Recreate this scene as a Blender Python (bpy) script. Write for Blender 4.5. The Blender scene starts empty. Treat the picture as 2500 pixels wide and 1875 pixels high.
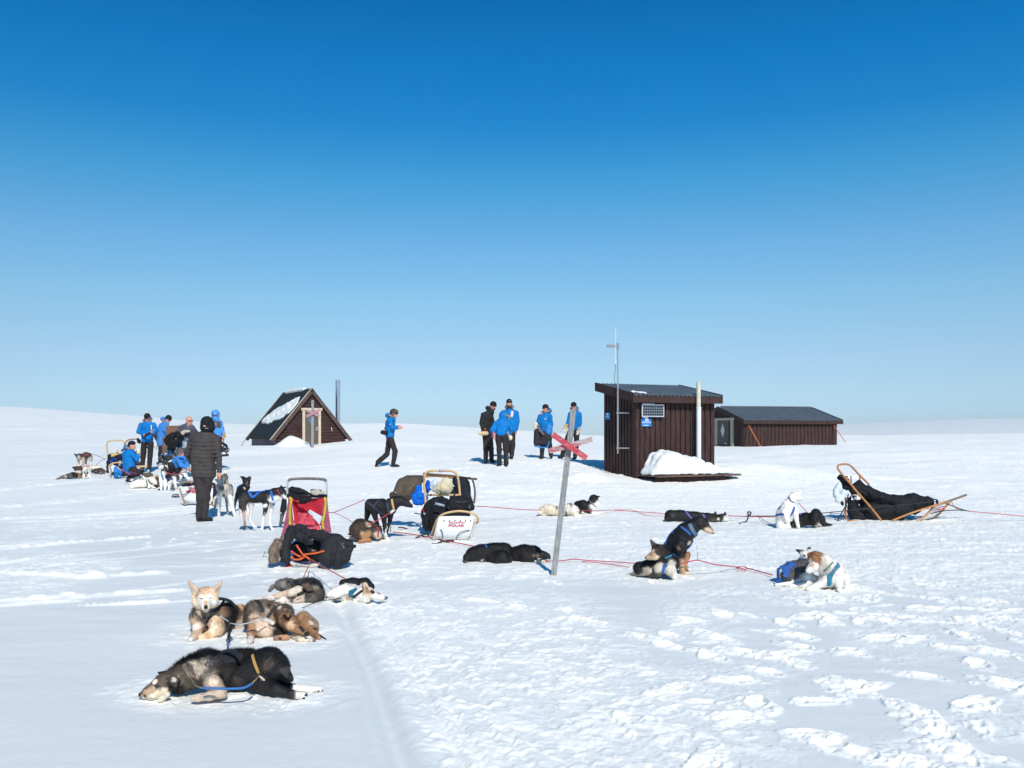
import bpy, math, random
import numpy as np
from mathutils import Vector
from mathutils.bvhtree import BVHTree

SC = bpy.context.scene
COL = SC.collection
F = 2165.0; CX = 1250.0; HY = 1053.0; CAMZ = 1.6       # focal length and horizon measured on the photograph (2500 px wide)
R = math.radians

# ---------------------------------------------------------------- camera, sky, sun, exposure
cam_data = bpy.data.cameras.new('camera')
cam_data.sensor_width = 36.0
cam_data.lens = 36.0 * F / 2500.0
cam_data.shift_y = (HY - 937.5) / 2500.0
cam_data.clip_start = 0.1
cam_data.clip_end = 12000
cam = bpy.data.objects.new('camera', cam_data)
cam.location = (0, 0, CAMZ)
cam.rotation_euler = (R(90), 0, 0)
COL.objects.link(cam)
SC.camera = cam

SUN_EL = 40.0
SUN_AZ = math.atan2(0.27, -0.96)          # direction towards the sun: right of and behind the camera
sun_dir = Vector((math.sin(SUN_AZ) * math.cos(R(SUN_EL)), math.cos(SUN_AZ) * math.cos(R(SUN_EL)), math.sin(R(SUN_EL))))
sl = bpy.data.lights.new('sun', 'SUN')
sl.energy = 4.15; sl.angle = R(0.53); sl.color = (1.0, 0.955, 0.89)
so = bpy.data.objects.new('sun', sl)
so.rotation_euler = sun_dir.to_track_quat('Z', 'Y').to_euler()
COL.objects.link(so)

world = bpy.data.worlds.new('World'); SC.world = world
world.use_nodes = True
nt = world.node_tree; nt.nodes.clear()
wo = nt.nodes.new('ShaderNodeOutputWorld'); bg = nt.nodes.new('ShaderNodeBackground')
sky = nt.nodes.new('ShaderNodeTexSky'); sky.sky_type = 'NISHITA'; sky.sun_disc = False
sky.sun_elevation = R(SUN_EL); sky.sun_rotation = SUN_AZ
sky.altitude = 900; sky.air_density = 1.0; sky.dust_density = 0.3; sky.ozone_density = 2.0
tc = nt.nodes.new('ShaderNodeTexCoord'); sep = nt.nodes.new('ShaderNodeSeparateXYZ')
rmp = nt.nodes.new('ShaderNodeValToRGB'); mul = nt.nodes.new('ShaderNodeVectorMath'); mul.operation = 'MULTIPLY'
nt.links.new(tc.outputs['Generated'], sep.inputs[0]); nt.links.new(sep.outputs['Z'], rmp.inputs[0])
SKY_GRADE = [(0.0, (0.547, 0.779, 1.167)), (0.0199, (0.547, 0.779, 1.167)), (0.0475, (0.63, 0.798, 1.04)), (0.0888, (0.719, 0.882, 1.01)), (0.1453, (0.727, 1.016, 1.091)), (0.2005, (0.596, 1.06, 1.196)), (0.2642, (0.299, 1.036, 1.267)), (0.3246, (0.068, 0.892, 1.303)), (0.3831, (0.011, 0.845, 1.329)), (0.4357, (0.001, 0.746, 1.248)), (1.0, (0.002, 0.597, 0.998))]
#SKYGRADE#
el = rmp.color_ramp.elements
while len(el) < len(SKY_GRADE): el.new(0.5)
for e, (p, c) in zip(el, SKY_GRADE):
    e.position = p; e.color = (c[0], c[1], c[2], 1)
nt.links.new(sky.outputs[0], mul.inputs[0]); nt.links.new(rmp.outputs[0], mul.inputs[1])
tilt = nt.nodes.new('ShaderNodeMapRange'); tilt.inputs['From Min'].default_value = -1; tilt.inputs['To Min'].default_value = 0.85; tilt.inputs['To Max'].default_value = 1.15
sc_ = nt.nodes.new('ShaderNodeVectorMath'); sc_.operation = 'SCALE'
nt.links.new(sep.outputs['X'], tilt.inputs['Value']); nt.links.new(mul.outputs[0], sc_.inputs[0]); nt.links.new(tilt.outputs[0], sc_.inputs['Scale'])
nt.links.new(sc_.outputs[0], bg.inputs['Color']); bg.inputs['Strength'].default_value = 0.1
nt.links.new(bg.outputs[0], wo.inputs[0])
SC.view_settings.view_transform = 'Standard'; SC.view_settings.look = 'None'
SC.view_settings.exposure = 0.0; SC.view_settings.gamma = 1.0; SC.view_settings.use_curve_mapping = False
SC.render.resolution_x = 1024; SC.render.resolution_y = 768

# ---------------------------------------------------------------- small helpers
def lin(c):
    c = np.asarray(c, float) / 255.0
    return np.where(c <= 0.04045, c / 12.92, ((c + 0.055) / 1.055) ** 2.4)

def hash2(ix, iy, seed):
    h = (ix.astype(np.int64) * 374761393 + iy.astype(np.int64) * 668265263 + seed * 1442695041) & 0xFFFFFFFF
    h = ((h ^ (h >> 13)) * 1274126177) & 0xFFFFFFFF
    h = h ^ (h >> 16)
    return (h & 0xFFFFFF) / float(0xFFFFFF)

def vn2(x, y, seed=0):
    ix = np.floor(x); iy = np.floor(y); fx = x - ix; fy = y - iy
    fx = fx * fx * (3 - 2 * fx); fy = fy * fy * (3 - 2 * fy)
    a = hash2(ix, iy, seed); b = hash2(ix + 1, iy, seed); c = hash2(ix, iy + 1, seed); d = hash2(ix + 1, iy + 1, seed)
    return (a * (1 - fx) + b * fx) * (1 - fy) + (c * (1 - fx) + d * fx) * fy

def fbm2(x, y, seed=0, octs=3, gain=0.5):
    s = 0; a = 1; t = 0
    for i in range(octs):
        c, d = math.cos(0.6 + i * 1.1), math.sin(0.6 + i * 1.1)
        s = s + a * vn2((x * c - y * d) * 2 ** i + i * 7.3, (x * d + y * c) * 2 ** i - i * 3.1, seed + i); t += a; a *= gain
    return s / t

def vn3(p, seed=0):
    q = np.floor(p).astype(np.int64); f = p - q; f = f * f * (3 - 2 * f)
    def h(dx, dy, dz):
        return hash2(q[:, 0] + dx + (q[:, 2] + dz) * 57, q[:, 1] + dy + (q[:, 2] + dz) * 131, seed)
    r = 0
    for dx in (0, 1):
        for dy in (0, 1):
            for dz in (0, 1):
                w = (f[:, 0] if dx else 1 - f[:, 0]) * (f[:, 1] if dy else 1 - f[:, 1]) * (f[:, 2] if dz else 1 - f[:, 2])
                r = r + w * h(dx, dy, dz)
    return r

def sstep(a, b, x):
    t = np.clip((x - a) / (b - a), 0, 1); return t * t * (3 - 2 * t)

def W(px, py, Y):
    return np.array([(px - CX) / F * Y, Y, CAMZ - (py - HY) / F * Y])

# ---------------------------------------------------------------- terrain
_cols = np.array([-300, 0, 350, 700, 960, 1230, 1450, 1650, 1900, 2200, 2500, 2800.])
_rows = {
    17: [1256.8] * 12,
    19.5: [1230, 1230, 1229, 1224, 1217, 1213, 1214, 1218, 1224, 1228, 1229, 1229],
    22: [1208, 1208, 1205, 1195, 1181, 1170, 1177, 1178, 1190, 1198, 1200, 1200],
    25: [1180, 1178, 1168, 1160, 1148, 1131, 1142, 1158, 1165, 1172, 1175, 1175],
    28: [1155, 1153, 1147, 1135, 1125, 1110, 1115, 1135, 1145, 1150, 1152, 1152],
    38: [1115, 1113, 1105, 1098, 1080, 1088, 1094, 1108, 1110, 1110, 1110, 1110],
    48: [1088, 1086, 1080, 1076, 1062, 1072, 1083, 1091, 1094, 1088, 1084, 1084],
    68: [1055, 1055, 1052, 1048, 1040, 1056, 1070, 1076, 1074, 1067, 1062, 1062],
    90: [1030, 1030, 1032, 1036, 1031, 1049, 1063, 1070, 1066, 1061, 1056, 1056],
    150: [978, 988, 1014, 1052, 1052, 1062, 1075, 1080, 1082, 1082, 1080, 1080],
    260: [1000, 1010, 1040, 1075, 1080, 1085, 1095, 1095, 1095, 1095, 1095, 1095],
    600: [1095] * 12,
    6000: [1066] * 12,
}
def _build_table():
    Ys = sorted(_rows); lv = np.log(Ys)
    gu = np.arange(-300, 2801, 12.5); gv = np.linspace(math.log(2.0), math.log(6000), 420)
    Z = np.array([CAMZ - (np.array(_rows[y]) - HY) / F * y for y in Ys])       # Ys x cols
    Zi = np.array([np.interp(gu, _cols, z) for z in Z])
    T = np.zeros((len(gv), len(gu)))
    for j in range(len(gu)):
        T[:, j] = np.interp(gv, np.concatenate([[math.log(2), math.log(15)], lv]), np.concatenate([[0, 0], Zi[:, j]]))
    k = np.exp(-0.5 * (np.arange(-12, 13) / 4.0) ** 2); k /= k.sum()
    Tp = np.pad(T, ((12, 12), (0, 0)), mode='edge'); T = sum(k[i] * Tp[i:i + len(gv)] for i in range(25))
    Tp = np.pad(T, ((0, 0), (12, 12)), mode='edge'); T = sum(k[i] * Tp[:, i:i + len(gu)] for i in range(25))
    return gu, gv, T
_gu, _gv, _T = _build_table()

HUMPS = [((px - CX) / F * Y, Y, r, h) for px, Y, r, h in ((720, 37.0, .50, .30), (700, 36.8, .4, .18), (1800, 25.2, 1.9, .20), (1880, 26.5, 2.2, .14), (1440, 22.8, .5, .10), (1410, 22.3, .5, .08), (1885, 44, 2.5, .04), (1960, 43, 3.5, .10), (2180, 37, 6, .30), (560, 36, 2.5, .25), (900, 37, 3, .2))]
def terrain(x, y):
    x = np.asarray(x, float); y = np.asarray(y, float)
    r = np.hypot(x, y) + 1e-9
    u = np.where(y > 0.05 * r, x / np.maximum(y, 0.05 * r), np.sign(x) * 20)
    px = np.clip(CX + F * u, -299, 2799)
    uc = (px - CX) / F
    Ye = np.clip(r / np.sqrt(1 + uc * uc), 2.001, 5999)
    fu = (px - _gu[0]) / 12.5; iu = np.clip(fu.astype(int), 0, len(_gu) - 2); fu = fu - iu
    fv = (np.log(Ye) - _gv[0]) / (_gv[1] - _gv[0]); iv = np.clip(fv.astype(int), 0, len(_gv) - 2); fv = fv - iv
    z = (_T[iv, iu] * (1 - fu) + _T[iv, iu + 1] * fu) * (1 - fv) + (_T[iv + 1, iu] * (1 - fu) + _T[iv + 1, iu + 1] * fu) * fv
    z = z * sstep(-0.4, 0.35, y / r)
    for (hx, hy, hr, hh) in HUMPS:
        z = z + hh * np.exp(-(((x - hx) ** 2 + (y - hy) ** 2) / (hr * hr)) ** 1.3)
    # wind-packed swells
    a = sstep(2.5, 8, r)
    z = z + a * 0.05 * (fbm2(x * 0.35 + 3, y * 0.55, 11, 2) - 0.5)
    return z

def G(px, py, raise_=0.0):
    """point where the ground is seen at this place of the photograph"""
    Ys = np.exp(np.linspace(math.log(2.5), math.log(160), 1600))
    zr = CAMZ - (py - HY) / F * Ys
    zt = terrain((px - CX) / F * Ys, Ys)
    i = np.argmax(zr < zt)
    if not (zr < zt).any(): i = len(Ys) - 1
    Y = Ys[i]
    if i > 0:
        d0 = zr[i - 1] - zt[i - 1]; d1 = zr[i] - zt[i]
        Y = Ys[i - 1] + (Ys[i] - Ys[i - 1]) * d0 / (d0 - d1 + 1e-12)
    w = W(px, py, Y); w[2] += raise_
    return w

# ---------------------------------------------------------------- materials
MATS = {}
def mat(name, base=(0.5, 0.5, 0.5), rough=0.6, metal=0.0, bump=0.0, bscale=40.0, var=0.0, vscale=6.0, attr=None, spec=0.5,
        sheen=0.0, stretch=None, trans=0.0, var2=None, coat=0.0, alpha=1.0):
    if name in MATS: return MATS[name]
    m = bpy.data.materials.new(name); m.use_nodes = True
    n = m.node_tree; b = n.nodes['Principled BSDF']
    b.inputs['Roughness'].default_value = rough; b.inputs['Metallic'].default_value = metal
    b.inputs['Specular IOR Level'].default_value = spec
    b.inputs['Sheen Weight'].default_value = sheen
    b.inputs['Transmission Weight'].default_value = trans
    b.inputs['Coat Weight'].default_value = coat
    b.inputs['Alpha'].default_value = alpha
    co = n.nodes.new('ShaderNodeTexCoord'); mp = n.nodes.new('ShaderNodeMapping')
    n.links.new(co.outputs['Object'], mp.inputs[0])
    if stretch: mp.inputs['Scale'].default_value = stretch
    src = None
    if attr:
        at = n.nodes.new('ShaderNodeAttribute'); at.attribute_name = attr; src = at.outputs['Color']
    else:
        rgb = n.nodes.new('ShaderNodeRGB'); rgb.outputs[0].default_value = (*base, 1); src = rgb.outputs[0]
    if var2 is not None:
        nz = n.nodes.new('ShaderNodeTexNoise'); nz.inputs['Scale'].default_value = vscale * 0.6; nz.inputs['Detail'].default_value = 7
        nz.inputs['Roughness'].default_value = 0.7
        n.links.new(mp.outputs[0], nz.inputs['Vector'])
        rr = n.nodes.new('ShaderNodeValToRGB'); rr.color_ramp.elements[0].position = var2[1]; rr.color_ramp.elements[1].position = var2[2]
        n.links.new(nz.outputs['Fac'], rr.inputs[0])
        mx = n.nodes.new('ShaderNodeMixRGB'); n.links.new(rr.outputs[0], mx.inputs[0]); n.links.new(src, mx.inputs[1])
        mx.inputs[2].default_value = (*var2[0], 1); src = mx.outputs[0]
    if var > 0:
        nz = n.nodes.new('ShaderNodeTexNoise'); nz.inputs['Scale'].default_value = vscale; nz.inputs['Detail'].default_value = 5
        n.links.new(mp.outputs[0], nz.inputs['Vector'])
        mr = n.nodes.new('ShaderNodeMapRange'); mr.inputs['From Min'].default_value = 0.3; mr.inputs['From Max'].default_value = 0.7
        mr.inputs['To Min'].default_value = 1 - var; mr.inputs['To Max'].default_value = 1 + var
        n.links.new(nz.outputs['Fac'], mr.inputs['Value'])
        mx = n.nodes.new('ShaderNodeVectorMath'); mx.operation = 'SCALE'
        n.links.new(src, mx.inputs[0]); n.links.new(mr.outputs[0], mx.inputs['Scale']); src = mx.outputs[0]
    n.links.new(src, b.inputs['Base Color'])
    if bump > 0:
        nz = n.nodes.new('ShaderNodeTexNoise'); nz.inputs['Scale'].default_value = bscale; nz.inputs['Detail'].default_value = 4
        n.links.new(mp.outputs[0], nz.inputs['Vector'])
        bp = n.nodes.new('ShaderNodeBump'); bp.inputs['Strength'].default_value = bump; bp.inputs['Distance'].default_value = 0.02 if name == 'cloth' else 0.01
        n.links.new(nz.outputs['Fac'], bp.inputs['Height']); n.links.new(bp.outputs[0], b.inputs['Normal'])
    MATS[name] = m
    return m

M_FUR = mat('fur', attr='Col', rough=0.6, spec=0.42, var=0.12, vscale=60, bump=0.5, bscale=120, stretch=(1, 1, 3))
M_CLOTH = mat('cloth', attr='Col', rough=0.75, spec=0.25, var=0.14, vscale=11, bump=1.0, bscale=16)
M_SKIN = mat('skin', attr='Col', rough=0.5, spec=0.4)
M_WOOD = mat('varnished_wood', tuple(lin((192, 128, 66)) * 0.9), 0.4, var=0.18, vscale=14, bump=0.1, bscale=60, coat=0.3)
M_PALEWOOD = mat('pale_wood', tuple(lin((214, 178, 128)) * 0.9), 0.5, var=0.12, vscale=14, bump=0.1, bscale=60, var2=((0.30, 0.24, 0.17), 0.55, 0.95))
M_GREYWOOD = mat('grey_weathered_wood', (0.23, 0.23, 0.225), 0.85, var=0.35, vscale=16, bump=0.6, bscale=50, stretch=(6, 6, 0.6), var2=((0.33, 0.33, 0.33), 0.4, 0.75))
M_STEEL = mat('galvanised_steel', (0.42, 0.44, 0.46), 0.4, metal=0.6, var=0.15, vscale=20)
M_BLACKMETAL = mat('black_metal', (0.02, 0.02, 0.022), 0.45, metal=0.3)
M_WHITEP = mat('white_plastic', (0.68, 0.70, 0.71), 0.45, var=0.06, vscale=5, var2=((0.42, 0.40, 0.36), 0.62, 0.85))
M_BROWN = mat('brown_paint', (0.046, 0.0235, 0.021), 0.8, var=0.30, vscale=5, bump=0.35, bscale=30, stretch=(3, 3, 0.7), spec=0.25, var2=((0.075, 0.045, 0.042), 0.5, 0.8))
M_BROWNH = mat('brown_paint_horizontal', (0.050, 0.024, 0.022), 0.8, var=0.30, vscale=4, bump=0.35, bscale=30, stretch=(.7, .7, 3), spec=0.25, var2=((0.068, 0.036, 0.032), 0.5, 0.8))
M_ROOF = mat('roof_sheet', (0.10, 0.125, 0.145), 0.5, var=0.2, vscale=3, spec=0.35)
M_FELT = mat('roofing_felt', (0.016, 0.022, 0.027), 0.9, var=0.3, vscale=3, bump=0.4, bscale=25, spec=0.2)
M_CREAM = mat('cream_paint', (0.55, 0.46, 0.34), 0.75, var=0.15, vscale=8, bump=0.2)
M_REDW = mat('flaking_red_paint', (0.47, 0.052, 0.072), 0.75, var=0.2, vscale=9, bump=0.5, bscale=60, stretch=(2, 6, 6), var2=((0.42, 0.33, 0.33), 0.50, 0.70))
M_REDW2 = mat('worn_red_paint', (0.44, 0.06, 0.08), 0.8, var=0.2, vscale=9, bump=0.5, bscale=60, stretch=(1.5, 6, 6), var2=((0.44, 0.37, 0.36), 0.38, 0.56))
M_SIGN = mat('blue_sign', (0.01, 0.17, 0.50), 0.5)
M_WHITE = mat('white_paint', (0.8, 0.8, 0.8), 0.6)
M_RED = mat('red_print', (0.55, 0.02, 0.04), 0.5)
M_ROPE_R = mat('red_rope', (0.50, 0.045, 0.07), 0.7)
M_ROPE_K = mat('dark_rope', (0.02, 0.022, 0.025), 0.7)
M_ROPE_O = mat('orange_rope', (0.62, 0.10, 0.02), 0.7)
M_ROPE_B = mat('blue_webbing', (0.03, 0.14, 0.36), 0.7)
M_ORANGE = mat('orange_strap', (0.75, 0.20, 0.04), 0.6)
M_PANEL = mat('solar_cell', (0.012, 0.016, 0.03), 0.25, spec=0.6)
M_ALU = mat('aluminium', (0.62, 0.64, 0.66), 0.4, metal=0.5)
M_BRASS = mat('brass', (0.55, 0.42, 0.2), 0.35, metal=0.8)
M_GLASS = mat('dark_glass', (0.10, 0.16, 0.20), 0.1, spec=0.8)

def snow_mat():
    m = bpy.data.materials.new('snow'); m.use_nodes = True
    n = m.node_tree; b = n.nodes['Principled BSDF']
    b.inputs['Base Color'].default_value = (0.86, 0.872, 0.815, 1); b.inputs['Roughness'].default_value = 0.6
    b.inputs['Specular IOR Level'].default_value = 0.25
    at = n.nodes.new('ShaderNodeAttribute'); at.attribute_name = 'Col'      # broken snow is whiter than wind crust; brightness of farther sunlit slopes painted in too
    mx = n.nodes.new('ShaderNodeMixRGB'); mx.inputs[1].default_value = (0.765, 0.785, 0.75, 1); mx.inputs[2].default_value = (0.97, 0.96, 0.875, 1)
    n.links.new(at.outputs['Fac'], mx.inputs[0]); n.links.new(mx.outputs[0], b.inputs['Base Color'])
    co = n.nodes.new('ShaderNodeTexCoord')
    nz = n.nodes.new('ShaderNodeTexNoise'); nz.inputs['Scale'].default_value = 45; nz.inputs['Detail'].default_value = 5; nz.inputs['Roughness'].default_value = 0.6
    n.links.new(co.outputs['Object'], nz.inputs['Vector'])
    bp = n.nodes.new('ShaderNodeBump'); bp.inputs['Strength'].default_value = 0.35; bp.inputs['Distance'].default_value = 0.008
    n.links.new(nz.outputs['Fac'], bp.inputs['Height']); n.links.new(bp.outputs[0], b.inputs['Normal'])
    return m
M_SNOW = snow_mat()

# ---------------------------------------------------------------- object bookkeeping
def tag(o, label=None, cat=None, group=None, kind=None):
    if label: o['label'] = label
    if cat: o['category'] = cat
    if group: o['group'] = group
    if kind: o['kind'] = kind
    return o

def empty(name, loc, label, cat, group=None):
    o = bpy.data.objects.new(name, None); COL.objects.link(o)
    o.location = Vector([float(v) for v in loc]); o.empty_display_size = 0.2
    return tag(o, label, cat, group)

def link_mesh(name, verts, faces, m, parent=None, colors=None, smooth=False, uvless=True):
    me = bpy.data.meshes.new(name)
    verts = np.asarray(verts, float)
    origin = np.zeros(3)
    root = parent
    while root is not None and root.parent is not None: root = root.parent
    # meshes are stored relative to the thing's base
    if parent is not None:
        origin = np.array(root.location)
    elif len(verts):
        origin = np.array([(verts[:, 0].min() + verts[:, 0].max()) / 2, (verts[:, 1].min() + verts[:, 1].max()) / 2, verts[:, 2].min()])
    v = verts - origin
    if isinstance(faces, np.ndarray):
        k = faces.shape[1]
        me.vertices.add(len(v)); me.vertices.foreach_set('co', v.astype(np.float32).ravel())
        me.loops.add(faces.size); me.loops.foreach_set('vertex_index', faces.astype(np.int32).ravel())
        me.polygons.add(len(faces)); me.polygons.foreach_set('loop_start', np.arange(0, faces.size, k, dtype=np.int32))
        me.polygons.foreach_set('loop_total', np.full(len(faces), k, dtype=np.int32))
    else:
        me.from_pydata([tuple(a) for a in v], [], [tuple(int(i) for i in f) for f in faces])
    me.update(calc_edges=True)
    me.validate()
    if smooth and len(me.polygons): me.polygons.foreach_set('use_smooth', np.ones(len(me.polygons), dtype=bool))
    if colors is not None:
        ca = me.color_attributes.new('Col', 'FLOAT_COLOR', 'POINT')
        cc = np.ones((len(v), 4), np.float32); cc[:, :3] = colors
        ca.data.foreach_set('color', cc.ravel())
    if isinstance(m, (list, tuple)):
        for q in m: me.materials.append(q)
    elif m: me.materials.append(m)
    o = bpy.data.objects.new(name, me); COL.objects.link(o)
    if parent is not None:
        o.parent = parent
    else:
        o.location = Vector(origin)
    return o

class MB:
    """collects shapes that become one mesh"""
    def __init__(s): s.v = []; s.f = []; s.mi = []; s.pc = []
    def add(s, vs, fs, mi=0):
        k = len(s.v); kf = len(s.f); s.v += [np.asarray(a, float) for a in vs]; s.f += [[i + k for i in f] for f in fs]; s.mi += [mi] * len(fs); s.pc.append((k, len(s.v), kf, len(s.f)))
        return s
    def box(s, o, a, b, c, mi=0):
        """box from corner o with edge vectors a, b, c"""
        o, a, b, c = (np.asarray(q, float) for q in (o, a, b, c))
        vs = [o, o + a, o + a + b, o + b, o + c, o + a + c, o + a + b + c, o + b + c]
        fs = [(0, 3, 2, 1), (4, 5, 6, 7), (0, 1, 5, 4), (1, 2, 6, 5), (2, 3, 7, 6), (3, 0, 4, 7)]
        if np.dot(np.cross(a, b), c) < 0: fs = [f[::-1] for f in fs]
        return s.add(vs, fs, mi)
    def bar(s, p, q, w, t, up=(0, 0, 1), mi=0):
        """board from p to q, w wide across and t thick along 'up'-ish"""
        p = np.asarray(p, float); q = np.asarray(q, float); d = q - p; L = np.linalg.norm(d); d = d / L
        up = np.asarray(up, float); u = up - d * np.dot(up, d); u /= np.linalg.norm(u); sd = np.cross(d, u)
        return s.box(p - sd * w / 2 - u * t / 2, d * L, sd * w, u * t, mi)
    def tube(s, pts, r, seg=8, closed=False, mi=0, caps=True):
        P = [np.asarray(p, float) for p in pts]; n = len(P)
        rr = r if hasattr(r, '__len__') else [r] * n
        vs = []; fs = []; prev = None
        for i in range(n):
            if closed: t = P[(i + 1) % n] - P[i - 1]
            else: t = P[min(i + 1, n - 1)] - P[max(i - 1, 0)]
            t = t / (np.linalg.norm(t) + 1e-12)
            if prev is None:
                a = np.array([0, 0, 1.0]) if abs(t[2]) < 0.9 else np.array([1.0, 0, 0])
                u = np.cross(t, a); u /= np.linalg.norm(u)
            else:
                u = prev - t * np.dot(prev, t); u /= (np.linalg.norm(u) + 1e-12)
            prev = u; w = np.cross(t, u)
            for k in range(seg):
                a = 2 * math.pi * k / seg
                vs.append(P[i] + rr[i] * (math.cos(a) * u + math.sin(a) * w))
        m = n if closed else n - 1
        for i in range(m):
            j = (i + 1) % n
            for k in range(seg):
                l = (k + 1) % seg
                fs.append((i * seg + k, i * seg + l, j * seg + l, j * seg + k))
        if not closed and caps:
            fs.append(tuple(range(seg - 1, -1, -1))); fs.append(tuple((n - 1) * seg + k for k in range(seg)))
        return s.add(vs, fs, mi)
    def build_each(s, name, m, parent=None, smooth=False):
        """every piece an object of its own"""
        for v0, v1, f0, f1 in s.pc:
            link_mesh(name, np.array(s.v[v0:v1]), [[i - v0 for i in f] for f in s.f[f0:f1]], m, parent, smooth=smooth)
    def build(s, name, m, parent=None, smooth=False):
        o = link_mesh(name, np.array(s.v), s.f, m, parent, smooth=smooth)
        if isinstance(m, (list, tuple)) and len(o.data.polygons) == len(s.mi):
            o.data.polygons.foreach_set('material_index', np.array(s.mi, dtype=np.int32))
        return o

def spline(pts, n=8):
    """Catmull-Rom through the points"""
    P = np.array(pts, float)
    if len(P) < 3: return [P[0] + (P[-1] - P[0]) * t for t in np.linspace(0, 1, n + 1)]
    Q = np.vstack([2 * P[0] - P[1], P, 2 * P[-1] - P[-2]]); out = []
    for i in range(1, len(Q) - 2):
        for k in range(n):
            t = k / n
            out.append(0.5 * ((2 * Q[i]) + (-Q[i - 1] + Q[i + 1]) * t + (2 * Q[i - 1] - 5 * Q[i] + 4 * Q[i + 1] - Q[i + 2]) * t * t
                              + (-Q[i - 1] + 3 * Q[i] - 3 * Q[i + 1] + Q[i + 2]) * t ** 3))
    out.append(P[-1]); return out

def txt(body, size, o, u, v, m, parent, name='lettering', extrude=0.0015, bold=0.0, align='LEFT', width=None, label=None):
    """lettering with its baseline start at o, reading along u, upright along v"""
    cu = bpy.data.curves.new('t', 'FONT'); cu.body = body; cu.size = 1.0; cu.extrude = extrude / size; cu.offset = bold
    cu.align_x = align; cu.resolution_u = 2
    ob = bpy.data.objects.new('t', cu); COL.objects.link(ob)
    dg = bpy.context.evaluated_depsgraph_get(); dg.update()
    me = bpy.data.meshes.new_from_object(ob.evaluated_get(dg))
    bpy.data.objects.remove(ob); bpy.data.curves.remove(cu)
    V = np.array([v_.co[:] for v_ in me.vertices]); fs = [list(p.vertices) for p in me.polygons]
    bpy.data.meshes.remove(me)
    u = np.asarray(u, float); v = np.asarray(v, float); nrm = np.cross(u, v)
    sx = size
    if width: sx = width / (V[:, 0].max() - V[:, 0].min())
    P = np.asarray(o, float) + V[:, :1] * sx * u + V[:, 1:2] * size * v + V[:, 2:3] * size * nrm
    ob = link_mesh(name, P, fs, m, parent)
    return ob

def rope(name, pts, r, m, label, cat='rope', group=None, n=6):
    b = MB(); b.tube(spline(pts, n), r, 6)
    o = b.build(name, m, None, smooth=True)
    return tag(o, label, cat, group)
# ---------------------------------------------------------------- soft bodies: one smooth surface grown round tapered limbs
def _sd_cap(P, a, b, ra, rb):
    ab = b - a; L2 = float(ab @ ab)
    if L2 < 1e-12: return np.sqrt(((P - a) ** 2).sum(-1)) - max(ra, rb)
    t = np.clip(((P - a) @ ab) / L2, 0, 1)
    q = P - a - t[..., None] * ab
    return np.sqrt((q * q).sum(-1)) - (ra + (rb - ra) * t)

def _sd_tri(P, a, b, c, th):
    ba = b - a; cb = c - b; ac = a - c; pa = P - a; pb = P - b; pc = P - c
    nor = np.cross(ba, ac)
    s = np.sign(pa @ np.cross(ba, nor)) + np.sign(pb @ np.cross(cb, nor)) + np.sign(pc @ np.cross(ac, nor))
    def seg(p, e):
        t = np.clip((p @ e) / (e @ e), 0, 1); q = t[..., None] * e - p; return (q * q).sum(-1)
    d2 = np.where(s < 2.0, np.minimum(np.minimum(seg(pa, ba), seg(pb, cb)), seg(pc, ac)), (pa @ nor) ** 2 / (nor @ nor))
    return np.sqrt(d2) - th

def _sd_ell(P, c, r, M):
    q = (P - c) @ M.T / r
    k0 = np.sqrt((q * q).sum(-1)); k1 = np.sqrt(((q / r) ** 2).sum(-1)) + 1e-9
    return k0 * (k0 - 1.0) / k1

def prim_sdf(P, pr):
    t = pr[0]
    if t == 'cap': return _sd_cap(P, pr[1], pr[2], pr[3], pr[4])
    if t == 'tri': return _sd_tri(P, pr[1], pr[2], pr[3], pr[4])
    return _sd_ell(P, pr[1], pr[2], pr[3])

def prim_box(pr):
    t = pr[0]
    if t == 'cap':
        lo = np.minimum(pr[1] - pr[3], pr[2] - pr[4]); hi = np.maximum(pr[1] + pr[3], pr[2] + pr[4])
    elif t == 'tri':
        A = np.array([pr[1], pr[2], pr[3]]); lo = A.min(0) - pr[4]; hi = A.max(0) + pr[4]
    else:
        m = pr[2].max(); lo = pr[1] - m; hi = pr[1] + m
    return lo, hi
# every primitive: (type, ..., k, colour) with k = blending radius

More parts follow.
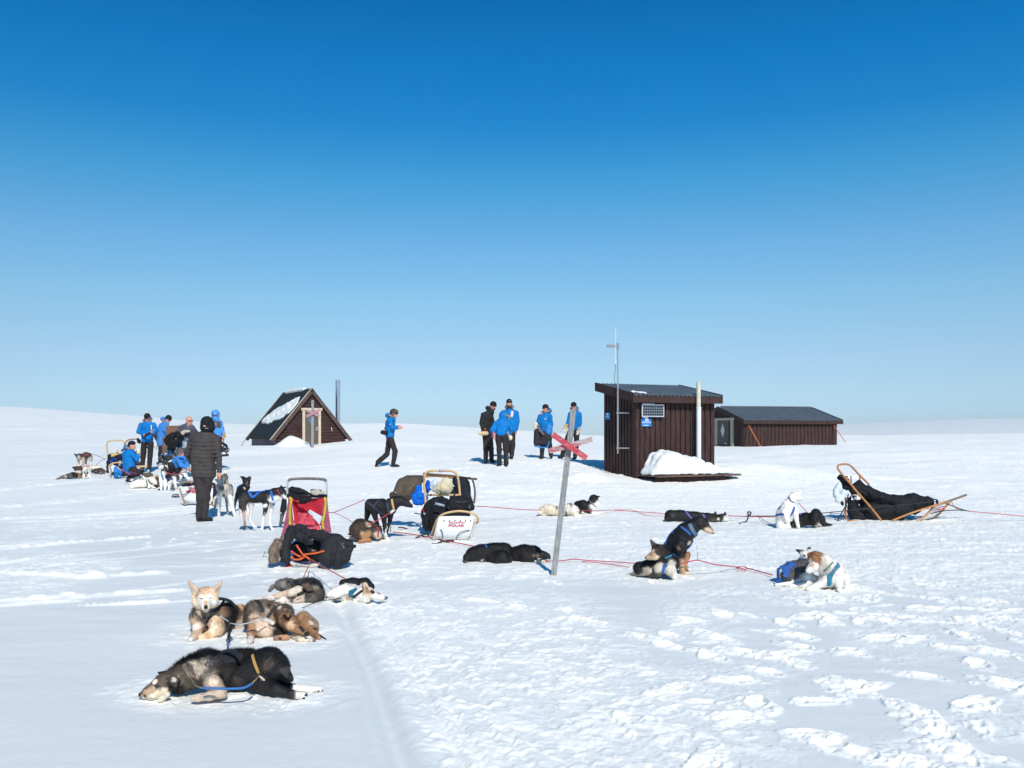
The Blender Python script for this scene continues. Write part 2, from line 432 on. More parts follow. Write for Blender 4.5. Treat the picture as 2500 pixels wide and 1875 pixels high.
def grow(prims, h, wrinkle=0.0, wscale=8.0, seed=1, flat=None, quilt=0.0, qstep=0.07):
    """surface-net mesh of the smooth union of the primitives"""
    bx = [prim_box(p) for p in prims]
    lo = np.min([b[0] for b in bx], 0) - 3 * h; hi = np.max([b[1] for b in bx], 0) + 3 * h
    n = np.ceil((hi - lo) / h).astype(int) + 1
    D = np.full(n, 1e3)
    ax = [lo[i] + h * np.arange(n[i]) for i in range(3)]
    for p, (bl, bh) in zip(prims, bx):
        k = p[-2]
        i0 = np.maximum(((bl - k - 2.5 * h - lo) / h).astype(int), 0)
        i1 = np.minimum(((bh + k + 2.5 * h - lo) / h).astype(int) + 2, n)
        X, Y_, Z = np.meshgrid(ax[0][i0[0]:i1[0]], ax[1][i0[1]:i1[1]], ax[2][i0[2]:i1[2]], indexing='ij')
        d = prim_sdf(np.stack([X, Y_, Z], -1), p)
        S = D[i0[0]:i1[0], i0[1]:i1[1], i0[2]:i1[2]]
        hh = np.maximum(k - np.abs(S - d), 0) / max(k, 1e-6)
        D[i0[0]:i1[0], i0[1]:i1[1], i0[2]:i1[2]] = np.minimum(S, d) - np.where(np.abs(S) < 900, hh * hh * k * 0.25, 0)
    if flat is not None:                       # cut at a plane z = flat (rests on something hard)
        D = np.maximum(D, (flat - ax[2])[None, None, :])
    near = np.abs(D) < 3 * h + wrinkle
    if quilt > 0:
        I = np.argwhere(near); P = lo + I * h
        D[near] += quilt * (1 - np.abs(np.sin(math.pi * (P[:, 2] + 0.012 * np.sin(P[:, 0] * 9)) / qstep)) ** 0.7)
    if wrinkle > 0:
        I = np.argwhere(near); P = lo + I * h
        if wscale < 18:          # cloth: sharp folds
            Q = P + 0.35 / wscale * np.stack([vn3(P * wscale * .7, 71), vn3(P * wscale * .7, 72), vn3(P * wscale * .7, 73)], 1)
            w = 1.5 * (1 - np.abs(2 * vn3(Q * wscale * np.array([1., 1., .8]), seed) - 1)) ** 2 + 0.7 * (1 - np.abs(2 * vn3(Q * wscale * 2.2 + 5, seed + 1) - 1)) ** 2 - 0.8
        else: w = vn3(P * wscale, seed) + 0.5 * vn3(P * wscale * 2.1 + 5, seed + 1) - 0.75
        D[near] += wrinkle * w
    Sg = D < 0
    # cells with a sign change
    c = [Sg[x:n[0] - 1 + x, y:n[1] - 1 + y, z:n[2] - 1 + z] for x in (0, 1) for y in (0, 1) for z in (0, 1)]
    tot = sum(q.astype(np.int8) for q in c)
    act = (tot > 0) & (tot < 8)
    idx = -np.ones(act.shape, dtype=np.int64); I = np.argwhere(act); idx[act] = np.arange(len(I))
    acc = np.zeros((len(I), 3)); cnt = np.zeros(len(I))
    corners = [(x, y, z) for x in (0, 1) for y in (0, 1) for z in (0, 1)]
    for a in range(8):
        for b in range(a + 1, 8):
            ca, cb = np.array(corners[a]), np.array(corners[b])
            if np.abs(ca - cb).sum() != 1: continue
            da = D[I[:, 0] + ca[0], I[:, 1] + ca[1], I[:, 2] + ca[2]]; db = D[I[:, 0] + cb[0], I[:, 1] + cb[1], I[:, 2] + cb[2]]
            m = (da < 0) != (db < 0)
            t = np.where(m, np.clip(da / np.where(m, da - db, 1), 0, 1), 0)
            acc += np.where(m[:, None], ca + t[:, None] * (cb - ca), 0); cnt += m
    V = lo + (I + acc / np.maximum(cnt, 1)[:, None]) * h
    faces = []
    for axis in range(3):
        u, v = (axis + 1) % 3, (axis + 2) % 3
        sl0 = [slice(1, -1)] * 3; sl1 = [slice(1, -1)] * 3
        sl0[axis] = slice(0, -1); sl1[axis] = slice(1, None)
        a = Sg[tuple(sl0)]; b = Sg[tuple(sl1)]
        E = np.argwhere(a != b)
        if len(E) == 0: continue
        off = np.array([1, 1, 1]); off[axis] = 0
        pos = E + off
        sgn = a[tuple(E.T)]
        def cell(du, dv):
            q = pos.copy(); q[:, u] -= du; q[:, v] -= dv
            return idx[q[:, 0], q[:, 1], q[:, 2]]
        q = np.stack([cell(0, 0), cell(1, 0), cell(1, 1), cell(0, 1)], 1)
        q = np.where(sgn[:, None], q, q[:, ::-1])
        faces.append(q)
    Fq = np.concatenate(faces); Fq = Fq[(Fq >= 0).all(1)]
    return V, Fq

def vnormals(V, Fq):
    a, b, c, d = (V[Fq[:, i]] for i in range(4))
    fn = np.cross(c - a, d - b)
    N = np.zeros_like(V)
    for i in range(4): np.add.at(N, Fq[:, i], fn)
    return N / (np.linalg.norm(N, axis=1, keepdims=True) + 1e-12)

def smooth_mesh(V, Fq, it=1, lam=0.5):
    for _ in range(it):
        A = np.zeros_like(V); c = np.zeros(len(V))
        for i in range(4):
            j = Fq[:, (i + 1) % 4]
            np.add.at(A, Fq[:, i], V[j]); np.add.at(c, Fq[:, i], 1)
            np.add.at(A, j, V[Fq[:, i]]); np.add.at(c, j, 1)
        V = V + lam * (A / np.maximum(c, 1)[:, None] - V)
    return V

def colour_of(V, prims, blend):
    W_ = np.zeros(len(V)); C = np.zeros((len(V), 3)); dm = np.full(len(V), 1e9); ds = []
    for p in prims:
        d = prim_sdf(V, p); ds.append(d); dm = np.minimum(dm, d)
    for p, d in zip(prims, ds):
        w = np.exp(-np.clip((d - dm) / blend, 0, 30)); W_ += w; C += w[:, None] * np.asarray(p[-1])
    return C / W_[:, None]

class Fr:
    """an enlarged view of the photograph: local coordinates -> photograph pixels"""
    def __init__(s, a, b, c, d, w=2212): s.x0, s.y0, s.s = a, b, (c - a) / float(w)
    def px(s, x, y): return s.x0 + x * s.s, s.y0 + y * s.s

class Body:
    """collects limbs given as (x, y, depth offset in m, radius in view units) round a base depth Y"""
    def __init__(s, fr, Y, k=0.03):
        s.fr = fr; s.Y = Y; s.k = k; s.prims = []; s.paints = []; s.bald = []
    def P(s, x, y, d=0.0): return W(*s.fr.px(x, y), s.Y + d)
    def m(s, r): return r * s.fr.s * s.Y / F
    def chain(s, col, pts, k=None, rel=True):
        k = s.k if k is None else k
        c = lin(col)
        Q = [(s.P(p[0], p[1], p[2]), s.m(p[3])) for p in pts]
        if len(Q) == 1: s.prims.append(('cap', Q[0][0], Q[0][0], Q[0][1], Q[0][1], k, c))
        for (a, ra), (b, rb) in zip(Q[:-1], Q[1:]): s.prims.append(('cap', a, b, ra, rb, k, c))
        return s
    def tri(s, col, a, b, c, th=0.006, k=0.01):
        s.prims.append(('tri', s.P(*a), s.P(*b), s.P(*c), th, k, lin(col))); return s
    def paint(s, col, x, y, r, soft=0.35, x2=None, y2=None):
        s.paints.append((lin(col), x, y, s.m(r), soft, x2, y2)); return s

def paint_verts(b, V, C, bvh):
    for col, x, y, r, soft, x2, y2 in b.paints:
        pts = [(x, y)] if x2 is None else [(x + (x2 - x) * t, y + (y2 - y) * t) for t in np.linspace(0, 1, 7)]
        best = None
        for (xx, yy) in pts:
            hit = snap(b, bvh, xx, yy)[0]
            d = np.linalg.norm(V - hit, axis=1)
            best = d if best is None else np.minimum(best, d)
        nz = (vn3(V * (1.3 / max(r, 0.01)), 5) - 0.5) * r * 0.45 + (vn3(V * 90, 9) - 0.5) * min(r * 0.5, 0.02)
        w = 1 - sstep(r * (1 - soft), r * (1 + soft * 0.4), best + nz)
        C = C * (1 - w[:, None]) + col * w[:, None]
    return C

def snap(b, bvh, x, y):
    """surface point of the body seen at local coordinates x, y"""
    o = np.array([0, 0, CAMZ]); t = b.P(x, y, 0.0); d = t - o; d /= np.linalg.norm(d)
    h = bvh.ray_cast(Vector(o), Vector(d))
    if h[0] is None:
        h = bvh.find_nearest(Vector(t))
        n = np.array(h[1]); return np.array(h[0]), n
    n = np.array(h[1])
    if n @ d > 0: n = -n
    return np.array(h[0]), n

def fur_blades(V, Fq, N, C, count, length, width, seed=3, flow=(0, 0, -1), lift=0.45, skip=None, thick=None):
    rng = np.random.default_rng(seed)
    a, b_, c, d = (V[Fq[:, i]] for i in range(4))
    area = 0.5 * np.linalg.norm(np.cross(c - a, d - b_), axis=1)
    # only as much fur as the coat can show
    f = rng.choice(len(Fq), count, p=area / area.sum())
    w = rng.random((count, 2)); w0 = (1 - w[:, :1]) * (1 - w[:, 1:]); w1 = w[:, :1] * (1 - w[:, 1:]); w2 = w[:, :1] * w[:, 1:]; w3 = (1 - w[:, :1]) * w[:, 1:]
    def mixv(A): return A[Fq[f, 0]] * w0 + A[Fq[f, 1]] * w1 + A[Fq[f, 2]] * w2 + A[Fq[f, 3]] * w3
    p = mixv(V); n = mixv(N); col = mixv(C)
    if skip is not None:
        keep = ~skip(p, col); p, n, col = p[keep], n[keep], col[keep]
    m = len(p)
    fl = np.asarray(flow, float) + rng.normal(0, 0.35, (m, 3))
    t = fl - n * (fl * n).sum(1, keepdims=True); t /= np.linalg.norm(t, axis=1, keepdims=True) + 1e-9
    dr = t + n * lift * rng.uniform(0.4, 1.5, (m, 1)); dr /= np.linalg.norm(dr, axis=1, keepdims=True)
    s = np.cross(dr, n); s /= np.linalg.norm(s, axis=1, keepdims=True) + 1e-9
    L = length * rng.uniform(0.5, 1.3, (m, 1))
    if thick is not None: L = L * mixv(thick[:, None])
    wd = width * rng.uniform(0.6, 1.3, (m, 1))
    r0 = p - n * 0.003
    T = np.stack([r0 - s * wd / 2, r0 + s * wd / 2, r0 + dr * L * 0.6 + s * wd * 0.25, r0 + dr * L], 1).reshape(-1, 3)
    col = col * rng.uniform(0.72, 1.25, (m, 1)) * (0.62 + 0.76 * vn3(p * 55, 91))[:, None]
    CC = np.repeat(col, 4, axis=0); NN = np.arange(m * 4).reshape(-1, 4)
    return T, CC, NN

def finish(b, name, parent, h, m=M_FUR, wrinkle=0.0, wscale=8.0, blend=0.012, mottle=0.18, mscale=28, fur=0, furlen=0.02, furw=0.004,
           flow=(0, 0, -1), lift=0.45, smooth=1, seed=1, flat=None, quilt=0.0, qstep=0.07):
    V, Fq = grow(b.prims, h, wrinkle, wscale, seed, flat, quilt, qstep)
    V = smooth_mesh(V, Fq, smooth)
    jit = (np.stack([vn3(V * 24, s_) for s_ in (21, 22, 23)], 1) - 0.5) * 0.03 + (np.stack([vn3(V * np.array([70., 70., 40.]), s_) for s_ in (24, 25, 26)], 1) - 0.5) * 0.022
    C = colour_of(V + jit, b.prims, blend)
    bvh = BVHTree.FromPolygons([tuple(v) for v in V], [tuple(int(i) for i in f) for f in Fq])
    C = paint_verts(b, V, C, bvh)
    if mottle: C = C * (1 + mottle * 2 * (0.55 * vn3(V * np.array([mscale, mscale, mscale * 0.5]), 31) + 0.45 * vn3(V * mscale * 2.6, 32) - 0.5))[:, None]
    b.bvh = bvh
    if fur:
        N = vnormals(V, Fq)
        dm = np.full(len(V), 1e9); th = np.ones(len(V))
        for p in b.prims:
            d = prim_sdf(V, p); rr = max(p[3], p[4]) if p[0] == 'cap' else 0.02
            m_ = d < dm; dm[m_] = d[m_]; th[m_] = np.clip((rr - 0.015) / 0.07, 0.12, 1.0)
        for (x, y, r) in b.bald:
            c_ = snap(b, bvh, x, y)[0]; th *= 0.22 + 0.78 * sstep(.7, 1.1, np.linalg.norm(V - c_, axis=1) / b.m(r))
        T, CC, NN = fur_blades(V, Fq, N, C, fur, furlen, furw, seed, flow, lift, thick=th)
        NN = NN + len(V)
        V2 = np.vstack([V, T]); C2 = np.vstack([C, CC]); F2 = np.vstack([Fq, NN])
        o = link_mesh(name, V2, F2, m, parent, colors=C2)
        sm = np.zeros(len(F2), bool); sm[:len(Fq)] = True
        if len(o.data.polygons) == len(F2): o.data.polygons.foreach_set('use_smooth', sm)
    else:
        o = link_mesh(name, V, Fq, m, parent, colors=C, smooth=True)
    return o

def strap_geo(mb, b, pts, w, lift=0.006, n=5, th=0.004):
    """flat band lying on the body along the given points"""
    S = spline([(x, y, 0) for x, y in pts], n)
    L = []; Nn = []
    for q in S:
        p, nn = snap(b, b.bvh, q[0], q[1]); L.append(p); Nn.append(nn)
    L = np.array(L); Nn = np.array(Nn)
    if len(L) > 3:
        for _ in range(2):
            L[1:-1] = 0.5 * L[1:-1] + 0.25 * (L[:-2] + L[2:]); Nn[1:-1] = 0.5 * Nn[1:-1] + 0.25 * (Nn[:-2] + Nn[2:])
    Nn /= np.linalg.norm(Nn, axis=1, keepdims=True) + 1e-9
    L = L + Nn * lift
    T = np.gradient(L, axis=0); T /= np.linalg.norm(T, axis=1, keepdims=True) + 1e-9
    B_ = np.cross(T, Nn); B_ /= np.linalg.norm(B_, axis=1, keepdims=True) + 1e-9
    vs = []; fs = []
    for i in range(len(L)):
        vs += [L[i] - B_[i] * w / 2 - Nn[i] * th, L[i] + B_[i] * w / 2 - Nn[i] * th, L[i] + B_[i] * w / 2 + Nn[i] * th * 0.3, L[i] - B_[i] * w / 2 + Nn[i] * th * 0.3]
        if i:
            k = 4 * i; j = k - 4
            for a in range(4):
                c = (a + 1) % 4; fs.append((j + a, j + c, k + c, k + a))
    mb.add(vs, fs)
# ---------------------------------------------------------------- snow
def snow_detail(x, y, px, Y):
    """trampled snow, sled ruts, boot prints; returns height to add"""
    inb = (Y > 0)
    row = HY + F * CAMZ / np.maximum(Y, 0.5)
    z = np.zeros_like(x)
    near = sstep(40, 12, Y)
    # where the snow is churned up
    trail = sstep(-40, 60, px - (860 + (row - 1500) * 0.52)) * sstep(0, 320, (1500 + (row - 1500) * 1.05) - px + 120) * sstep(1380, 1500, row)
    right = sstep(1430, 1400, row) * sstep(1180, 1215, row) * sstep(640, 820, px)
    patchy = sstep(0.44, 0.70, fbm2(x * 0.55 + 9, y * 0.35 + 2, 71, 3)) * sstep(1520, 1440, row) * 0.75
    rightf = sstep(1500, 1750, px) * sstep(1400, 1450, row) * sstep(0.52, 0.72, fbm2(x * 0.9, y * 0.7 + 3, 72, 3)) * 0.7
    far = sstep(1215, 1180, row) * 0.25
    M = np.clip(np.maximum.reduce([trail, right * 0.60, patchy, rightf, far]), 0, 1)
    # dents and mounds round the resting dogs
    for (cx, cy, rx, ry, s) in DISTURB:
        d = np.sqrt(((px - cx) / rx) ** 2 + ((row - cy) / ry) ** 2)
        M = np.maximum(M, s * sstep(1.15, 0.6, d))
    wx = x + 0.10 * (fbm2(x * 4.1, y * 4.1, 31, 3) - .5) + .04 * (vn2(x * 17, y * 17, 33) - .5); wy = y + 0.10 * (fbm2(x * 4.1 + 9, y * 4.1, 32, 3) - .5) + .04 * (vn2(x * 17, y * 17 + 5, 34) - .5)
    n1 = fbm2(wx * 7, wy * 6, 41, 2); n2 = fbm2(wx * 15 + 4, wy * 13, 43, 3); n3 = fbm2(wx * 34, wy * 30, 45, 3)
    clod = sstep(0.47, 0.62, 0.55 * n1 + 0.45 * n2)
    for (p0, p1, w) in BANDS:
        a = G_flat(*p0); b = G_flat(*p1); d = b - a; L = np.hypot(*d); d = d / L
        t = (x - a[0]) * d[0] + (y - a[1]) * d[1]; s = -(x - a[0]) * d[1] + (y - a[1]) * d[0] + 0.25 * (fbm2(x * .8, y * .8, 47, 2) - .5)
        q = np.abs(s) / w + 0.9 * (fbm2(x * 2.2, y * 3.2, 49, 2) - 0.5) + sstep(.3, -.5, t) + sstep(.3, -.5, L - t)
        k_ = sstep(1.1, 0.5, q); M = np.maximum(M, k_ * .9); z = z + k_ * 0.03
    streak = sstep(0.56, 0.70, fbm2(x * 1.6, y * 4.5, 48, 3)) * sstep(5.5, 9, Y) * sstep(1440, 1390, row) * (.35 + .65 * sstep(300, 800, px))
    M = np.maximum(M, streak * .8)
    z = z + M * (1 - .3 * trail) * (0.010 * clod + 0.010 * (n2 - 0.5) + 0.012 * (n3 - 0.5) + 0.006 * (n1 - .5)) * sstep(60, 15, Y)
    z = z + streak * .012
    white = np.clip(M * (0.50 + 0.62 * clod + .5 * (n3 - .5)), 0, 1)
    mid = sstep(11, 18, Y) * (.48 + .42 * sstep(420, 900, px)) * (0.55 + .9 * (fbm2(x * .5, y * .9, 46, 3)))  # middle-distance brightness of sun-facing slopes put into the snow's whiteness
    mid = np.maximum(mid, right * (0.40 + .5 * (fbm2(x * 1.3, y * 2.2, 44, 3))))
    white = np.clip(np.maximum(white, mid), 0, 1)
    # wind ripples on the smooth snow, long across the view
    z = z + (1 - M) * sstep(3.0, 7, Y) * 0.016 * (fbm2(x * 0.9 + 0.3 * y, y * 3.2, 51, 3) - 0.5) * sstep(200, 20, Y)
    z = z + sstep(12, 25, Y) * (0.07 + .07 * sstep(1500, 2000, px)) * (fbm2(x * 0.5 + 2, y * 1.1, 53, 3) - 0.5) * sstep(300, 60, Y)
    z = z + sstep(25, 60, Y) * 0.22 * (fbm2(x * 0.16, y * 0.32, 57, 3) - 0.5)
    z = z + 0.0025 * (fbm2(x * 12, y * 12, 59, 2) - 0.5)
    # ruts of the sled runners, running from lower right to upper left
    c = x * 0.962 + y * 0.272       # across the trail
    # trail axis through (-0.49, 4.21) and (-1.54, 7.93)
    c0 = -0.49 * 0.962 + 4.21 * 0.272
    wob = 0.05 * (vn2(y * 0.5, y * 0, 61) - 0.5)
    tr = np.zeros_like(x)
    for off, w, dpt in ((0.0, 0.055, 0.030), (0.28, 0.03, 0.016), (0.36, 0.03, 0.014), (0.58, 0.025, 0.010), (0.86, 0.022, 0.007), (1.20, 0.022, 0.008), (1.62, 0.02, 0.006)):
        q = (c - c0 - off - wob) / w
        tr = tr - dpt * np.exp(-q * q) + dpt * 0.5 * (np.exp(-(q - 2) ** 2) + np.exp(-(q + 2) ** 2))
    tr = tr * sstep(10.5, 8.0, Y) * sstep(1.5, 3.0, Y)
    z = z + tr
    # ruts left by sleds further back
    for (p0, p1, w, dpt) in RUTS:
        a = G_flat(*p0); b = G_flat(*p1); d = b - a; L = np.hypot(*d); d = d / L
        t = (x - a[0]) * d[0] + (y - a[1]) * d[1]; s = -(x - a[0]) * d[1] + (y - a[1]) * d[0] + 0.06 * np.sin(t * 1.7)
        q = s / w
        z = z - dpt * np.exp(-q * q) * sstep(-0.3, 0.3, t) * sstep(-0.3, 0.3, L - t)
    return z, white

def G_flat(px, py):
    Y = F * CAMZ / (py - HY); return np.array([(px - CX) / F * Y, Y])

DISTURB = [(560, 1690, 330, 60, .8), (620, 1550, 260, 50, .7), (800, 1465, 260, 32, .7), (750, 1390, 200, 30, .7), (1340, 1385, 260, 30, .6),
           (1580, 1400, 140, 32, .7), (1980, 1435, 180, 34, .6), (2200, 1290, 240, 22, .9), (1720, 1275, 300, 18, .6), (1110, 1320, 180, 24, .6),
           (500, 1560, 200, 25, .5), (930, 1300, 160, 24, .6)]
BANDS = [((0, 1238), (340, 1209), .42), ((0, 1268), (620, 1240), .12), ((0, 1335), (190, 1325), .10), ((0, 1342), (360, 1312), .05), ((0, 1400), (230, 1412), .22), ((0, 1468), (380, 1444), .12), ((0, 1480), (120, 1472), .09), ((240, 1412), (400, 1400), .07), ((30, 1375), (90, 1368), .07), ((280, 1474), (330, 1472), .04), ((0, 1205), (300, 1186), .3)]
RUTS = [((20, 1262), (620, 1232), .12, .03), ((20, 1275), (640, 1244), .12, .03), ((10, 1395), (640, 1330), .05, .02), ((10, 1372), (600, 1318), .05, .02),
        ((2480, 1215), (1900, 1175), .2, .03), ((0, 1480), (640, 1400), .05, .02)]

def make_ground():
    # angles: dense where the camera looks, coarse elsewhere
    u = np.linspace(-0.64, 0.64, 1130); th_d = np.arctan(u)
    th = np.concatenate([np.linspace(-math.pi, th_d[0], 60, endpoint=False), th_d, np.linspace(th_d[-1], math.pi, 60, endpoint=False)[1:]])
    r = [0.3, 0.8, 1.4, 2.0]
    while r[-1] < 3.2: r.append(r[-1] * 1.02)
    while r[-1] < 9: r.append(r[-1] * 1.0022)
    while r[-1] < 30: r.append(r[-1] * 1.0036)
    while r[-1] < 120: r.append(r[-1] * 1.010)
    while r[-1] < 6500: r.append(r[-1] * 1.06)
    r = np.array(r)
    RR, TH = np.meshgrid(r, th, indexing='ij')
    X = RR * np.sin(TH); Yy = RR * np.cos(TH)
    Z = terrain(X, Yy)
    msk = (Yy > 0.5) & (np.abs(X / np.maximum(Yy, 0.5)) < 1.2)
    Ys = np.maximum(Yy, 0.5); px = CX + F * X / Ys
    D = np.zeros_like(Z)
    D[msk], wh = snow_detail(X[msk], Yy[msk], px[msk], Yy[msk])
    # boot and paw prints
    rng = np.random.default_rng(12)
    prints = []
    def track(p0, p1, n, jit=0.06, size=1.0):
        a = G_flat(*p0); b = G_flat(*p1)
        L = np.hypot(*(b - a)); n = int(L / 0.42) if n is None else n
        d = (b - a) / max(L, 1e-6); nn = np.array([-d[1], d[0]])
        for i in range(n):
            p = a + (b - a) * (i + 0.5) / n + nn * 0.11 * (1 if i % 2 else -1) + rng.normal(0, jit, 2)
            prints.append((p[0], p[1], math.atan2(d[1], d[0]) + rng.normal(0, 0.25), size * rng.uniform(0.8, 1.2)))
    for t in (((1440, 1505), (2080, 1700)), ((1560, 1530), (1820, 1600)), ((1760, 1480), (2020, 1560)), ((1900, 1560), (2480, 1700)), ((2050, 1640), (2470, 1850)), ((1500, 1690), (1900, 1650)),
              ((2120, 1500), (2490, 1600)), ((1990, 1590), (2300, 1540)), ((2240, 1450), (2480, 1480)), ((1700, 1745), (2480, 1730)), ((2300, 1500), (2490, 1530)), ((1960, 1850), (2420, 1780)), ((2350, 1590), (2490, 1660)),
              ((1960, 1500), (2180, 1440)), ((1260, 1460), (1460, 1520)), ((1600, 1500), (1760, 1520))):
        track(t[0], t[1], None, .08, 1.0)
    def scatter(n, x0, x1, y0, y1, s0, s1, pw=1.0):
        for _ in range(n):
            p = G_flat(rng.uniform(x0, x1), y0 + (y1 - y0) * rng.random() ** pw); prints.append((p[0], p[1], rng.uniform(0, 6.28), rng.uniform(s0, s1)))
    scatter(26, 1700, 2500, 1500, 1870, .5, 1.2); scatter(60, 1950, 2500, 1400, 1520, .5, 1.0); scatter(24, 1400, 1900, 1490, 1800, .3, .6)
    scatter(150, 700, 2500, 1215, 1420, .5, .9); scatter(70, 330, 640, 1215, 1350, .35, .7); scatter(60, 640, 1000, 1300, 1440, .4, .8)
    for _ in range(26):
        p = W(rng.uniform(1380, 1470), 1053, rng.uniform(21.8, 24)); prints.append((p[0], p[1], rng.uniform(0, 6.28), rng.uniform(1., 1.7)))
    for _ in range(200):
        pxx = rng.uniform(870, 1480); yy = rng.uniform(19, 30)
        prints.append(((pxx - CX) / F * yy, yy, rng.uniform(0, 6.28), rng.uniform(0.8, 1.4)))
    WH = np.zeros_like(Z); WH[msk] = wh
    RZ = np.zeros_like(Z)
    lr = np.log(r)
    for (x0, y0, an, sz) in prints:
        rr = math.hypot(x0, y0); t0 = math.atan2(x0, y0); R_ = 0.42 * sz
        i0, i1 = np.searchsorted(r, [rr - R_, rr + R_]); j0, j1 = np.searchsorted(th, [t0 - R_ / rr, t0 + R_ / rr])
        if i1 <= i0 or j1 <= j0: continue
        xs = X[i0:i1, j0:j1] - x0; ys = Yy[i0:i1, j0:j1] - y0
        gx, gy = xs + x0, ys + y0
        nz = fbm2(gx * 9, gy * 9, 81, 3) - 0.5; nf = fbm2(gx * 26, gy * 26, 83, 2) - 0.5
        a = (xs * math.cos(an) + ys * math.sin(an)) / (0.20 * sz); b = (-xs * math.sin(an) + ys * math.cos(an)) / (0.085 * sz)
        q = np.sqrt(a * a + b * b) + nz * 1.6 + nf * .5
        k_ = sstep(1.2, 0.75, q)
        pit = sstep(0.75, 0.2, np.sqrt((a - .3) ** 2 + (b * .8) ** 2) + nz)
        hgt = k_ * (0.016 + 0.034 * nz + 0.022 * nf) * sz - pit * 0.022 * sz
        WH[i0:i1, j0:j1] = np.maximum(WH[i0:i1, j0:j1], k_ * .95)
        RZ[i0:i1, j0:j1] += hgt
    D += 0.035 * np.tanh(RZ / 0.035)
    Z = Z + D
    nr, nth = Z.shape
    V = np.stack([X, Yy, Z], -1).reshape(-1, 3)
    i = np.arange(nr - 1)[:, None] * nth; j = np.arange(nth)[None, :]; j2 = (j + 1) % nth
    Fq = np.stack([i + j, i + j2, i + nth + j2, i + nth + j], -1).reshape(-1, 4)[:, ::-1]
    WH = np.clip(WH, 0, 1).reshape(-1)
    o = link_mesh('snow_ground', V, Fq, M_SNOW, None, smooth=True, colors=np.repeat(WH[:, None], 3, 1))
    return tag(o, kind='structure')
ground = make_ground()

def far_hills():
    px = np.arange(1500, 3600, 8.0)
    top = np.interp(px, [1500, 1800, 2060, 2221, 2350, 2500, 2800, 3200, 3600], [1056, 1048, 1036, 1027.5, 1023, 1021, 1019, 1030, 1052])
    top = top + 1.2 * (fbm2(px * 0.02, px * 0, 5, 3) - 0.5)
    vs = []; n = len(px)
    prof = [(2600, -30, 0), (2900, 0, 0.55), (3200, 0, 0.9), (3500, 0, 1.0), (4200, 0, 0.8)]
    for (Y, base, fr) in prof:
        for p, t in zip(px, top):
            zt = CAMZ + (HY - t) / F * 3500
            z = -25 + (zt + 25) * fr + (8 * (fbm2(np.array(p * 0.02), np.array(Y * 0.004), 6, 3) - 0.5) if fr not in (0, 1.0) else 0)
            vs.append(((p - CX) / F * Y, Y, z))
    fs = []
    for i in range(len(prof) - 1):
        for j in range(n - 1):
            fs.append((i * n + j, i * n + j + 1, (i + 1) * n + j + 1, (i + 1) * n + j))
    o = link_mesh('hills', np.array(vs), np.array(fs), M_SNOW, None, smooth=True)
    return tag(o, kind='structure')
far_hills()
# ---------------------------------------------------------------- huts
class Axes:
    """a building's own axes: u along its front, v away behind it, z up"""
    def __init__(s, x, y, ang): s.o = np.array([x, y, 0.0]); s.u = np.array([math.cos(ang), math.sin(ang), 0]); s.v = np.array([-math.sin(ang), math.cos(ang), 0])
    def __call__(s, u, v, z): return s.o + s.u * u + s.v * v + np.array([0, 0, z])

def corrugated(mb, A, u0, u1, v0, z0, v1, z1, pitch=0.13, amp=0.022, th=0.012):
    n = int((u1 - u0) / pitch * 6); us = np.linspace(u0, u1, n + 1)
    vs = []
    for (v, z) in ((v0, z0), (v1, z1)):
        for u in us:
            a = amp * math.sin(2 * math.pi * u / pitch)
            vs.append(A(u, v, z + a)); vs.append(A(u, v, z + a - th))
    k = 2 * (n + 1); fs = []
    for i in range(n):
        a = 2 * i
        fs += [(a, a + 2, k + a + 2, k + a), (a + 1, k + a + 1, k + a + 3, a + 3), (a, a + 1, a + 3, a + 2), (k + a, k + a + 2, k + a + 3, k + a + 1)]
    fs += [(0, k, k + 1, 1), (2 * n, 2 * n + 1, k + 2 * n + 1, k + 2 * n)]
    mb.add(vs, fs)

def snow_lump(name, parent, prims, h, label=None, cat=None, wr=0.02, ws=7, flat=None):
    V, Fq = grow(prims, h, wr, ws + 20 if False else ws, 4, flat); V = smooth_mesh(V, Fq, 1)
    o = link_mesh(name, V, Fq, M_SNOW, parent, smooth=True)
    return tag(o, label, cat) if label else o

def ucap(a, b, ra, rb, k=0.1): return ('cap', np.asarray(a, float), np.asarray(b, float), ra, rb, k, np.ones(3))

# --- emergency telephone shed
A = Axes(3.22, 23.0, math.atan2(0.407, 0.914))
w_, d_ = 2.40, 1.66
shed = empty('telephone_shed', A(w_ / 2, d_ / 2, 0.3), 'tall dark brown plank shed with a lean-to corrugated roof and a solar panel', 'shed')
def zroof(v): return 2.545 + (v + 0.25) * (2.905 - 2.545) / 1.95
mb = MB()
zb = -0.3
def poly_prism(mb, A, pts_uz, v0, v1):
    n = len(pts_uz); vs = [A(u, v0, z) for u, z in pts_uz] + [A(u, v1, z) for u, z in pts_uz]
    fs = [tuple(range(n)), tuple(range(2 * n - 1, n - 1, -1))] + [(i, i + n, (i + 1) % n + n, (i + 1) % n) for i in range(n)]
    mb.add(vs, fs)
def side_prism(mb, A, u0, u1, pts_vz):
    n = len(pts_vz); vs = [A(u0, v, z) for v, z in pts_vz] + [A(u1, v, z) for v, z in pts_vz]
    fs = [tuple(range(n - 1, -1, -1)), tuple(range(n, 2 * n))] + [(i, (i + 1) % n, (i + 1) % n + n, i + n) for i in range(n)]
    mb.add(vs, fs)
rt = 0.10
side_prism(mb, A, 0, w_, [(0, zb), (d_, zb), (d_, zroof(d_) - rt), (0, zroof(0) - rt)])
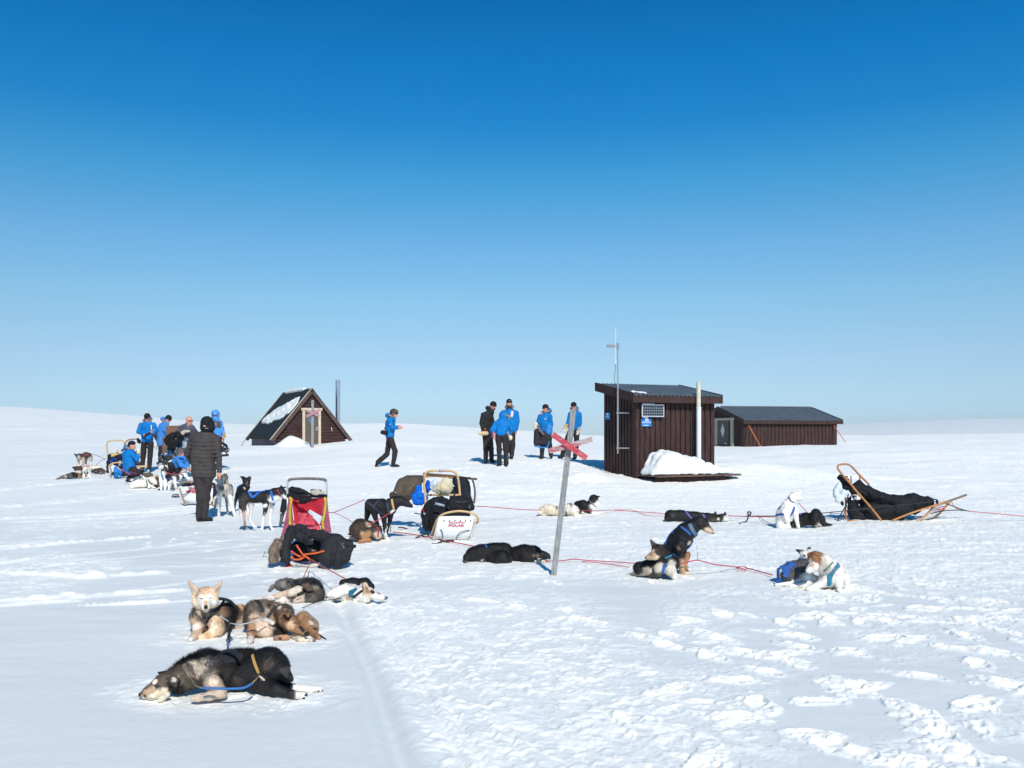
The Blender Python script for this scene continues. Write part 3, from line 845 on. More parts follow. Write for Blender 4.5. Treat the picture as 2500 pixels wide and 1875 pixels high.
# upright boards over the joints
rng = random.Random(4)
for u in np.arange(0.155, w_ - 0.06, 0.158):
    mb.box(A(u - 0.05 + rng.uniform(-.006, .006), -0.036, zb), A.u * 0.095, A.v * 0.04, np.array([0, 0, zroof(0) - 0.20 - zb]))
for v in np.arange(0.13, d_ - 0.05, 0.158):
    mb.box(A(-0.036, v - 0.05, zb), A.u * 0.04, A.v * 0.095, np.array([0, 0, zroof(v) - rt - 0.08 - zb]))
    mb.box(A(w_ - 0.004, v - 0.03, zb), A.u * 0.03, A.v * 0.06, np.array([0, 0, zroof(v) - rt - 0.08 - zb]))
mb.box(A(-0.04, -0.050, zb), A.u * 0.11, A.v * 0.03, np.array([0, 0, zroof(0) - 0.2 - zb])); mb.box(A(-0.045, -0.012, zb), A.u * 0.03, A.v * 0.11, np.array([0, 0, zroof(0) - 0.2 - zb]))
mb.box(A(w_ - 0.07, -0.045, zb), A.u * 0.11, A.v * 0.03, np.array([0, 0, zroof(0) - 0.2 - zb]))
mb.build('wall', M_BROWN, shed)
mb = MB(); u0, u1 = -0.235, 2.565
corrugated(mb, A, u0 + 0.03, u1 - 0.03, -0.27, zroof(-0.27), 1.78, zroof(1.78))
rf = mb.build('roof', M_ROOF, shed)
mb = MB()
mb.box(A(u0, -0.245, zroof(-0.25) - 0.205), A.u * (u1 - u0), A.v * 0.03, np.array([0, 0, 0.18]))
for uu in (u0, u1 - 0.03):
    side_prism(mb, A, uu, uu + 0.03, [(-0.25, zroof(-0.25) - 0.20), (1.76, zroof(1.76) - 0.20), (1.76, zroof(1.76) + 0.035), (-0.25, zroof(-0.25) + 0.035)])
mb.build_each('fascia', M_BROWN, rf)
snow_lump('roof_snow', shed, [ucap(A(0.0, 0.15, zroof(0.15)), A(0.28, -0.08, zroof(-0.08)), 0.055, 0.04)], 0.025)
# solar panel
def onfront(px, py, v=-0.05):
    # ray meets the plane v = const of the building
    o = np.array([0, 0, CAMZ]); d = W(px, py, 1.0) - o; p0 = A(0, v, 0)
    t = ((p0 - o) @ A.v) / (d @ A.v); q = o + d * t - A.o; return q @ A.u, q[2]
ua, za = onfront(1566, 987, -0.1); ub, zbt = onfront(1620, 1018, -0.1)
p = MB(); p.box(A(ua, -0.13, zbt), A.u * (ub - ua), A.v * 0.035, np.array([0, 0, za - zbt])); sp = p.build('solar_panel', M_ALU, shed)
p = MB(); W0 = ub - ua - 0.05; H0 = za - zbt - 0.05
for i in range(9):
    for j in range(4):
        p.box(A(ua + 0.025 + W0 / 9 * i + 0.004, -0.134, zbt + 0.025 + H0 / 4 * j + 0.004), A.u * (W0 / 9 - 0.008), A.v * 0.004, np.array([0, 0, H0 / 4 - 0.008]))
p.build('cell', M_PANEL, sp)
p = MB(); p.box(A(ua + .05, -0.10, za), A.u * 0.35, A.v * 0.05, np.array([0, 0, 0.025])); p.box(A(ua + .05, -0.10, zbt - 0.03), A.u * 0.14, A.v * 0.05, np.array([0, 0, 0.028])); p.build_each('bracket', M_ALU, sp)
# signs
def sign_on(fn, px0, py0, px1, py1, A_, frontal=True, name='sign'):
    if frontal:
        a, z1_ = onfront(px0, py0, -0.05); b, z0_ = onfront(px1, py1, -0.045)
        q = MB(); q.box(A(a, -0.052, z0_), A.u * (b - a), A.v * 0.012, np.array([0, 0, z1_ - z0_])); sg = q.build('sign', M_SIGN, shed)
        wd = b - a
        txt('HJÄLPTELEFON', 0.045, A(a + 0.02, -0.055, z0_ + (z1_ - z0_) * 0.44), A.u, np.array([0, 0, 1.]), M_WHITE, sg, width=wd - 0.04, bold=0.02)
        q = MB(); cx = a + wd * 0.52
        q.box(A(cx - 0.04, -0.056, z0_ + (z1_ - z0_) * 0.68), A.u * 0.09, A.v * 0.003, np.array([0, 0, 0.085])); em = q.build('emblem', M_WHITE, sg)
        q = MB(); q.box(A(cx - 0.018, -0.0592, z0_ + (z1_ - z0_) * 0.72), A.u * 0.045, A.v * 0.003, np.array([0, 0, 0.02])); q.box(A(cx - 0.005, -0.0592, z0_ + (z1_ - z0_) * 0.72 + 0.024), A.u * 0.02, A.v * 0.003, np.array([0, 0, 0.03])); q.build('handset', M_SIGN, em)
        q = MB(); q.box(A(a + 0.05, -0.056, z0_ + 0.02), A.u * wd * 0.55, A.v * 0.003, np.array([0, 0, 0.014])); q.build('small_print', M_WHITE, sg)
sign_on(None, 1566, 1022, 1590, 1041, A)
o_ = np.array([0, 0, CAMZ])
def onleft(px, py, u=-0.05):
    d = W(px, py, 1.0) - o_; t = ((A(u, 0, 0) - o_) @ A.u) / (d @ A.u); q = o_ + d * t - A.o; return q @ A.v, q[2]
va, z1_ = onleft(1490, 1007); vb, z0_ = onleft(1478, 1025)
q = MB(); q.box(A(-0.06, va, z0_), A.v * (vb - va), A.u * 0.012, np.array([0, 0, z1_ - z0_])); sg = q.build('sign', M_SIGN, shed)
q = MB(); q.box(A(-0.0635, va + (vb - va) * .35, z0_ + (z1_ - z0_) * .62), A.v * (vb - va) * .3, A.u * 0.003, np.array([0, 0, .06])); q.build('emblem', M_WHITE, sg)
txt('Hjälptelefon', 0.05, A(-0.0635, vb - 0.04, z0_ + (z1_ - z0_) * .36), -A.v, np.array([0, 0, 1.]), M_WHITE, sg, width=(vb - va) - 0.08, bold=0.02)
# vent pipe
pv = W(1706, 1053, 23.42); pv[2] = 0
p = MB(); p.tube([pv + [0, 0, 0.5], pv + [0, 0, 2.22]], 0.062, 16); vp = p.build('vent_pipe', M_WHITEP, shed, smooth=False)
p = MB(); p.tube([pv + [-.005, 0, 2.222], pv + [-.007, 0, 2.90]], 0.058, 16); p.build('upper_pipe', mat('yellowed_plastic', (0.60, 0.55, 0.44), 0.5, var=0.12, vscale=4), vp)
p = MB(); p.tube([pv + [0, 0, 2.20], pv + [0, 0, 2.24]], 0.068, 16); p.build('joint', M_WHITEP, vp)
# mast
mx = W(1508.5, 1053, 23.35); mx[2] = 0
def zr(row, Y=23.35): return CAMZ - (row - HY) / F * Y
mast = empty('radio_mast', mx + [0, 0, zr(1107)], 'thin grey steel radio mast with whip antenna beside the tall shed', 'antenna')
p = MB(); p.tube([mx + [0, 0, zr(1107)], mx + [0, 0, zr(930)]], 0.022, 10); p.tube([mx + [0, 0, zr(930)], mx + [-.008, 0, zr(838)]], 0.017, 8)
for r_ in (900, 875, 920, 960, 1060, 1085): p.tube([mx + [0, 0, zr(r_)], mx + [0, 0, zr(r_ + 3)]], 0.027, 8)
p.build('pole', M_STEEL, mast)
p = MB(); ax_ = mx + [-0.06, 0, 0]; p.tube([ax_ + [0, 0, zr(886)], ax_ + [0, 0, zr(801)]], 0.007, 6); p.tube([ax_ + [0, 0, zr(888)], ax_ + [0, 0, zr(880)]], 0.02, 8); p.build('whip_antenna', M_WHITEP, mast)
p = MB(); p.box(mx + [-0.30, -0.03, zr(848)], np.array([0.23, 0, 0]), np.array([0, 0.06, 0]), np.array([0, 0, 0.065])); p.box(mx + [-0.03, -0.04, zr(853)], np.array([0.06, 0, 0]), np.array([0, 0.08, 0]), np.array([0, 0, 0.17])); p.build('aerial_box', mat('grey_box', (0.2, 0.22, 0.24), 0.5), mast)
for row in (1008, 1094):
    p = MB(); z = zr(row); t_ = W(1536, row, 23.15); p.tube([mx + [-0.04, 0, z], t_], 0.018, 8); p.build('bracket', M_STEEL, mast)
p = MB(); p.tube(spline([mx + [-0.055, 0, zr(884)], mx + [-0.06, 0, zr(893)], mx + [-0.065, 0, zr(940)], A(-0.02, 0.3, zroof(.3) - .1)], 6), 0.006, 5); p.build('cable', M_ROPE_K, mast)
# lid with snow piled on
plat = empty('waste_tank_lid', A(1.1, -0.6, 0.4), 'low plank lid under a snow heap in front of the tall shed', 'lid')
zl = CAMZ - (1163 - HY) / F * 22.2
p = MB()
for k in range(7):
    p.box(A(-0.02, -0.10 - 0.13 * (k + 1), zl - 0.025 + 0.005 * (k % 2)), A.u * (2.42 + 0.05 * (k % 3) + (0.03 * k)), A.v * 0.125, np.array([0, 0, 0.035]))
p.build('planks', mat('weathered_brown_boards', (0.11, 0.065, 0.05), 0.85, var=0.3, vscale=8, bump=0.5), plat)
p = MB(); p.box(A(0.05, -0.85, zl - 0.5), A.u * 2.25, A.v * 0.04, np.array([0, 0, 0.45])); p.box(A(0.5, -0.87, zl - 0.3), A.u * .06, A.v * 0.08, np.array([0, 0, 0.26])); p.box(A(1.4, -0.87, zl - 0.3), A.u * .06, A.v * 0.08, np.array([0, 0, 0.26])); p.build_each('frame', M_BROWN, plat)
pr = []
prof = [(0.14, .12), (0.28, 0.36), (0.42, .62), (0.65, .68), (0.9, .62), (1.2, .54), (1.5, .47), (1.8, .36), (2.05, .24), (2.3, .10)]
for (u, hgt) in prof:
    r_ = 0.17
    for v in (-0.25, -0.5, -0.72):
        top = max(hgt * (1 - 0.35 * abs(v + 0.35)) - r_ + 0.02, 0.0)
        pr.append(ucap(A(u, v, zl + 0.02), A(u, v + 0.05, zl + top), r_, r_ * 0.95, 0.12))
for u in np.arange(0.12, 2.3, 0.2): pr.append(ucap(A(u, -0.85, zl + .05), A(u + .15, -0.84, zl + .06), 0.05, 0.055, 0.08))
sn = snow_lump('snow_pile', None, pr, 0.035, 'snow heap piled on the plank lid against the tall shed', 'snow', 0.028, 4, flat=zl + .016)
sn['kind'] = 'stuff'

# --- A-frame hut
dxy = np.array([-2.36, 4.4]); dxy /= np.hypot(*dxy)
A = Axes(-8.565, 38.0, math.atan2(-dxy[0], dxy[1])); zA = 3.443
slope = (3.443 - 1.30) / 1.71; hutl = 5.0
hut = empty('steep_roofed_hut', A(0, 2.5, 0.9), 'dark brown hut with steep black gable roof and cream-framed door', 'hut')
def zs(t): return zA - abs(t) * slope
mb = MB(); wz = 0.10
hw = 1.50
poly_prism(mb, A, [(-hw, 0.0), (hw, 0.0), (hw, zs(hw) - wz), (0, zA - wz), (-hw, zs(hw) - wz)], 0.14, hutl - 0.12)
z = 0.3
while z < zA - 0.3:                            # lapped horizontal boards of the gable
    t1 = min(hw, (zA - wz - z - 0.1) / slope)
    if t1 > 0.08:
        mb.box(A(-t1, 0.108, z), A.u * 2 * t1, A.v * 0.031, np.array([0, 0, 0.008])); mb.box(A(-t1, 0.113, z + 0.008), A.u * 2 * t1, A.v * 0.027, np.array([0, 0, 0.095]))
    z += 0.125
mb.build('wall', M_BROWNH, hut); mb = MB()
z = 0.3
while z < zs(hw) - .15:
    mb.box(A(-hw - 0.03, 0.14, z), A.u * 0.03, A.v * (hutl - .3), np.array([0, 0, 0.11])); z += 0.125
mb.build('side_boards', mat('weathered_skylit_boards', (.125, .11, .135), .85, var=.25, vscale=5, bump=.3), hut)  # weathered boards; bluish skylight of the shaded side is mixed into their colour
mb = MB(); th = 0.06
for sgn in (-1, 1):
    a = A(0, 0.0, zA); b = A(sgn * 1.73, 0.0, zs(1.73)); e = b - a
    nn = np.cross(e, A.v) * (1 if sgn < 0 else -1); nn /= np.linalg.norm(nn); nn = nn if nn[2] > 0 else -nn
    mb.box(a - nn * 0.04, e, A.v * hutl, nn * th)
rf = mb.build('roof', M_FELT, hut)
mb = MB(); mc = MB()
for sgn in (-1, 1):
    for v in (-0.025, hutl):
        a = A(0, v, zA - .01); e = A(sgn * 1.76, v, zs(1.76)) - A(0, v, zA)
        nn = np.cross(e, A.v); nn /= np.linalg.norm(nn); nn = nn if nn[2] > 0 else -nn
        mb.box(a - nn * 0.13, e, A.v * 0.025, nn * 0.15)
        if sgn < 0: mc.box(a + nn * 0.022, e, A.v * 0.09, nn * 0.02)
mb.build_each('bargeboard', mat('worn_brown_boards', (0.085, 0.052, 0.042), 0.85, var=0.35, vscale=6, bump=.4), rf); mc.build_each('verge_trim', M_CREAM, rf)
# door
zd0, zd1 = 0.95, 2.50
p = MB(); p.box(A(-0.29, 0.075, zd0 - .25), A.u * 0.58, A.v * 0.045, np.array([0, 0, zd1 - zd0 + .25])); 
dr = p.build('door', mat('grey_brown_door', (0.075, 0.058, 0.045), 0.8, var=.2, vscale=10), hut)
p = MB()
for k in range(-9, 14):                        # diagonal boarding
    x0 = -0.29; z0 = zd0 + k * 0.13
    a0 = np.array([x0, z0]); d_2 = np.array([0.58, 0.58])
    t0 = max(0, (zd0 - .2 - z0) / 0.58); t1 = min(1, (zd1 - z0) / 0.58)
    if t1 > t0: p.bar(A(a0[0] + d_2[0] * t0, 0.072, a0[1] + d_2[1] * t0), A(a0[0] + d_2[0] * t1, 0.072, a0[1] + d_2[1] * t1), 0.008, 0.09, up=(0, 0, 1))
p.build('boarding', mat('door_board', (0.10, 0.078, 0.06), 0.8, var=.2, vscale=10), dr)
p = MB(); c_ = (-0.03, 2.08); q_ = .19; p.add([A(c_[0] - q_ * .95, 0.055, c_[1]), A(c_[0], 0.055, c_[1] - q_), A(c_[0] + q_ * .95, 0.055, c_[1]), A(c_[0], 0.055, c_[1] + q_), A(c_[0] - q_, 0.07, c_[1]), A(c_[0], 0.07, c_[1] - q_), A(c_[0] + q_, 0.07, c_[1]), A(c_[0], 0.07, c_[1] + q_)],
      [(0, 1, 2, 3), (0, 4, 5, 1), (1, 5, 6, 2), (2, 6, 7, 3), (3, 7, 4, 0)]); p.build('diamond_window', M_GLASS, dr)
p = MB(); p.tube([A(0.22, 0.03, 1.75), A(0.22, 0.07, 1.75)], 0.03, 10); p.tube([A(0.14, 0.03, 1.66), A(0.25, 0.03, 1.66)], 0.014, 8); p.tube([A(0.24, 0.03, 1.66), A(0.24, 0.07, 1.66)], 0.016, 8); p.build_each('door_handle', M_ALU, dr)
p = MB()
for x0, x1 in ((-0.40, -0.29), (0.29, 0.40)): p.box(A(x0, 0.05, zd0 - .3), A.u * (x1 - x0), A.v * 0.06, np.array([0, 0, zd1 - zd0 + .3]))
p.box(A(-0.46, 0.04, zd1), A.u * 0.92, A.v * 0.07, np.array([0, 0, 0.10])); p.build('door_frame', M_CREAM, hut)
p = MB(); p.bar(A(0.86, 0.09, 1.78), A(0.90, 0.09, 1.62), 0.03, 0.03); p.build('hook', M_ALU, hut)
p = MB(); q = A(1.93, 2.6, 0); p.tube([q + [0, 0, 0.6], q + [0, 0, CAMZ - (928 - HY) / F * q[1]]], 0.105, 18)
ch = p.build('stove_pipe', mat('bright_steel', (0.50, 0.56, 0.62), 0.28, metal=0.9, var=.1, vscale=6), hut, smooth=False)
p = MB()
for r_ in (930, 965, 1000): z = CAMZ - (r_ - HY) / F * q[1]; p.tube([q + [0, 0, z - .02], q + [0, 0, z + .02]], 0.112, 18)
p.build_each('collar', M_STEEL, ch)
# guy wires
p = MB(); p.tube([A(-1.73, hutl, zs(1.73)), A(-2.2, hutl + .3, 0.5)], 0.012, 5); p.tube([A(-1.70, .9, zs(1.73)), A(-2.0, 0.2, .5)], 0.012, 5); p.tube([A(1.76, 0, zs(1.76)), A(2.2, -.3, .6)], 0.012, 5); p.build_each('guy_wire', M_BLACKMETAL, hut)
# snow lying on the left slope and on the ridge
def onroof(px, py):
    o = o_; d = W(px, py, 1.0) - o; a = A(0, 0, zA); e = A(-1.73, 0, zs(1.73)) - a; nn = np.cross(e, A.v); nn /= np.linalg.norm(nn); nn = nn if nn[2] > 0 else -nn
    t = ((a - o) @ nn) / (d @ nn); return o + d * t + nn * 0.03, nn
fr_ = Fr(540, 900, 900, 1300, 1493)
outl = [(795, 298), (765, 305), (720, 335), (680, 355), (640, 380), (590, 402), (545, 430), (520, 455), (480, 480), (450, 505), (425, 535), (425, 552), (450, 548), (480, 558), (515, 545), (540, 525), (570, 518), (600, 512), (630, 495), (655, 470), (690, 452), (720, 420), (750, 385), (780, 345)]
mid = [(740, 345), (700, 385), (650, 425), (600, 462), (550, 485), (500, 520), (450, 535)]
pr = []
Po = [onroof(*fr_.px(*p)) for p in outl]; Pm_ = [onroof(*fr_.px(*p))[0] for p in mid]
for i in range(len(Po)):
    a_, b_ = Po[i][0], Po[(i + 1) % len(Po)][0]; c_ = min(Pm_, key=lambda m_: np.linalg.norm(m_ - (a_ + b_) / 2)); pr.append(('tri', a_, b_, c_, 0.045, 0.03, np.ones(3)))
for a_, b_ in zip(Pm_[:-1], Pm_[1:]):
    pr.append(('cap', a_, b_, .09, .09, .15, np.ones(3)))
    for p_ in Po: 
        if np.linalg.norm(p_[0] - (a_ + b_) / 2) < .75: pr.append(('tri', a_, b_, p_[0], 0.045, 0.03, np.ones(3)))
V, Fq = grow(pr, 0.035, 0.008, 5); o = link_mesh('roof_snow', smooth_mesh(V, Fq, 1), Fq, M_SNOW, hut, smooth=True)
snow_lump('ridge_snow', hut, [ucap(A(0, 1.2, zA), A(0, 4.2, zA), 0.10, 0.13)], 0.04)

# --- long low hut at the back
A = Axes(12.27, 47.0, math.atan2(1.4, 5.79))
lhut = empty('long_low_hut', A(3, 3, 0.8), 'long low dark brown plank hut with corrugated grey roof and orange straps', 'hut')
L_, D2 = 5.96, 5.96
def zg(v): return 2.20 + (2.98 - abs(v - 2.98)) * (2.965 - 2.20) / 2.98
mb = MB(); wi, ws = 0.12, 0.18
def side_prism_uv(mb, u0, u1, pts): side_prism(mb, A, u0, u1, pts)
side_prism(mb, A, wi, L_ - 0.25, [(ws, -0.5), (D2 - ws, -0.5), (D2 - ws, zg(D2 - ws) - .12), (2.98, zg(2.98) - .12), (ws, zg(ws) - .12)])
for u in np.arange(wi + 0.1, L_ - 0.3, 0.218): mb.box(A(u, ws - 0.038, -0.5), A.u * 0.13, A.v * 0.043, np.array([0, 0, zg(ws) - .14 + .5]))
for v in np.arange(ws + 0.08, D2 - ws, 0.218): mb.box(A(wi - 0.038, v, -0.5), A.u * 0.043, A.v * 0.13, np.array([0, 0, zg(v) - .16 + .5]))
mb.build('wall', M_BROWN, lhut)
mb = MB(); corrugated(mb, A, 0.03, L_ - 0.03, -0.02, zg(-0.02), 2.98, zg(2.98), 0.15, .022); corrugated(mb, A, 0.03, L_ - 0.03, D2, zg(D2), 2.981, zg(2.98) - .002, 0.15, .022)
rf = mb.build('roof', M_ROOF, lhut)
mb = MB(); mb.box(A(0, -0.03, zg(0) - 0.21), A.u * L_, A.v * 0.03, np.array([0, 0, 0.185]))
for uu in (-0.002, L_ - 0.028):
    for (va_, vb_) in ((0.0, 2.98), (D2, 2.98)):
        side_prism(mb, A, uu, uu + 0.03, [(va_, zg(va_) - .2), (vb_, zg(vb_) - .2), (vb_, zg(vb_) + .04), (va_, zg(va_) + .04)][::(1 if va_ < vb_ else -1)])
mb.build_each('fascia', M_BROWN, rf)
p = MB(); p.tube([A(0.2, 2.98, zg(2.98) + .03), A(L_ - .1, 2.98, zg(2.98) + .03)], 0.05, 6); p.build('ridge_cap', M_ROOF, rf)
def ong(px, py, u=0.05):
    d = W(px, py, 1.0) - o_; t = ((A(u, 0, 0) - o_) @ A.u) / (d @ A.u); q = o_ + d * t - A.o; return q @ A.v, q[2]
v0_, z1_ = ong(1779, 1026); v1_, z0_ = ong(1752, 1090)
p = MB(); p.box(A(0.05, v0_, z0_ - .2), A.v * (v1_ - v0_), A.u * 0.04, np.array([0, 0, z1_ - z0_ + .2])); dr = p.build('door', mat('dark_door', (0.06, 0.055, 0.05), .7), lhut)
p = MB(); vm = (v0_ + v1_) / 2
for k in range(12):
    zz = z0_ - .3 + k * 0.14
    for (va_, vb_) in ((v0_, vm), (v1_, vm)):
        if zz + .55 < z1_: p.bar(A(0.045, va_, zz), A(0.045, vb_, zz + .55), 0.012, 0.05, up=(0, 0, 1))
p.build('boarding', mat('grey_board', (0.11, 0.10, 0.09), .8, var=.2, vscale=9), dr)
vc, zc = ong(1765, 1051); q_ = .36
for nm, g, m_, off in (('window_frame', 1.22, mat('raw_timber', (0.30, 0.19, 0.10), .7), 0.035), ('diamond_window', 1.0, mat('pale_glass', (.34, .40, .42), .2, spec=.8), 0.028)):
    p = MB(); a_ = q_ * g; hv = a_ * .62
    pts = [(vc - hv, zc), (vc, zc - a_), (vc + hv, zc), (vc, zc + a_)]
    p.add([A(off, v, z) for v, z in pts] + [A(off + .006, v, z) for v, z in pts], [(3, 2, 1, 0), (0, 1, 5, 4), (1, 2, 6, 5), (2, 3, 7, 6), (3, 0, 4, 7)]); p.build(nm, m_, dr)
p = MB(); v2, zz2 = ong(1777, 1082); p.tube([A(0.0, v2, zz2), A(0.0, v2 + .25, zz2)], .025, 6); p.build_each('door_handle', M_ALU, dr)
p = MB()
for a_, b_ in ((1783, 1789), (1745, 1751)):
    va_, _ = ong(b_, 1060, 0.0); vb_, _ = ong(a_, 1060, 0.0); p.box(A(-0.01, va_, z0_ - .3), A.v * (vb_ - va_), A.u * 0.09, np.array([0, 0, z1_ - z0_ + .3]))
va_, zt_ = ong(1790, 1026, -0.02); vb_, _ = ong(1741, 1026, -0.02)
p.box(A(-0.03, va_, z1_), A.v * (vb_ - va_), A.u * 0.1, np.array([0, 0, 0.13])); p.build('door_frame', mat('greyed_cream_paint', (.36, .32, .26), .8, var=.2), lhut)
p = MB(); 
for a_, b_ in (((1828, 1039, 46.9), (1858, 1092, 45.2)), ((2035, 1038, 48.4), (2064, 1079, 47.0))):
    p.tube([W(*a_), W(*b_)], 0.022, 6)
p.build_each('guy_strap', M_ORANGE, lhut)

# ---------------------------------------------------------------- trail markers
def marker(name, base_px, Yb, pole_top, pole_w, arms, label, bury=0.3):
    base = W(base_px[0], base_px[1], Yb); top = W(pole_top[0], pole_top[1], Yb + 0.05)
    t = empty(name, base, label, 'trail marker')
    d = (top - base) / np.linalg.norm(top - base)
    p = MB(); p.bar(base - d * bury, top, pole_w, pole_w * 0.62, up=(0, -1, 0)); p.build('post', M_GREYWOOD, t)
    for i, (a, b, wd, m_) in enumerate(arms):
        fa = (HY - a[1]) ; Ya = Yb - pole_w * 0.33 - 0.012 - 0.026 * i if i == len(arms) - 1 or True else Yb
        P0 = W(a[0], a[1], Ya); P1 = W(b[0], b[1], Ya)
        p = MB(); p.bar(P0, P1, wd, 0.022, up=(0, -1, 0)); ar = p.build('cross_arm', m_, t)
        if wd > 0.07:
            q = MB(); c = W((a[0] + b[0]) / 2, (a[1] + b[1]) / 2, Ya - .013)
            for dx in (-.03, .03): q.tube([c + [dx, 0, dx * .5], c + [dx, -.004, dx * .5]], .005, 6)
            q.build_each('nail', M_STEEL, ar)
    return t
Ym = G(1352, 1404)[1]
marker('trail_marker', (1352, 1402), Ym, (1400, 1000), 13.5 * Ym / F, [((1340, 1101), (1446, 1073), 13.5 * Ym / F * .95, M_REDW2), ((1349, 1060), (1432, 1119), 14 * Ym / F, M_REDW)],
       'grey weathered post with red wooden cross leaning in the foreground snow')
Y2 = 35.5
marker('trail_marker', (763, 1094), Y2, (763.5, 977), .095, [((749, 1001), (781, 1016), .09, mat('faded_pink', (.40, .26, .26), .8)), ((748, 1017), (782, 1000), .09, mat('faded_pink2', (.44, .20, .22), .8))],
       'upright grey post with faded pink cross standing before the steep-roofed hut')
# ---------------------------------------------------------------- dogs
F_A = Fr(330, 1560, 800, 1730); F_B = Fr(440, 1400, 800, 1580); F_C = Fr(620, 1380, 960, 1490); F_D = Fr(640, 1120, 1240, 1420)
F_E = Fr(860, 950, 1460, 1420, 2118); F_G = Fr(1500, 1180, 2140, 1460); F_H = Fr(1280, 970, 1500, 1430, 793); F_I = Fr(420, 1000, 720, 1320, 1555)
F_J = Fr(130, 1090, 280, 1180); F_K = Fr(250, 1060, 420, 1200, 2014); F_L = Fr(290, 1130, 560, 1290); F_M = Fr(1980, 1100, 2400, 1320)
F_N = Fr(330, 990, 480, 1160, 1464); F_O = Fr(500, 990, 580, 1120, 1021); F_P = Fr(1140, 950, 1460, 1160)
BLACK = (22, 19, 20); WHITE = (222, 215, 204); CREAM = (212, 192, 166); TAN = (176, 138, 100); RUST = (146, 98, 62); GREY = (112, 104, 95); DKGREY = (66, 61, 57)
BROWN = (84, 62, 46); NOSE = (22, 20, 21); PINK = (196, 128, 120); GINGER = (178, 112, 62)
BLUEH = mat('blue_harness', (0.02, 0.10, 0.36), 0.7); BLACKH = mat('black_harness', (0.014, 0.015, 0.018), 0.75); REDH = mat('red_harness', (0.26, 0.03, 0.05), 0.7)
TEALH = mat('teal_harness', (0.01, 0.15, 0.24), 0.7); GREYH = mat('grey_collar', (0.10, 0.12, 0.13), .7); YELH = mat('tan_collar', (0.50, 0.30, 0.08), 0.7)
DOGGRP = 'sled dogs resting on the snow'
random.seed(5)

def dog(label, fr, base, chains, tris=(), paints=(), straps=(), k=0.035, h=None, fur=None, furlen=0.027, flow=(0, 0, -1), lift=0.55, blend=None, mottle=0.34, dY=0.0, free=(), bald=()):
    px, py = fr.px(*base); Y = G(px, py)[1] + dY
    b = Body(fr, Y, k); b.bald = list(bald)
    def dd(p):
        x, y, d, r = p
        if d == 'g': d = G(*fr.px(x, y + r))[1] - Y
        return (x, y, d, r)
    def ds(c):                     # coats are duller than the colours noted from the sunlit photograph
        g = sum(c) / 3.0; u = 1.10 if g > 120 else 1.0; return tuple(min(243, (g + (v - g) * 0.74) * u) for v in c)
    for c in chains:
        c = (ds(c[0]),) + tuple(c[1:])
        kk = c[2] if len(c) > 2 else None
        b.chain(c[0], [dd(p) for p in c[1]], kk)
    for t in tris: b.tri(ds(t[0]), *t[1:])
    for p in paints: b.paint(ds(p[0]), *p[1:4], *([(p[4] if len(p) > 4 else .35) * .62] + list(p[5:])))
    if h is None: h = min(max(0.0011 * Y, 0.006), 0.017)
    if fur is None: fur = int(min(26000, 620000 / Y ** 1.8)) if Y < 18 else 0
    base_pt = W(px, py, Y)
    t = empty('sled_dog', base_pt, label, 'dog', DOGGRP)
    finish(b, 'body', t, h, M_FUR, wrinkle=0.003 if Y < 12 else 0, wscale=26, blend=blend or max(0.004, 0.0006 * Y), mottle=mottle, fur=fur, furlen=furlen,
           furw=0.0032 * max(1, Y / 7), flow=flow, lift=lift, seed=int(px), smooth=1)
    for s in straps:
        nm, m_, w, lines = s[:4]
        mb = MB()
        for ln in lines: strap_geo(mb, b, ln, w, lift=0.010 if Y > 8 else 0.008)
        mb.build_each(nm, m_, t)
    for f_ in free:
        nm, m_, r_, pts = f_
        mb = MB(); mb.tube(spline([b.P(*p) for p in pts], 6), r_, 6); mb.build(nm, m_, t, smooth=True)
    return t, b

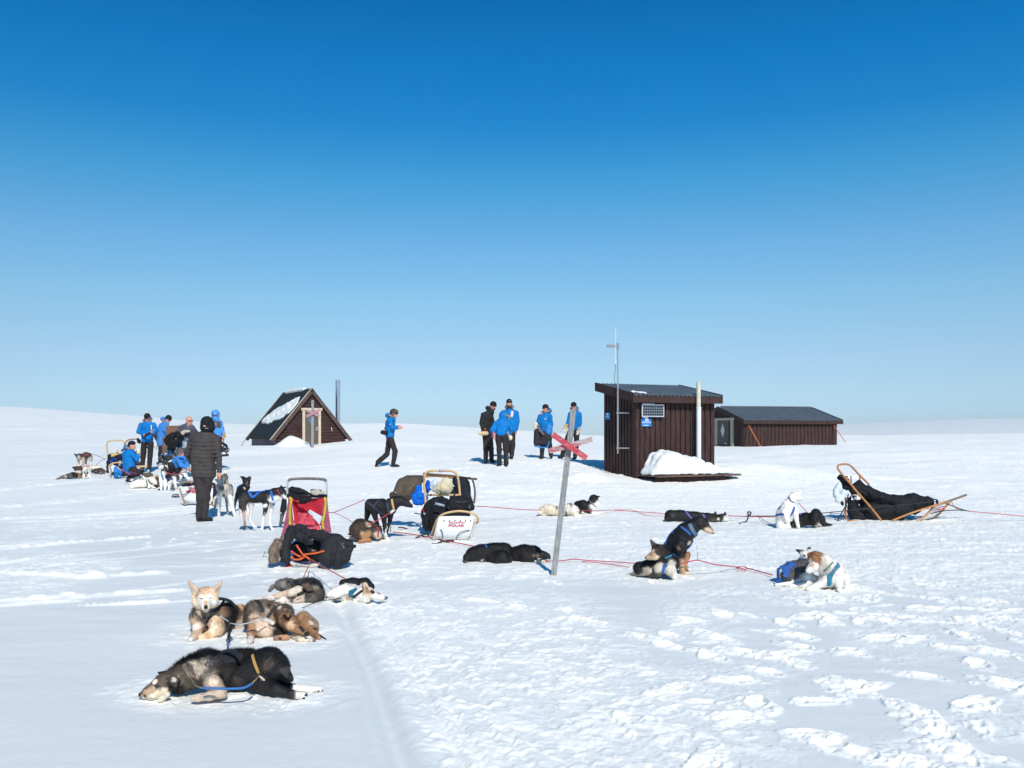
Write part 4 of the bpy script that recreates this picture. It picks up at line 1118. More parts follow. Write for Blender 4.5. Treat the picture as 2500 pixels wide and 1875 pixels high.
# 1 foreground pair, asleep: a grizzled one and a black one, their collars joined by a line
d1, b1 = dog('grizzled brown and grey dog asleep in front, its head resting at the left', F_A, (850, 640), [
    ((46, 39, 36), [(1300, 260, .16, 150), (1150, 300, .12, 165), (960, 350, .04, 185)]),
    ((50, 42, 38), [(1100, 400, .06, 130), (960, 440, .0, 110)]),
    ((98, 86, 76), [(820, 300, .02, 185), (700, 350, .0, 175)]),
    ((112, 96, 80), [(600, 395, .0, 165), (500, 460, -.04, 148)]),
    ((92, 74, 58), [(400, 480, -.08, 116), (330, 500, -.1, 106)], .02),
    ((110, 86, 66), [(240, 550, -.12, 82), (150, 605, -.13, 55), (85, 640, -.13, 36)], .02),
    (CREAM, [(320, 600, -.12, 76), (210, 640, -.14, 48), (110, 662, -.14, 26)], .02),
    (NOSE, [(64, 640, -.14, 29)], .006),
    ((206, 188, 160), [(370, 640, -.17, 34), (310, 680, -.2, 36), (285, 700, -.21, 30)], .01),
    ((196, 168, 138), [(890, 500, -.08, 100), (980, 620, -.15, 58), (860, 655, -.2, 46), (730, 680, -.21, 34), (660, 690, -.21, 24)], .02)],
    tris=[((52, 42, 36), (365, 455, -.19), (505, 425, -.17), (465, 545, -.16), .008, .012), ((62, 50, 42), (262, 385, -.05), (350, 370, -.02), (340, 430, -.06), .006, .01)],
    paints=[((196, 178, 152), 610, 220, 46, .9, 700, 300), ((192, 172, 148), 800, 270, 66, .9, 680, 380), ((70, 58, 48), 500, 440, 80, .9, 430, 540),
            (BLACK, 770, 160, 80, .8, 480, 270), (BLACK, 900, 150, 90, .8), ((160, 146, 130), 800, 440, 60, .9, 860, 420), ((150, 132, 112), 560, 300, 26, .9, 610, 420), ((130, 112, 92), 480, 340, 24, .9, 520, 470), ((214, 196, 164), 222, 492, 32), (TAN, 200, 580, 46, .6, 120, 622),
            ((214, 190, 156), 340, 600, 52, .6), ((214, 190, 156), 260, 632, 40, .6), ((70, 54, 42), 250, 548, 24, .6), ((20, 15, 14), 222, 536, 9, .3, 288, 548), ((52, 40, 34), 110, 655, 18), ((48, 36, 32), 120, 676, 8, .4, 240, 690),
            ((196, 180, 160), 445, 470, 34, .5), ((30, 24, 22), 415, 560, 44, .6, 470, 610), ((30, 24, 22), 500, 520, 26, .6, 520, 600), (BLACK, 380, 330, 50, .8, 290, 400), ((214, 196, 168), 640, 620, 40, .5), ((226, 206, 178), 900, 500, 56, .8), (BLACK, 960, 400, 50, .9, 1040, 500), (BLACK, 640, 560, 44, .7, 560, 620)],
    bald=[(250, 560, 170), (110, 640, 120), (330, 660, 70), (430, 490, 60), (740, 680, 90)], h=.0048,
    straps=[('harness', BLACKH, 0.045, [[(820, 320), (930, 240), (1060, 190), (1180, 190)], [(1180, 170), (1240, 270), (1300, 360)], [(1010, 260), (1100, 240), (1190, 240)]]),
            ('collar', mat('brown_collar', (0.12, 0.06, 0.04), .7), 0.016, [[(625, 320), (670, 390), (690, 450)]])],
    free=[('buckle', M_BRASS, .0035, [(655, 470, -.2), (690, 530, -.23), (770, 565, -.28)]), ('handle', BLACKH, .012, [(975, 165, .02), (1060, 135, .0), (1150, 150, -.03), (1190, 210, -.08)])],
    furlen=0.034, flow=(0.8, -0.1, -0.55), fur=26000, lift=.6)
d1b, b1b = dog('black dog asleep with white paws, its head drooping at the right of the grizzled dog', F_A, (1500, 620), [
    (BLACK, [(1060, 480, .0, 105), (1200, 450, .0, 130), (1340, 360, .03, 150), (1480, 290, .04, 182)]),
    (BLACK, [(1560, 280, .02, 178), (1620, 310, .0, 150)]), (BLACK, [(1680, 370, -.03, 96), (1745, 430, -.05, 50), (1795, 466, -.06, 26)], .03),
    (BLACK, [(1400, 500, -.03, 110), (1620, 585, -.1, 62), (1800, 635, -.13, 44), (1860, 650, -.14, 40)], .02),
    (WHITE, [(1880, 652, -.14, 40), (1930, 655, -.15, 44)], .01), (NOSE, [(1962, 640, -.155, 22)], .01), (NOSE, [(1935, 680, -.155, 20)], .01),
    (BLACK, [(1560, 480, 'g', 90), (1700, 530, 'g', 50), (1810, 550, 'g', 42)], .02), (WHITE, [(1840, 555, 'g', 40), (2000, 575, 'g', 34), (2120, 578, 'g', 33)], .01),
    (NOSE, [(2110, 598, 'g', 14)], .006), (NOSE, [(2150, 590, 'g', 13)], .006)],
    tris=[((46, 40, 42), (1665, 350, -.15), (1760, 330, -.12), (1740, 430, -.13), .012, .02)],
    paints=[((84, 68, 54), 1540, 290, 70, .95), ((60, 50, 44), 1180, 480, 60, .95), ((52, 46, 46), 1700, 380, 40, .8), ((210, 196, 176), 1480, 470, 11, .4, 1440, 430), (WHITE, 1885, 650, 46, .3, 1940, 655), (WHITE, 1850, 555, 42, .3, 2130, 580), (NOSE, 1965, 640, 20, .3), (NOSE, 1938, 685, 18, .3), (NOSE, 2108, 600, 14, .3), (NOSE, 2152, 592, 12, .3)],
    bald=[(1930, 655, 80), (2080, 575, 90), (1780, 450, 60)], h=.005,
    straps=[('collar', YELH, 0.018, [[(1355, 190), (1385, 290), (1425, 385)]])],
    free=[('buckle', M_BRASS, .0035, [(1340, 512, -.2), (1400, 450, -.17), (1430, 390, -.13)])], furlen=.022, flow=(-0.6, -0.1, -0.6), fur=20000)
# 2 fawn, head up
d2, b2 = dog('fawn dog with pricked ears lying with its head up, eyes shut', F_B, (500, 950), [
    ((216, 178, 138), [(375, 320, .0, 118)], .03), ((224, 196, 156), [(275, 420, .0, 98)], .03), ((224, 196, 156), [(475, 420, .0, 98)], .03),
    ((224, 204, 176), [(380, 420, -.03, 105), (385, 500, -.11, 66)], .03), (NOSE, [(384, 505, -.165, 33)], .006), ((214, 200, 184), [(385, 550, -.08, 36)], .02),
    ((176, 150, 120), [(350, 590, .08, 165), (370, 680, .12, 190)]),
    ((196, 160, 122), [(240, 650, .08, 105), (270, 780, .03, 88), (255, 890, -.03, 66), (190, 965, 'g', 44), (150, 992, 'g', 38)], .02),
    ((214, 178, 136), [(520, 690, .06, 125), (560, 830, .0, 96), (440, 925, -.04, 62), (320, 965, -.06, 44)], .02),
    ((150, 110, 80), [(640, 620, .25, 150), (760, 640, .4, 165)]), ((206, 180, 150), [(860, 720, .42, 155), (780, 820, .3, 90), (930, 850, .35, 80)]),
    ((216, 178, 128), [(900, 560, .5, 105), (870, 640, .45, 105)]), (BLACK, [(720, 560, .28, 130), (700, 700, .22, 110), (650, 830, .14, 55)], .03)],
    tris=[((200, 160, 124), (140, 128, .05), (262, 245, .0), (205, 335, .0), .012, .03), ((200, 160, 124), (612, 138, .05), (475, 240, .0), (545, 330, .0), .012, .03)],
    paints=[((170, 150, 140), 165, 215, 24, .7, 195, 270), ((150, 124, 110), 590, 200, 24, .7, 545, 270), ((212, 166, 122), 375, 240, 80, .7), ((206, 158, 112), 240, 330, 40, .8), ((204, 158, 114), 520, 320, 40, .8),
            ((232, 222, 210), 300, 360, 45, .7), ((232, 222, 210), 450, 350, 45, .7), ((230, 224, 218), 290, 470, 70, .7), ((230, 224, 218), 480, 460, 70, .7),
            ((196, 150, 106), 375, 420, 30, .7, 380, 460), ((50, 34, 26), 285, 370, 7, .3, 335, 382), ((50, 34, 26), 420, 378, 7, .3, 475, 362), ((70, 56, 50), 350, 560, 7, .4, 420, 560),
            ((120, 104, 90), 330, 640, 60, .8), ((130, 110, 92), 140, 560, 40, .8, 150, 640), ((110, 92, 78), 560, 600, 60, .8), ((150, 126, 104), 250, 640, 30, .7),
            ((226, 206, 178), 480, 800, 80, .8), ((226, 210, 190), 230, 800, 70, .8), ((206, 206, 204), 170, 990, 40), ((200, 148, 92), 420, 920, 60, .8), ((176, 110, 60), 940, 490, 40, .8)],
    straps=[('harness', BLACKH, 0.022, [[(200, 560), (290, 660), (380, 760), (400, 820)], [(400, 820), (420, 700), (500, 620), (560, 560)]]),
            ('collar', GREYH, 0.014, [[(440, 600), (500, 560), (540, 520)]])],
    free=[('handle', BLACKH, .013, [(575, 378, .12), (660, 385, .16), (750, 420, .2), (810, 500, .25), (800, 560, .26)]), ('handle', BLACKH, .011, [(660, 390, .16), (640, 440, .2), (610, 470, .2)])],
    furlen=0.034, flow=(0.1, -0.3, -0.9), fur=30000, lift=.6, bald=[(380, 420, 230), (200, 200, 90), (560, 220, 90), (190, 960, 120), (420, 930, 130)], h=.0055)

# 3 brown curled
d3, b3 = dog('brown and cream dog curled up asleep beside the fawn dog', F_B, (1250, 960), [
    ((130, 108, 88), [(1110, 560, .12, 150), (1090, 700, .1, 140)]), ((214, 186, 156), [(1180, 800, .0, 130), (1290, 860, 'g', 105)]),
    ((150, 122, 96), [(1250, 560, .18, 165), (1400, 600, .15, 165)]), ((120, 92, 66), [(1560, 600, .06, 140)]),
    ((186, 146, 104), [(1360, 720, .12, 170), (1500, 800, .12, 130)]),
    ((150, 106, 66), [(1600, 690, -.02, 128), (1670, 770, -.06, 105)], .03), ((168, 112, 66), [(1780, 840, -.1, 72), (1880, 900, -.13, 45)], .02),
    (NOSE, [(1896, 905, -.17, 38)], .006), ((120, 84, 54), [(1720, 880, -.1, 40), (1840, 915, -.13, 34)], .02),
    ((176, 140, 104), [(1850, 680, .2, 110), (1940, 800, .18, 120), (1960, 880, .12, 85)]),
    ((170, 116, 70), [(1820, 700, .16, 80), (1900, 790, .10, 66), (2000, 880, .04, 48), (2080, 965, 'g', 34)], .05),
    (BLACK, [(1430, 850, .02, 105), (1500, 900, .0, 60)], .02), (BLACK, [(2080, 930, .08, 26), (2190, 985, 'g', 10)], .01),
    ((170, 124, 84), [(1110, 760, -.02, 90), (1070, 880, -.08, 62), (1055, 960, 'g', 48)], .02), ((206, 190, 176), [(1060, 985, 'g', 52), (1050, 1020, 'g', 42)], .01),
    ((176, 124, 80), [(1600, 960, 'g', 42), (1500, 965, 'g', 44)], .015), ((150, 100, 90), [(1440, 970, 'g', 44)], .01), ((206, 182, 156), [(1680, 930, 'g', 42), (1800, 985, 'g', 40), (1930, 1000, 'g', 26)], .015),
    ((150, 100, 90), [(2010, 1000, 'g', 28)], .01), ((206, 196, 180), [(1290, 700, .0, 34), (1390, 745, -.04, 34)], .01)],
    tris=[((140, 92, 58), (1560, 540, -.14), (1660, 560, -.13), (1620, 640, -.13), .012, .02)],
    paints=[((100, 84, 72), 1000, 520, 70, .8, 980, 760), ((206, 178, 146), 1130, 640, 90, .8), ((160, 106, 62), 1080, 870, 50, .7), ((96, 74, 54), 1500, 440, 70, .8, 1660, 560), ((206, 160, 112), 1640, 780, 80, .8),
            ((110, 62, 34), 1570, 650, 60, .7, 1600, 680), ((60, 34, 24), 1605, 575, 26, .6), ((34, 26, 22), 1700, 895, 14, .5, 1850, 935), ((56, 38, 30), 1690, 745, 9, .4, 1760, 735), (NOSE, 1890, 905, 34, .3), (BLACK, 1800, 800, 30, .8, 1850, 860), ((210, 200, 190), 1430, 430, 45, .8),
            ((214, 190, 160), 1980, 740, 60, .8), ((60, 46, 40), 2030, 830, 40, .8), ((60, 40, 36), 1500, 975, 26, .5), ((50, 34, 30), 1400, 990, 14, .5), ((196, 180, 160), 1300, 560, 40, .8), ((90, 76, 64), 1330, 470, 50, .8)],
    straps=[('harness', BLACKH, .03, [[(1140, 410), (1200, 480), (1240, 580)]]), ('collar', BLACKH, .026, [[(1430, 500), (1370, 580), (1310, 670)]])],
    furlen=.034, flow=(0.5, -0.3, -0.75), fur=30000, lift=.6, bald=[(1700, 780, 180), (1860, 900, 90), (1600, 610, 70), (1060, 960, 90), (1500, 980, 120), (2000, 980, 110)], h=.0055)

# 4 grey asleep
d4, b4 = dog('grizzled grey dog lying asleep with its legs stretched left behind the brown dog', F_C, (800, 590), [
    ((128, 116, 104), [(420, 310, .12, 85), (520, 320, .12, 100), (660, 350, .12, 120)]), ((96, 88, 82), [(800, 330, .15, 125), (920, 370, .1, 145), (980, 450, .02, 135)]),
    ((110, 100, 90), [(640, 430, .02, 90), (860, 470, .0, 115), (930, 500, -.02, 105)], .03), ((196, 172, 146), [(760, 540, -.06, 52), (690, 555, -.08, 40), (625, 570, -.1, 26)], .02), (NOSE, [(602, 570, -.11, 24)], .006),
    ((214, 196, 168), [(700, 390, -.03, 68), (590, 440, -.05, 58)], .03), ((196, 166, 134), [(560, 440, -.02, 58), (380, 480, -.04, 44)], .02), ((216, 200, 184), [(300, 500, -.05, 38), (100, 535, 'g', 32), (50, 545, 'g', 26)], .015),
    ((222, 210, 198), [(560, 540, 'g', 40), (460, 550, 'g', 46), (370, 540, 'g', 42)], .02), ((104, 96, 88), [(300, 340, .14, 40), (250, 400, .12, 32)], .03)],
    tris=[((92, 62, 44), (785, 318, -.1), (855, 292, -.09), (925, 385, -.09), .012, .015), ((92, 62, 44), (785, 318, -.1), (925, 385, -.09), (860, 400, -.1), .012, .015)],
    paints=[(BLACK, 700, 470, 28, .5, 830, 400), ((50, 46, 44), 880, 240, 60, .7, 1060, 340), ((80, 70, 62), 860, 480, 60, .8), ((60, 44, 34), 860, 495, 8, .4, 920, 490), ((170, 156, 138), 980, 350, 60, .8), ((84, 62, 44), 960, 590, 40, .6),
            ((160, 146, 130), 470, 290, 60, .8), ((60, 54, 50), 560, 260, 40, .8), ((60, 54, 50), 470, 370, 40, .8), ((210, 196, 170), 790, 480, 26, .6), ((140, 104, 76), 740, 520, 14, .5, 680, 548), ((180, 140, 104), 320, 470, 36, .8)],
    straps=[('harness', BLACKH, .04, [[(600, 330), (670, 250), (740, 190)], [(740, 200), (880, 210), (990, 260), (1060, 350)]])],
    furlen=.036, flow=(-0.4, -0.3, -0.6), fur=22000, lift=.6, bald=[(680, 540, 130), (860, 350, 90), (200, 510, 200), (430, 545, 130)], h=.0065)
# 5 white with black back
d5, b5 = dog('white dog with a black back asleep, muzzle pointing right', F_C, (1500, 575), [
    (BLACK, [(1420, 290, .14, 70), (1560, 290, .14, 82), (1760, 300, .12, 92), (1850, 340, .08, 66)]), (WHITE, [(1320, 440, .06, 110), (1480, 440, .05, 125), (1640, 450, .03, 115)]),
    (WHITE, [(1440, 360, -.02, 55), (1280, 420, -.05, 46), (1190, 465, -.07, 38), (1230, 540, 'g', 36)], .02), (WHITE, [(1500, 400, -.02, 58), (1300, 470, -.06, 44), (1220, 520, 'g', 38), (1160, 560, 'g', 30)], .015),
    ((214, 204, 188), [(1140, 450, .02, 42), (1150, 520, 'g', 50)], .02),
    (WHITE, [(1700, 460, -.02, 112), (1780, 500, -.05, 95)], .03), ((214, 194, 168), [(1820, 440, -.06, 92)], .02), (WHITE, [(1930, 480, -.08, 68), (2030, 515, -.1, 46), (2075, 525, -.1, 36)], .02),
    (NOSE, [(2102, 518, -.11, 27)], .006), (WHITE, [(1700, 540, 'g', 42), (1600, 560, 'g', 30)], .02)],
    tris=[((214, 186, 150), (1745, 300, -.08), (1775, 290, -.08), (1850, 440, -.1), .012, .012), ((190, 130, 80), (1745, 300, -.08), (1850, 440, -.1), (1775, 440, -.1), .012, .015)],
    paints=[((170, 116, 70), 1810, 420, 40, .6), ((40, 30, 26), 1880, 420, 46, .6), ((184, 134, 90), 1960, 420, 26, .6, 2000, 450), ((50, 36, 30), 1950, 440, 8, .4, 2010, 462), (PINK, 2050, 552, 16, .6), ((120, 80, 60), 1785, 350, 14, .5, 1800, 380), ((196, 150, 120), 1500, 500, 60, .9)],
    straps=[('harness', TEALH, .045, [[(1500, 430), (1570, 420), (1640, 380)], [(1540, 430), (1560, 500)]]), ('collar', BLACKH, .022, [[(1580, 510), (1650, 460), (1740, 400)]])],
    furlen=.024, flow=(-0.5, -0.2, -0.5), fur=15000, bald=[(1980, 490, 170), (1790, 370, 90), (1250, 440, 130)], h=.0065)

# 9 black standing by the sled, 10 brown curled below it
d9, b9 = dog('slim black dog standing alert with an orange collar, looking right', F_D, (1110, 738), [
    (BLACK, [(975, 410, .05, 52), (1060, 425, .03, 62), (1140, 440, 0, 68)]), (BLACK, [(1150, 440, 0, 60), (1185, 395, 0, 52), (1235, 380, 0, 46)]), (BLACK, [(1250, 380, 0, 44), (1305, 405, 0, 29), (1343, 426, 0, 18)], .015),
    (BLACK, [(960, 440, .1, 40), (945, 510, .12, 24), (935, 560, .13, 17), (950, 640, .13, 15)], .015), (BLACK, [(1000, 450, 0, 42), (1020, 530, 0, 22), (1050, 620, .02, 14), (1075, 700, 'g', 14)], .015),
    (BLACK, [(1090, 480, -.02, 42), (1100, 570, -.02, 20), (1105, 650, -.02, 17)], .015), (WHITE, [(1108, 680, -.02, 17), (1112, 712, 'g', 18), (1128, 722, 'g', 16)], .008),
    (BLACK, [(1155, 480, .08, 36), (1150, 560, .1, 19), (1125, 640, .1, 15), (1118, 690, .1, 14)], .015)],
    tris=[(BLACK, (1215, 345, -.03), (1260, 350, -.03), (1225, 400, -.05), .008, .01)],
    paints=[(WHITE, 1160, 480, 16, .4, 1185, 465), (WHITE, 1122, 610, 10, .4, 1112, 690)],
    straps=[('harness', mat('navy_harness', (.02, .035, .06), .7), .03, [[(940, 385), (1000, 430), (1080, 500)], [(1000, 430), (1060, 370), (1110, 345)], [(1125, 350), (1130, 420), (1140, 480)]]), ('collar', YELH, .03, [[(1168, 365), (1175, 410), (1182, 450)]])], furlen=.02, fur=6000, flow=(-.7, 0, -.6))
d10, b10 = dog('brown dog curled up licking itself under the black standing dog', F_D, (900, 750), [
    ((70, 56, 44), [(1020, 650, .1, 62), (960, 640, .08, 78), (900, 630, .02, 80)]), ((72, 50, 34), [(880, 610, -.02, 72), (850, 640, -.05, 62), (880, 680, -.06, 50)]),
    ((176, 120, 72), [(920, 690, -.08, 38), (950, 680, -.06, 34)], .02), ((196, 160, 124), [(800, 712, 'g', 20), (870, 725, 'g', 18)], .01), (GINGER, [(880, 745, 'g', 18), (970, 735, 'g', 20)], .01), ((200, 176, 146), [(1040, 690, .02, 34), (1075, 700, 'g', 20)], .02)],
    tris=[((60, 44, 34), (772, 680, 0), (820, 655, 0), (815, 690, 0), .012, .015)], paints=[((190, 166, 130), 950, 590, 30, .7), ((180, 130, 84), 900, 670, 22, .7), ((46, 36, 30), 880, 560, 40, .8)],
    straps=[('harness', REDH, .025, [[(1020, 600), (1045, 650), (1040, 700)]])], furlen=.025, fur=6000)

# 11, 12 black pair left of the post
d11, b11 = dog('black dog curled asleep, the left of two touching black dogs', F_E, (1150, 1495), [
    (BLACK, [(1040, 1425, .05, 62), (1110, 1410, .06, 68), (1220, 1405, .08, 76), (1310, 1395, .08, 72)]), (BLACK, [(985, 1450, 0, 34), (975, 1480, 'g', 20)], .03), (BLACK, [(1200, 1450, 0, 50), (1290, 1450, -.06, 52), (1310, 1470, -.08, 40)], .03),
    (BLACK, [(1350, 1460, -.02, 38), (1270, 1480, 'g', 24)], .03), (DKGREY, [(1130, 1480, 'g', 18), (1100, 1478, 'g', 16)], .02)],
    tris=[(BLACK, (1225, 1512, -.12), (1245, 1460, -.1), (1275, 1490, -.1), .012, .015)], paints=[((180, 150, 130), 1115, 1480, 14, .6), ((120, 116, 112), 978, 1492, 14, .6)],
    straps=[('harness', BLUEH, .02, [[(1145, 1345), (1160, 1370)]])], fur=9000)
d12, b12 = dog('black dog with tan paws and snout lying against the grey trail post', F_E, (1520, 1490), [
    (BLACK, [(1400, 1420, .1, 62), (1480, 1410, .08, 66), (1570, 1405, .06, 56)]), (BLACK, [(1500, 1450, .02, 46), (1560, 1470, 0, 28)], .03), (BLACK, [(1590, 1410, .04, 40), (1650, 1430, .04, 32), (1680, 1440, .02, 26), (1705, 1460, .0, 10)], .02),
    ((190, 150, 110), [(1590, 1430, -.02, 16), (1650, 1455, 'g', 14)], .01), ((196, 176, 150), [(1580, 1485, 'g', 14), (1660, 1485, 'g', 14)], .01)],
    paints=[(TAN, 1690, 1465, 9, .5)], fur=8000)

# 13, 14 middle row
d13, b13 = dog('cream dog curled up behind the trail post', F_H, (300, 1048), [
    ((206, 186, 158), [(165, 990, .05, 34), (215, 985, .05, 44), (290, 1000, .05, 38), (350, 990, .05, 50)]), ((216, 206, 188), [(400, 980, .0, 52), (440, 1000, .0, 46)]), ((214, 200, 176), [(130, 1010, 0, 16), (180, 1030, 'g', 16)], .03), ((216, 206, 188), [(450, 1035, 'g', 20), (500, 1045, 'g', 12)], .02),
    ((170, 160, 146), [(385, 1015, -.08, 24)], .02)],
    tris=[((90, 84, 74), (395, 935, -.06), (425, 932, -.06), (415, 955, -.1), .01, .01)], paints=[((70, 66, 60), 368, 1025, 15, .6), ((110, 100, 88), 410, 940, 16, .6), ((190, 130, 100), 258, 1035, 9, .6)],
    straps=[('harness', GREYH, .03, [[(280, 955), (292, 985)]])])
d14, b14 = dog('black dog with a white muzzle and chest lying with its head raised', F_H, (560, 1030), [
    (BLACK, [(470, 945, .1, 34), (520, 950, .05, 44), (560, 970, .0, 40)]), (BLACK, [(470, 1000, .05, 25), (560, 1000, 0, 30)]), (BLACK, [(590, 935, -.02, 34), (610, 895, -.02, 40)], .02), ((222, 216, 206), [(600, 960, -.06, 26), (640, 935, -.04, 22), (665, 950, -.05, 12)], .012),
    (WHITE, [(600, 1020, 'g', 13), (700, 1018, 'g', 9)], .01), ((214, 200, 176), [(510, 1020, 'g', 12), (550, 1028, 'g', 9)], .01)],
    tris=[(BLACK, (655, 880, -.02), (675, 872, -.02), (640, 865, -.02), .01, .01)], paints=[(WHITE, 548, 885, 12, .5, 560, 900), (NOSE, 676, 950, 5, .3)],
    straps=[('collar', GREYH, .02, [[(575, 900), (590, 930), (625, 960)]])])
# 15
d15, b15 = dog('black dog with a white-blazed face lying flat beyond the sitting black and tan dog', F_G, (640, 326), [
    (BLACK, [(470, 270, .03, 46), (560, 272, .03, 44), (680, 280, .03, 40), (790, 288, .0, 36), (850, 290, .0, 34)]), (BLACK, [(440, 300, .0, 22), (560, 312, 'g', 14)], .03), (BLACK, [(900, 285, -.05, 30)], .02), ((214, 200, 180), [(930, 300, -.07, 18), (958, 308, -.07, 11)], .01), (DKGREY, [(800, 312, 'g', 16), (870, 315, 'g', 14)], .02)],
    tris=[(BLACK, (825, 275, -.02), (862, 270, -.02), (856, 230, -.02), .01, .01), (BLACK, (908, 268, -.04), (945, 272, -.04), (938, 234, -.04), .01, .01)],
    paints=[((214, 200, 180), 880, 300, 12, .5), ((180, 130, 96), 945, 275, 7, .5), ((70, 64, 60), 500, 270, 18, .8), (NOSE, 968, 306, 5, .3)],
    straps=[('harness', mat('purple_harness', (.10, .09, .30), .7), .032, [[(588, 228), (620, 262), (655, 300)], [(745, 262), (765, 290)]])])
# 16 white sitting
d16, b16 = dog('white dog sitting upright with eyes closed, blue chest harness', F_G, (1450, 382), [
    (WHITE, [(1412, 325, .1, 52), (1425, 260, .06, 56), (1460, 205, .0, 54), (1485, 160, .0, 44)]), (WHITE, [(1505, 120, 0, 38), (1530, 108, 0, 36)], .02), (WHITE, [(1545, 120, -.02, 26), (1572, 140, -.03, 13)], .012),
    (WHITE, [(1440, 240, -.05, 34), (1460, 310, -.06, 20), (1470, 365, 'g', 15)], .02), (WHITE, [(1520, 230, -.04, 36), (1535, 300, -.06, 18), (1552, 370, 'g', 15)], .02), (WHITE, [(1400, 355, .02, 36), (1480, 370, 'g', 14)], .02), (WHITE, [(1390, 360, .1, 25)], .02)],
    tris=[((214, 196, 176), (1490, 90, .02), (1530, 85, .02), (1502, 60, .02), .01, .012), ((222, 206, 186), (1545, 80, .03), (1575, 92, .03), (1588, 64, .03), .008, .01)],
    paints=[((190, 150, 120), 1502, 80, 8, .5), ((110, 80, 74), 1578, 142, 6, .4), ((90, 76, 70), 1535, 108, 3, .4, 1552, 104), (CREAM, 1490, 340, 16, .7)],
    straps=[('harness', BLUEH, .035, [[(1518, 200), (1505, 240), (1490, 275)], [(1365, 270), (1400, 262), (1430, 262)], [(1390, 190), (1380, 220)]]), ('collar', GREYH, .02, [[(1472, 115), (1490, 150), (1530, 168)]])], fur=3500)
d17, b17 = dog('black dog lying with drooping head beside the white sitting dog', F_G, (1640, 378), [
    (BLACK, [(1560, 310, .12, 52), (1620, 300, .08, 50), (1690, 310, .0, 48)]), (BLACK, [(1500, 345, .1, 25), (1560, 350, .05, 28)], .03), (BLACK, [(1700, 255, -.02, 42), (1690, 290, -.06, 38), (1700, 320, -.08, 26)], .03), (BLACK, [(1740, 300, .05, 36), (1770, 345, 'g', 20), (1840, 352, 'g', 9)], .02), ((200, 170, 140), [(1720, 345, -.1, 14), (1700, 368, 'g', 12)], .01)],
    tris=[(BLACK, (1735, 240, 0), (1760, 275, 0), (1750, 300, 0), .015, .015)], paints=[((96, 76, 60), 1500, 355, 16, .7)], straps=[('harness', BLUEH, .02, [[(1580, 255), (1570, 272)]])])
# 18, 19 black and tan pair right of the post
d18, b18 = dog('black and tan dog sitting tall with a blue collar, looking down to the right', F_G, (580, 768), [
    (BLACK, [(470, 640, .2, 80), (500, 560, .15, 92), (560, 470, .08, 92), (600, 410, .03, 82)]), (BLACK, [(640, 390, 0, 68), (680, 350, 0, 58)]), (BLACK, [(715, 330, -.02, 55), (750, 345, -.03, 48)], .02), ((206, 172, 134), [(775, 385, -.05, 30), (815, 410, -.06, 20)], .02), (NOSE, [(836, 420, -.065, 11)], .006), (BLACK, [(790, 372, -.04, 26), (825, 402, -.05, 14)], .01),
    (BLACK, [(560, 520, -.05, 55), (565, 600, -.06, 34)], .03), (TAN, [(568, 640, -.06, 26), (568, 720, -.07, 22), (575, 750, 'g', 24)], .01), (GINGER, [(620, 600, .04, 26), (590, 700, .0, 20), (610, 745, 'g', 20)], .01), ((206, 176, 140), [(590, 755, 'g', 18), (630, 760, 'g', 13)], .01)],
    tris=[(BLACK, (690, 310, -.05), (745, 300, -.06), (720, 355, -.09), .012, .015)],
    paints=[((206, 176, 140), 630, 505, 28, .6), (BLACK, 770, 350, 22, .6), ((206, 172, 134), 785, 395, 22, .6), ((150, 110, 80), 540, 545, 22, .7), ((60, 44, 34), 778, 350, 5, .4)],
    straps=[('collar', mat('steel_blue_collar', (.06, .14, .20), .6), .042, [[(635, 345), (660, 400), (690, 440)]]), ('harness', BLUEH, .026, [[(565, 370), (610, 400), (640, 430)], [(665, 480), (640, 540), (600, 580)], [(490, 400), (450, 470), (430, 520)]])], fur=9000, furlen=.016)
d19, b19 = dog('black and tan dog lying in front of the sitting one, head turned back', F_G, (400, 800), [
    (BLACK, [(210, 715, .1, 55), (300, 710, .08, 62), (400, 690, .05, 72), (470, 680, .0, 78)]), (BLACK, [(430, 620, 0, 62), (400, 580, -.02, 58)]), ((60, 44, 36), [(370, 570, -.04, 58)], .02), (TAN, [(320, 605, -.08, 34), (285, 625, -.09, 22)], .02), (NOSE, [(265, 630, -.1, 12)], .006), ((206, 176, 140), [(345, 620, -.08, 30), (300, 635, -.09, 14)], .015),
    ((190, 176, 156), [(380, 720, -.08, 48)], .03), ((196, 184, 164), [(470, 730, -.12, 50)], .03), (DKGREY, [(370, 760, -.1, 34), (310, 785, 'g', 20)], .02), ((206, 196, 180), [(490, 750, -.12, 36), (505, 795, 'g', 24)], .02), ((196, 176, 150), [(300, 745, .0, 30), (180, 765, 'g', 18), (100, 770, 'g', 8)], .02)],
    tris=[(DKGREY, (306, 480, -.02), (350, 515, -.02), (322, 535, -.02), .012, .015), (BLACK, (370, 530, -.1), (410, 520, -.1), (400, 560, -.12), .012, .015)],
    paints=[((196, 184, 164), 490, 680, 40, .8), ((190, 176, 156), 360, 720, 40, .8), (BLACK, 425, 700, 24, .7), ((210, 180, 146), 320, 570, 20, .6), ((150, 96, 60), 310, 600, 18, .7), ((40, 30, 26), 318, 578, 5, .4, 335, 580), ((170, 150, 130), 270, 740, 40, .8), (BLACK, 530, 700, 30, .7)],
    straps=[('harness', BLUEH, .03, [[(435, 680), (415, 720), (400, 780)], [(490, 600), (540, 610)]]), ('collar', TEALH, .018, [[(425, 630), (480, 610)]])], fur=9000, furlen=.022)
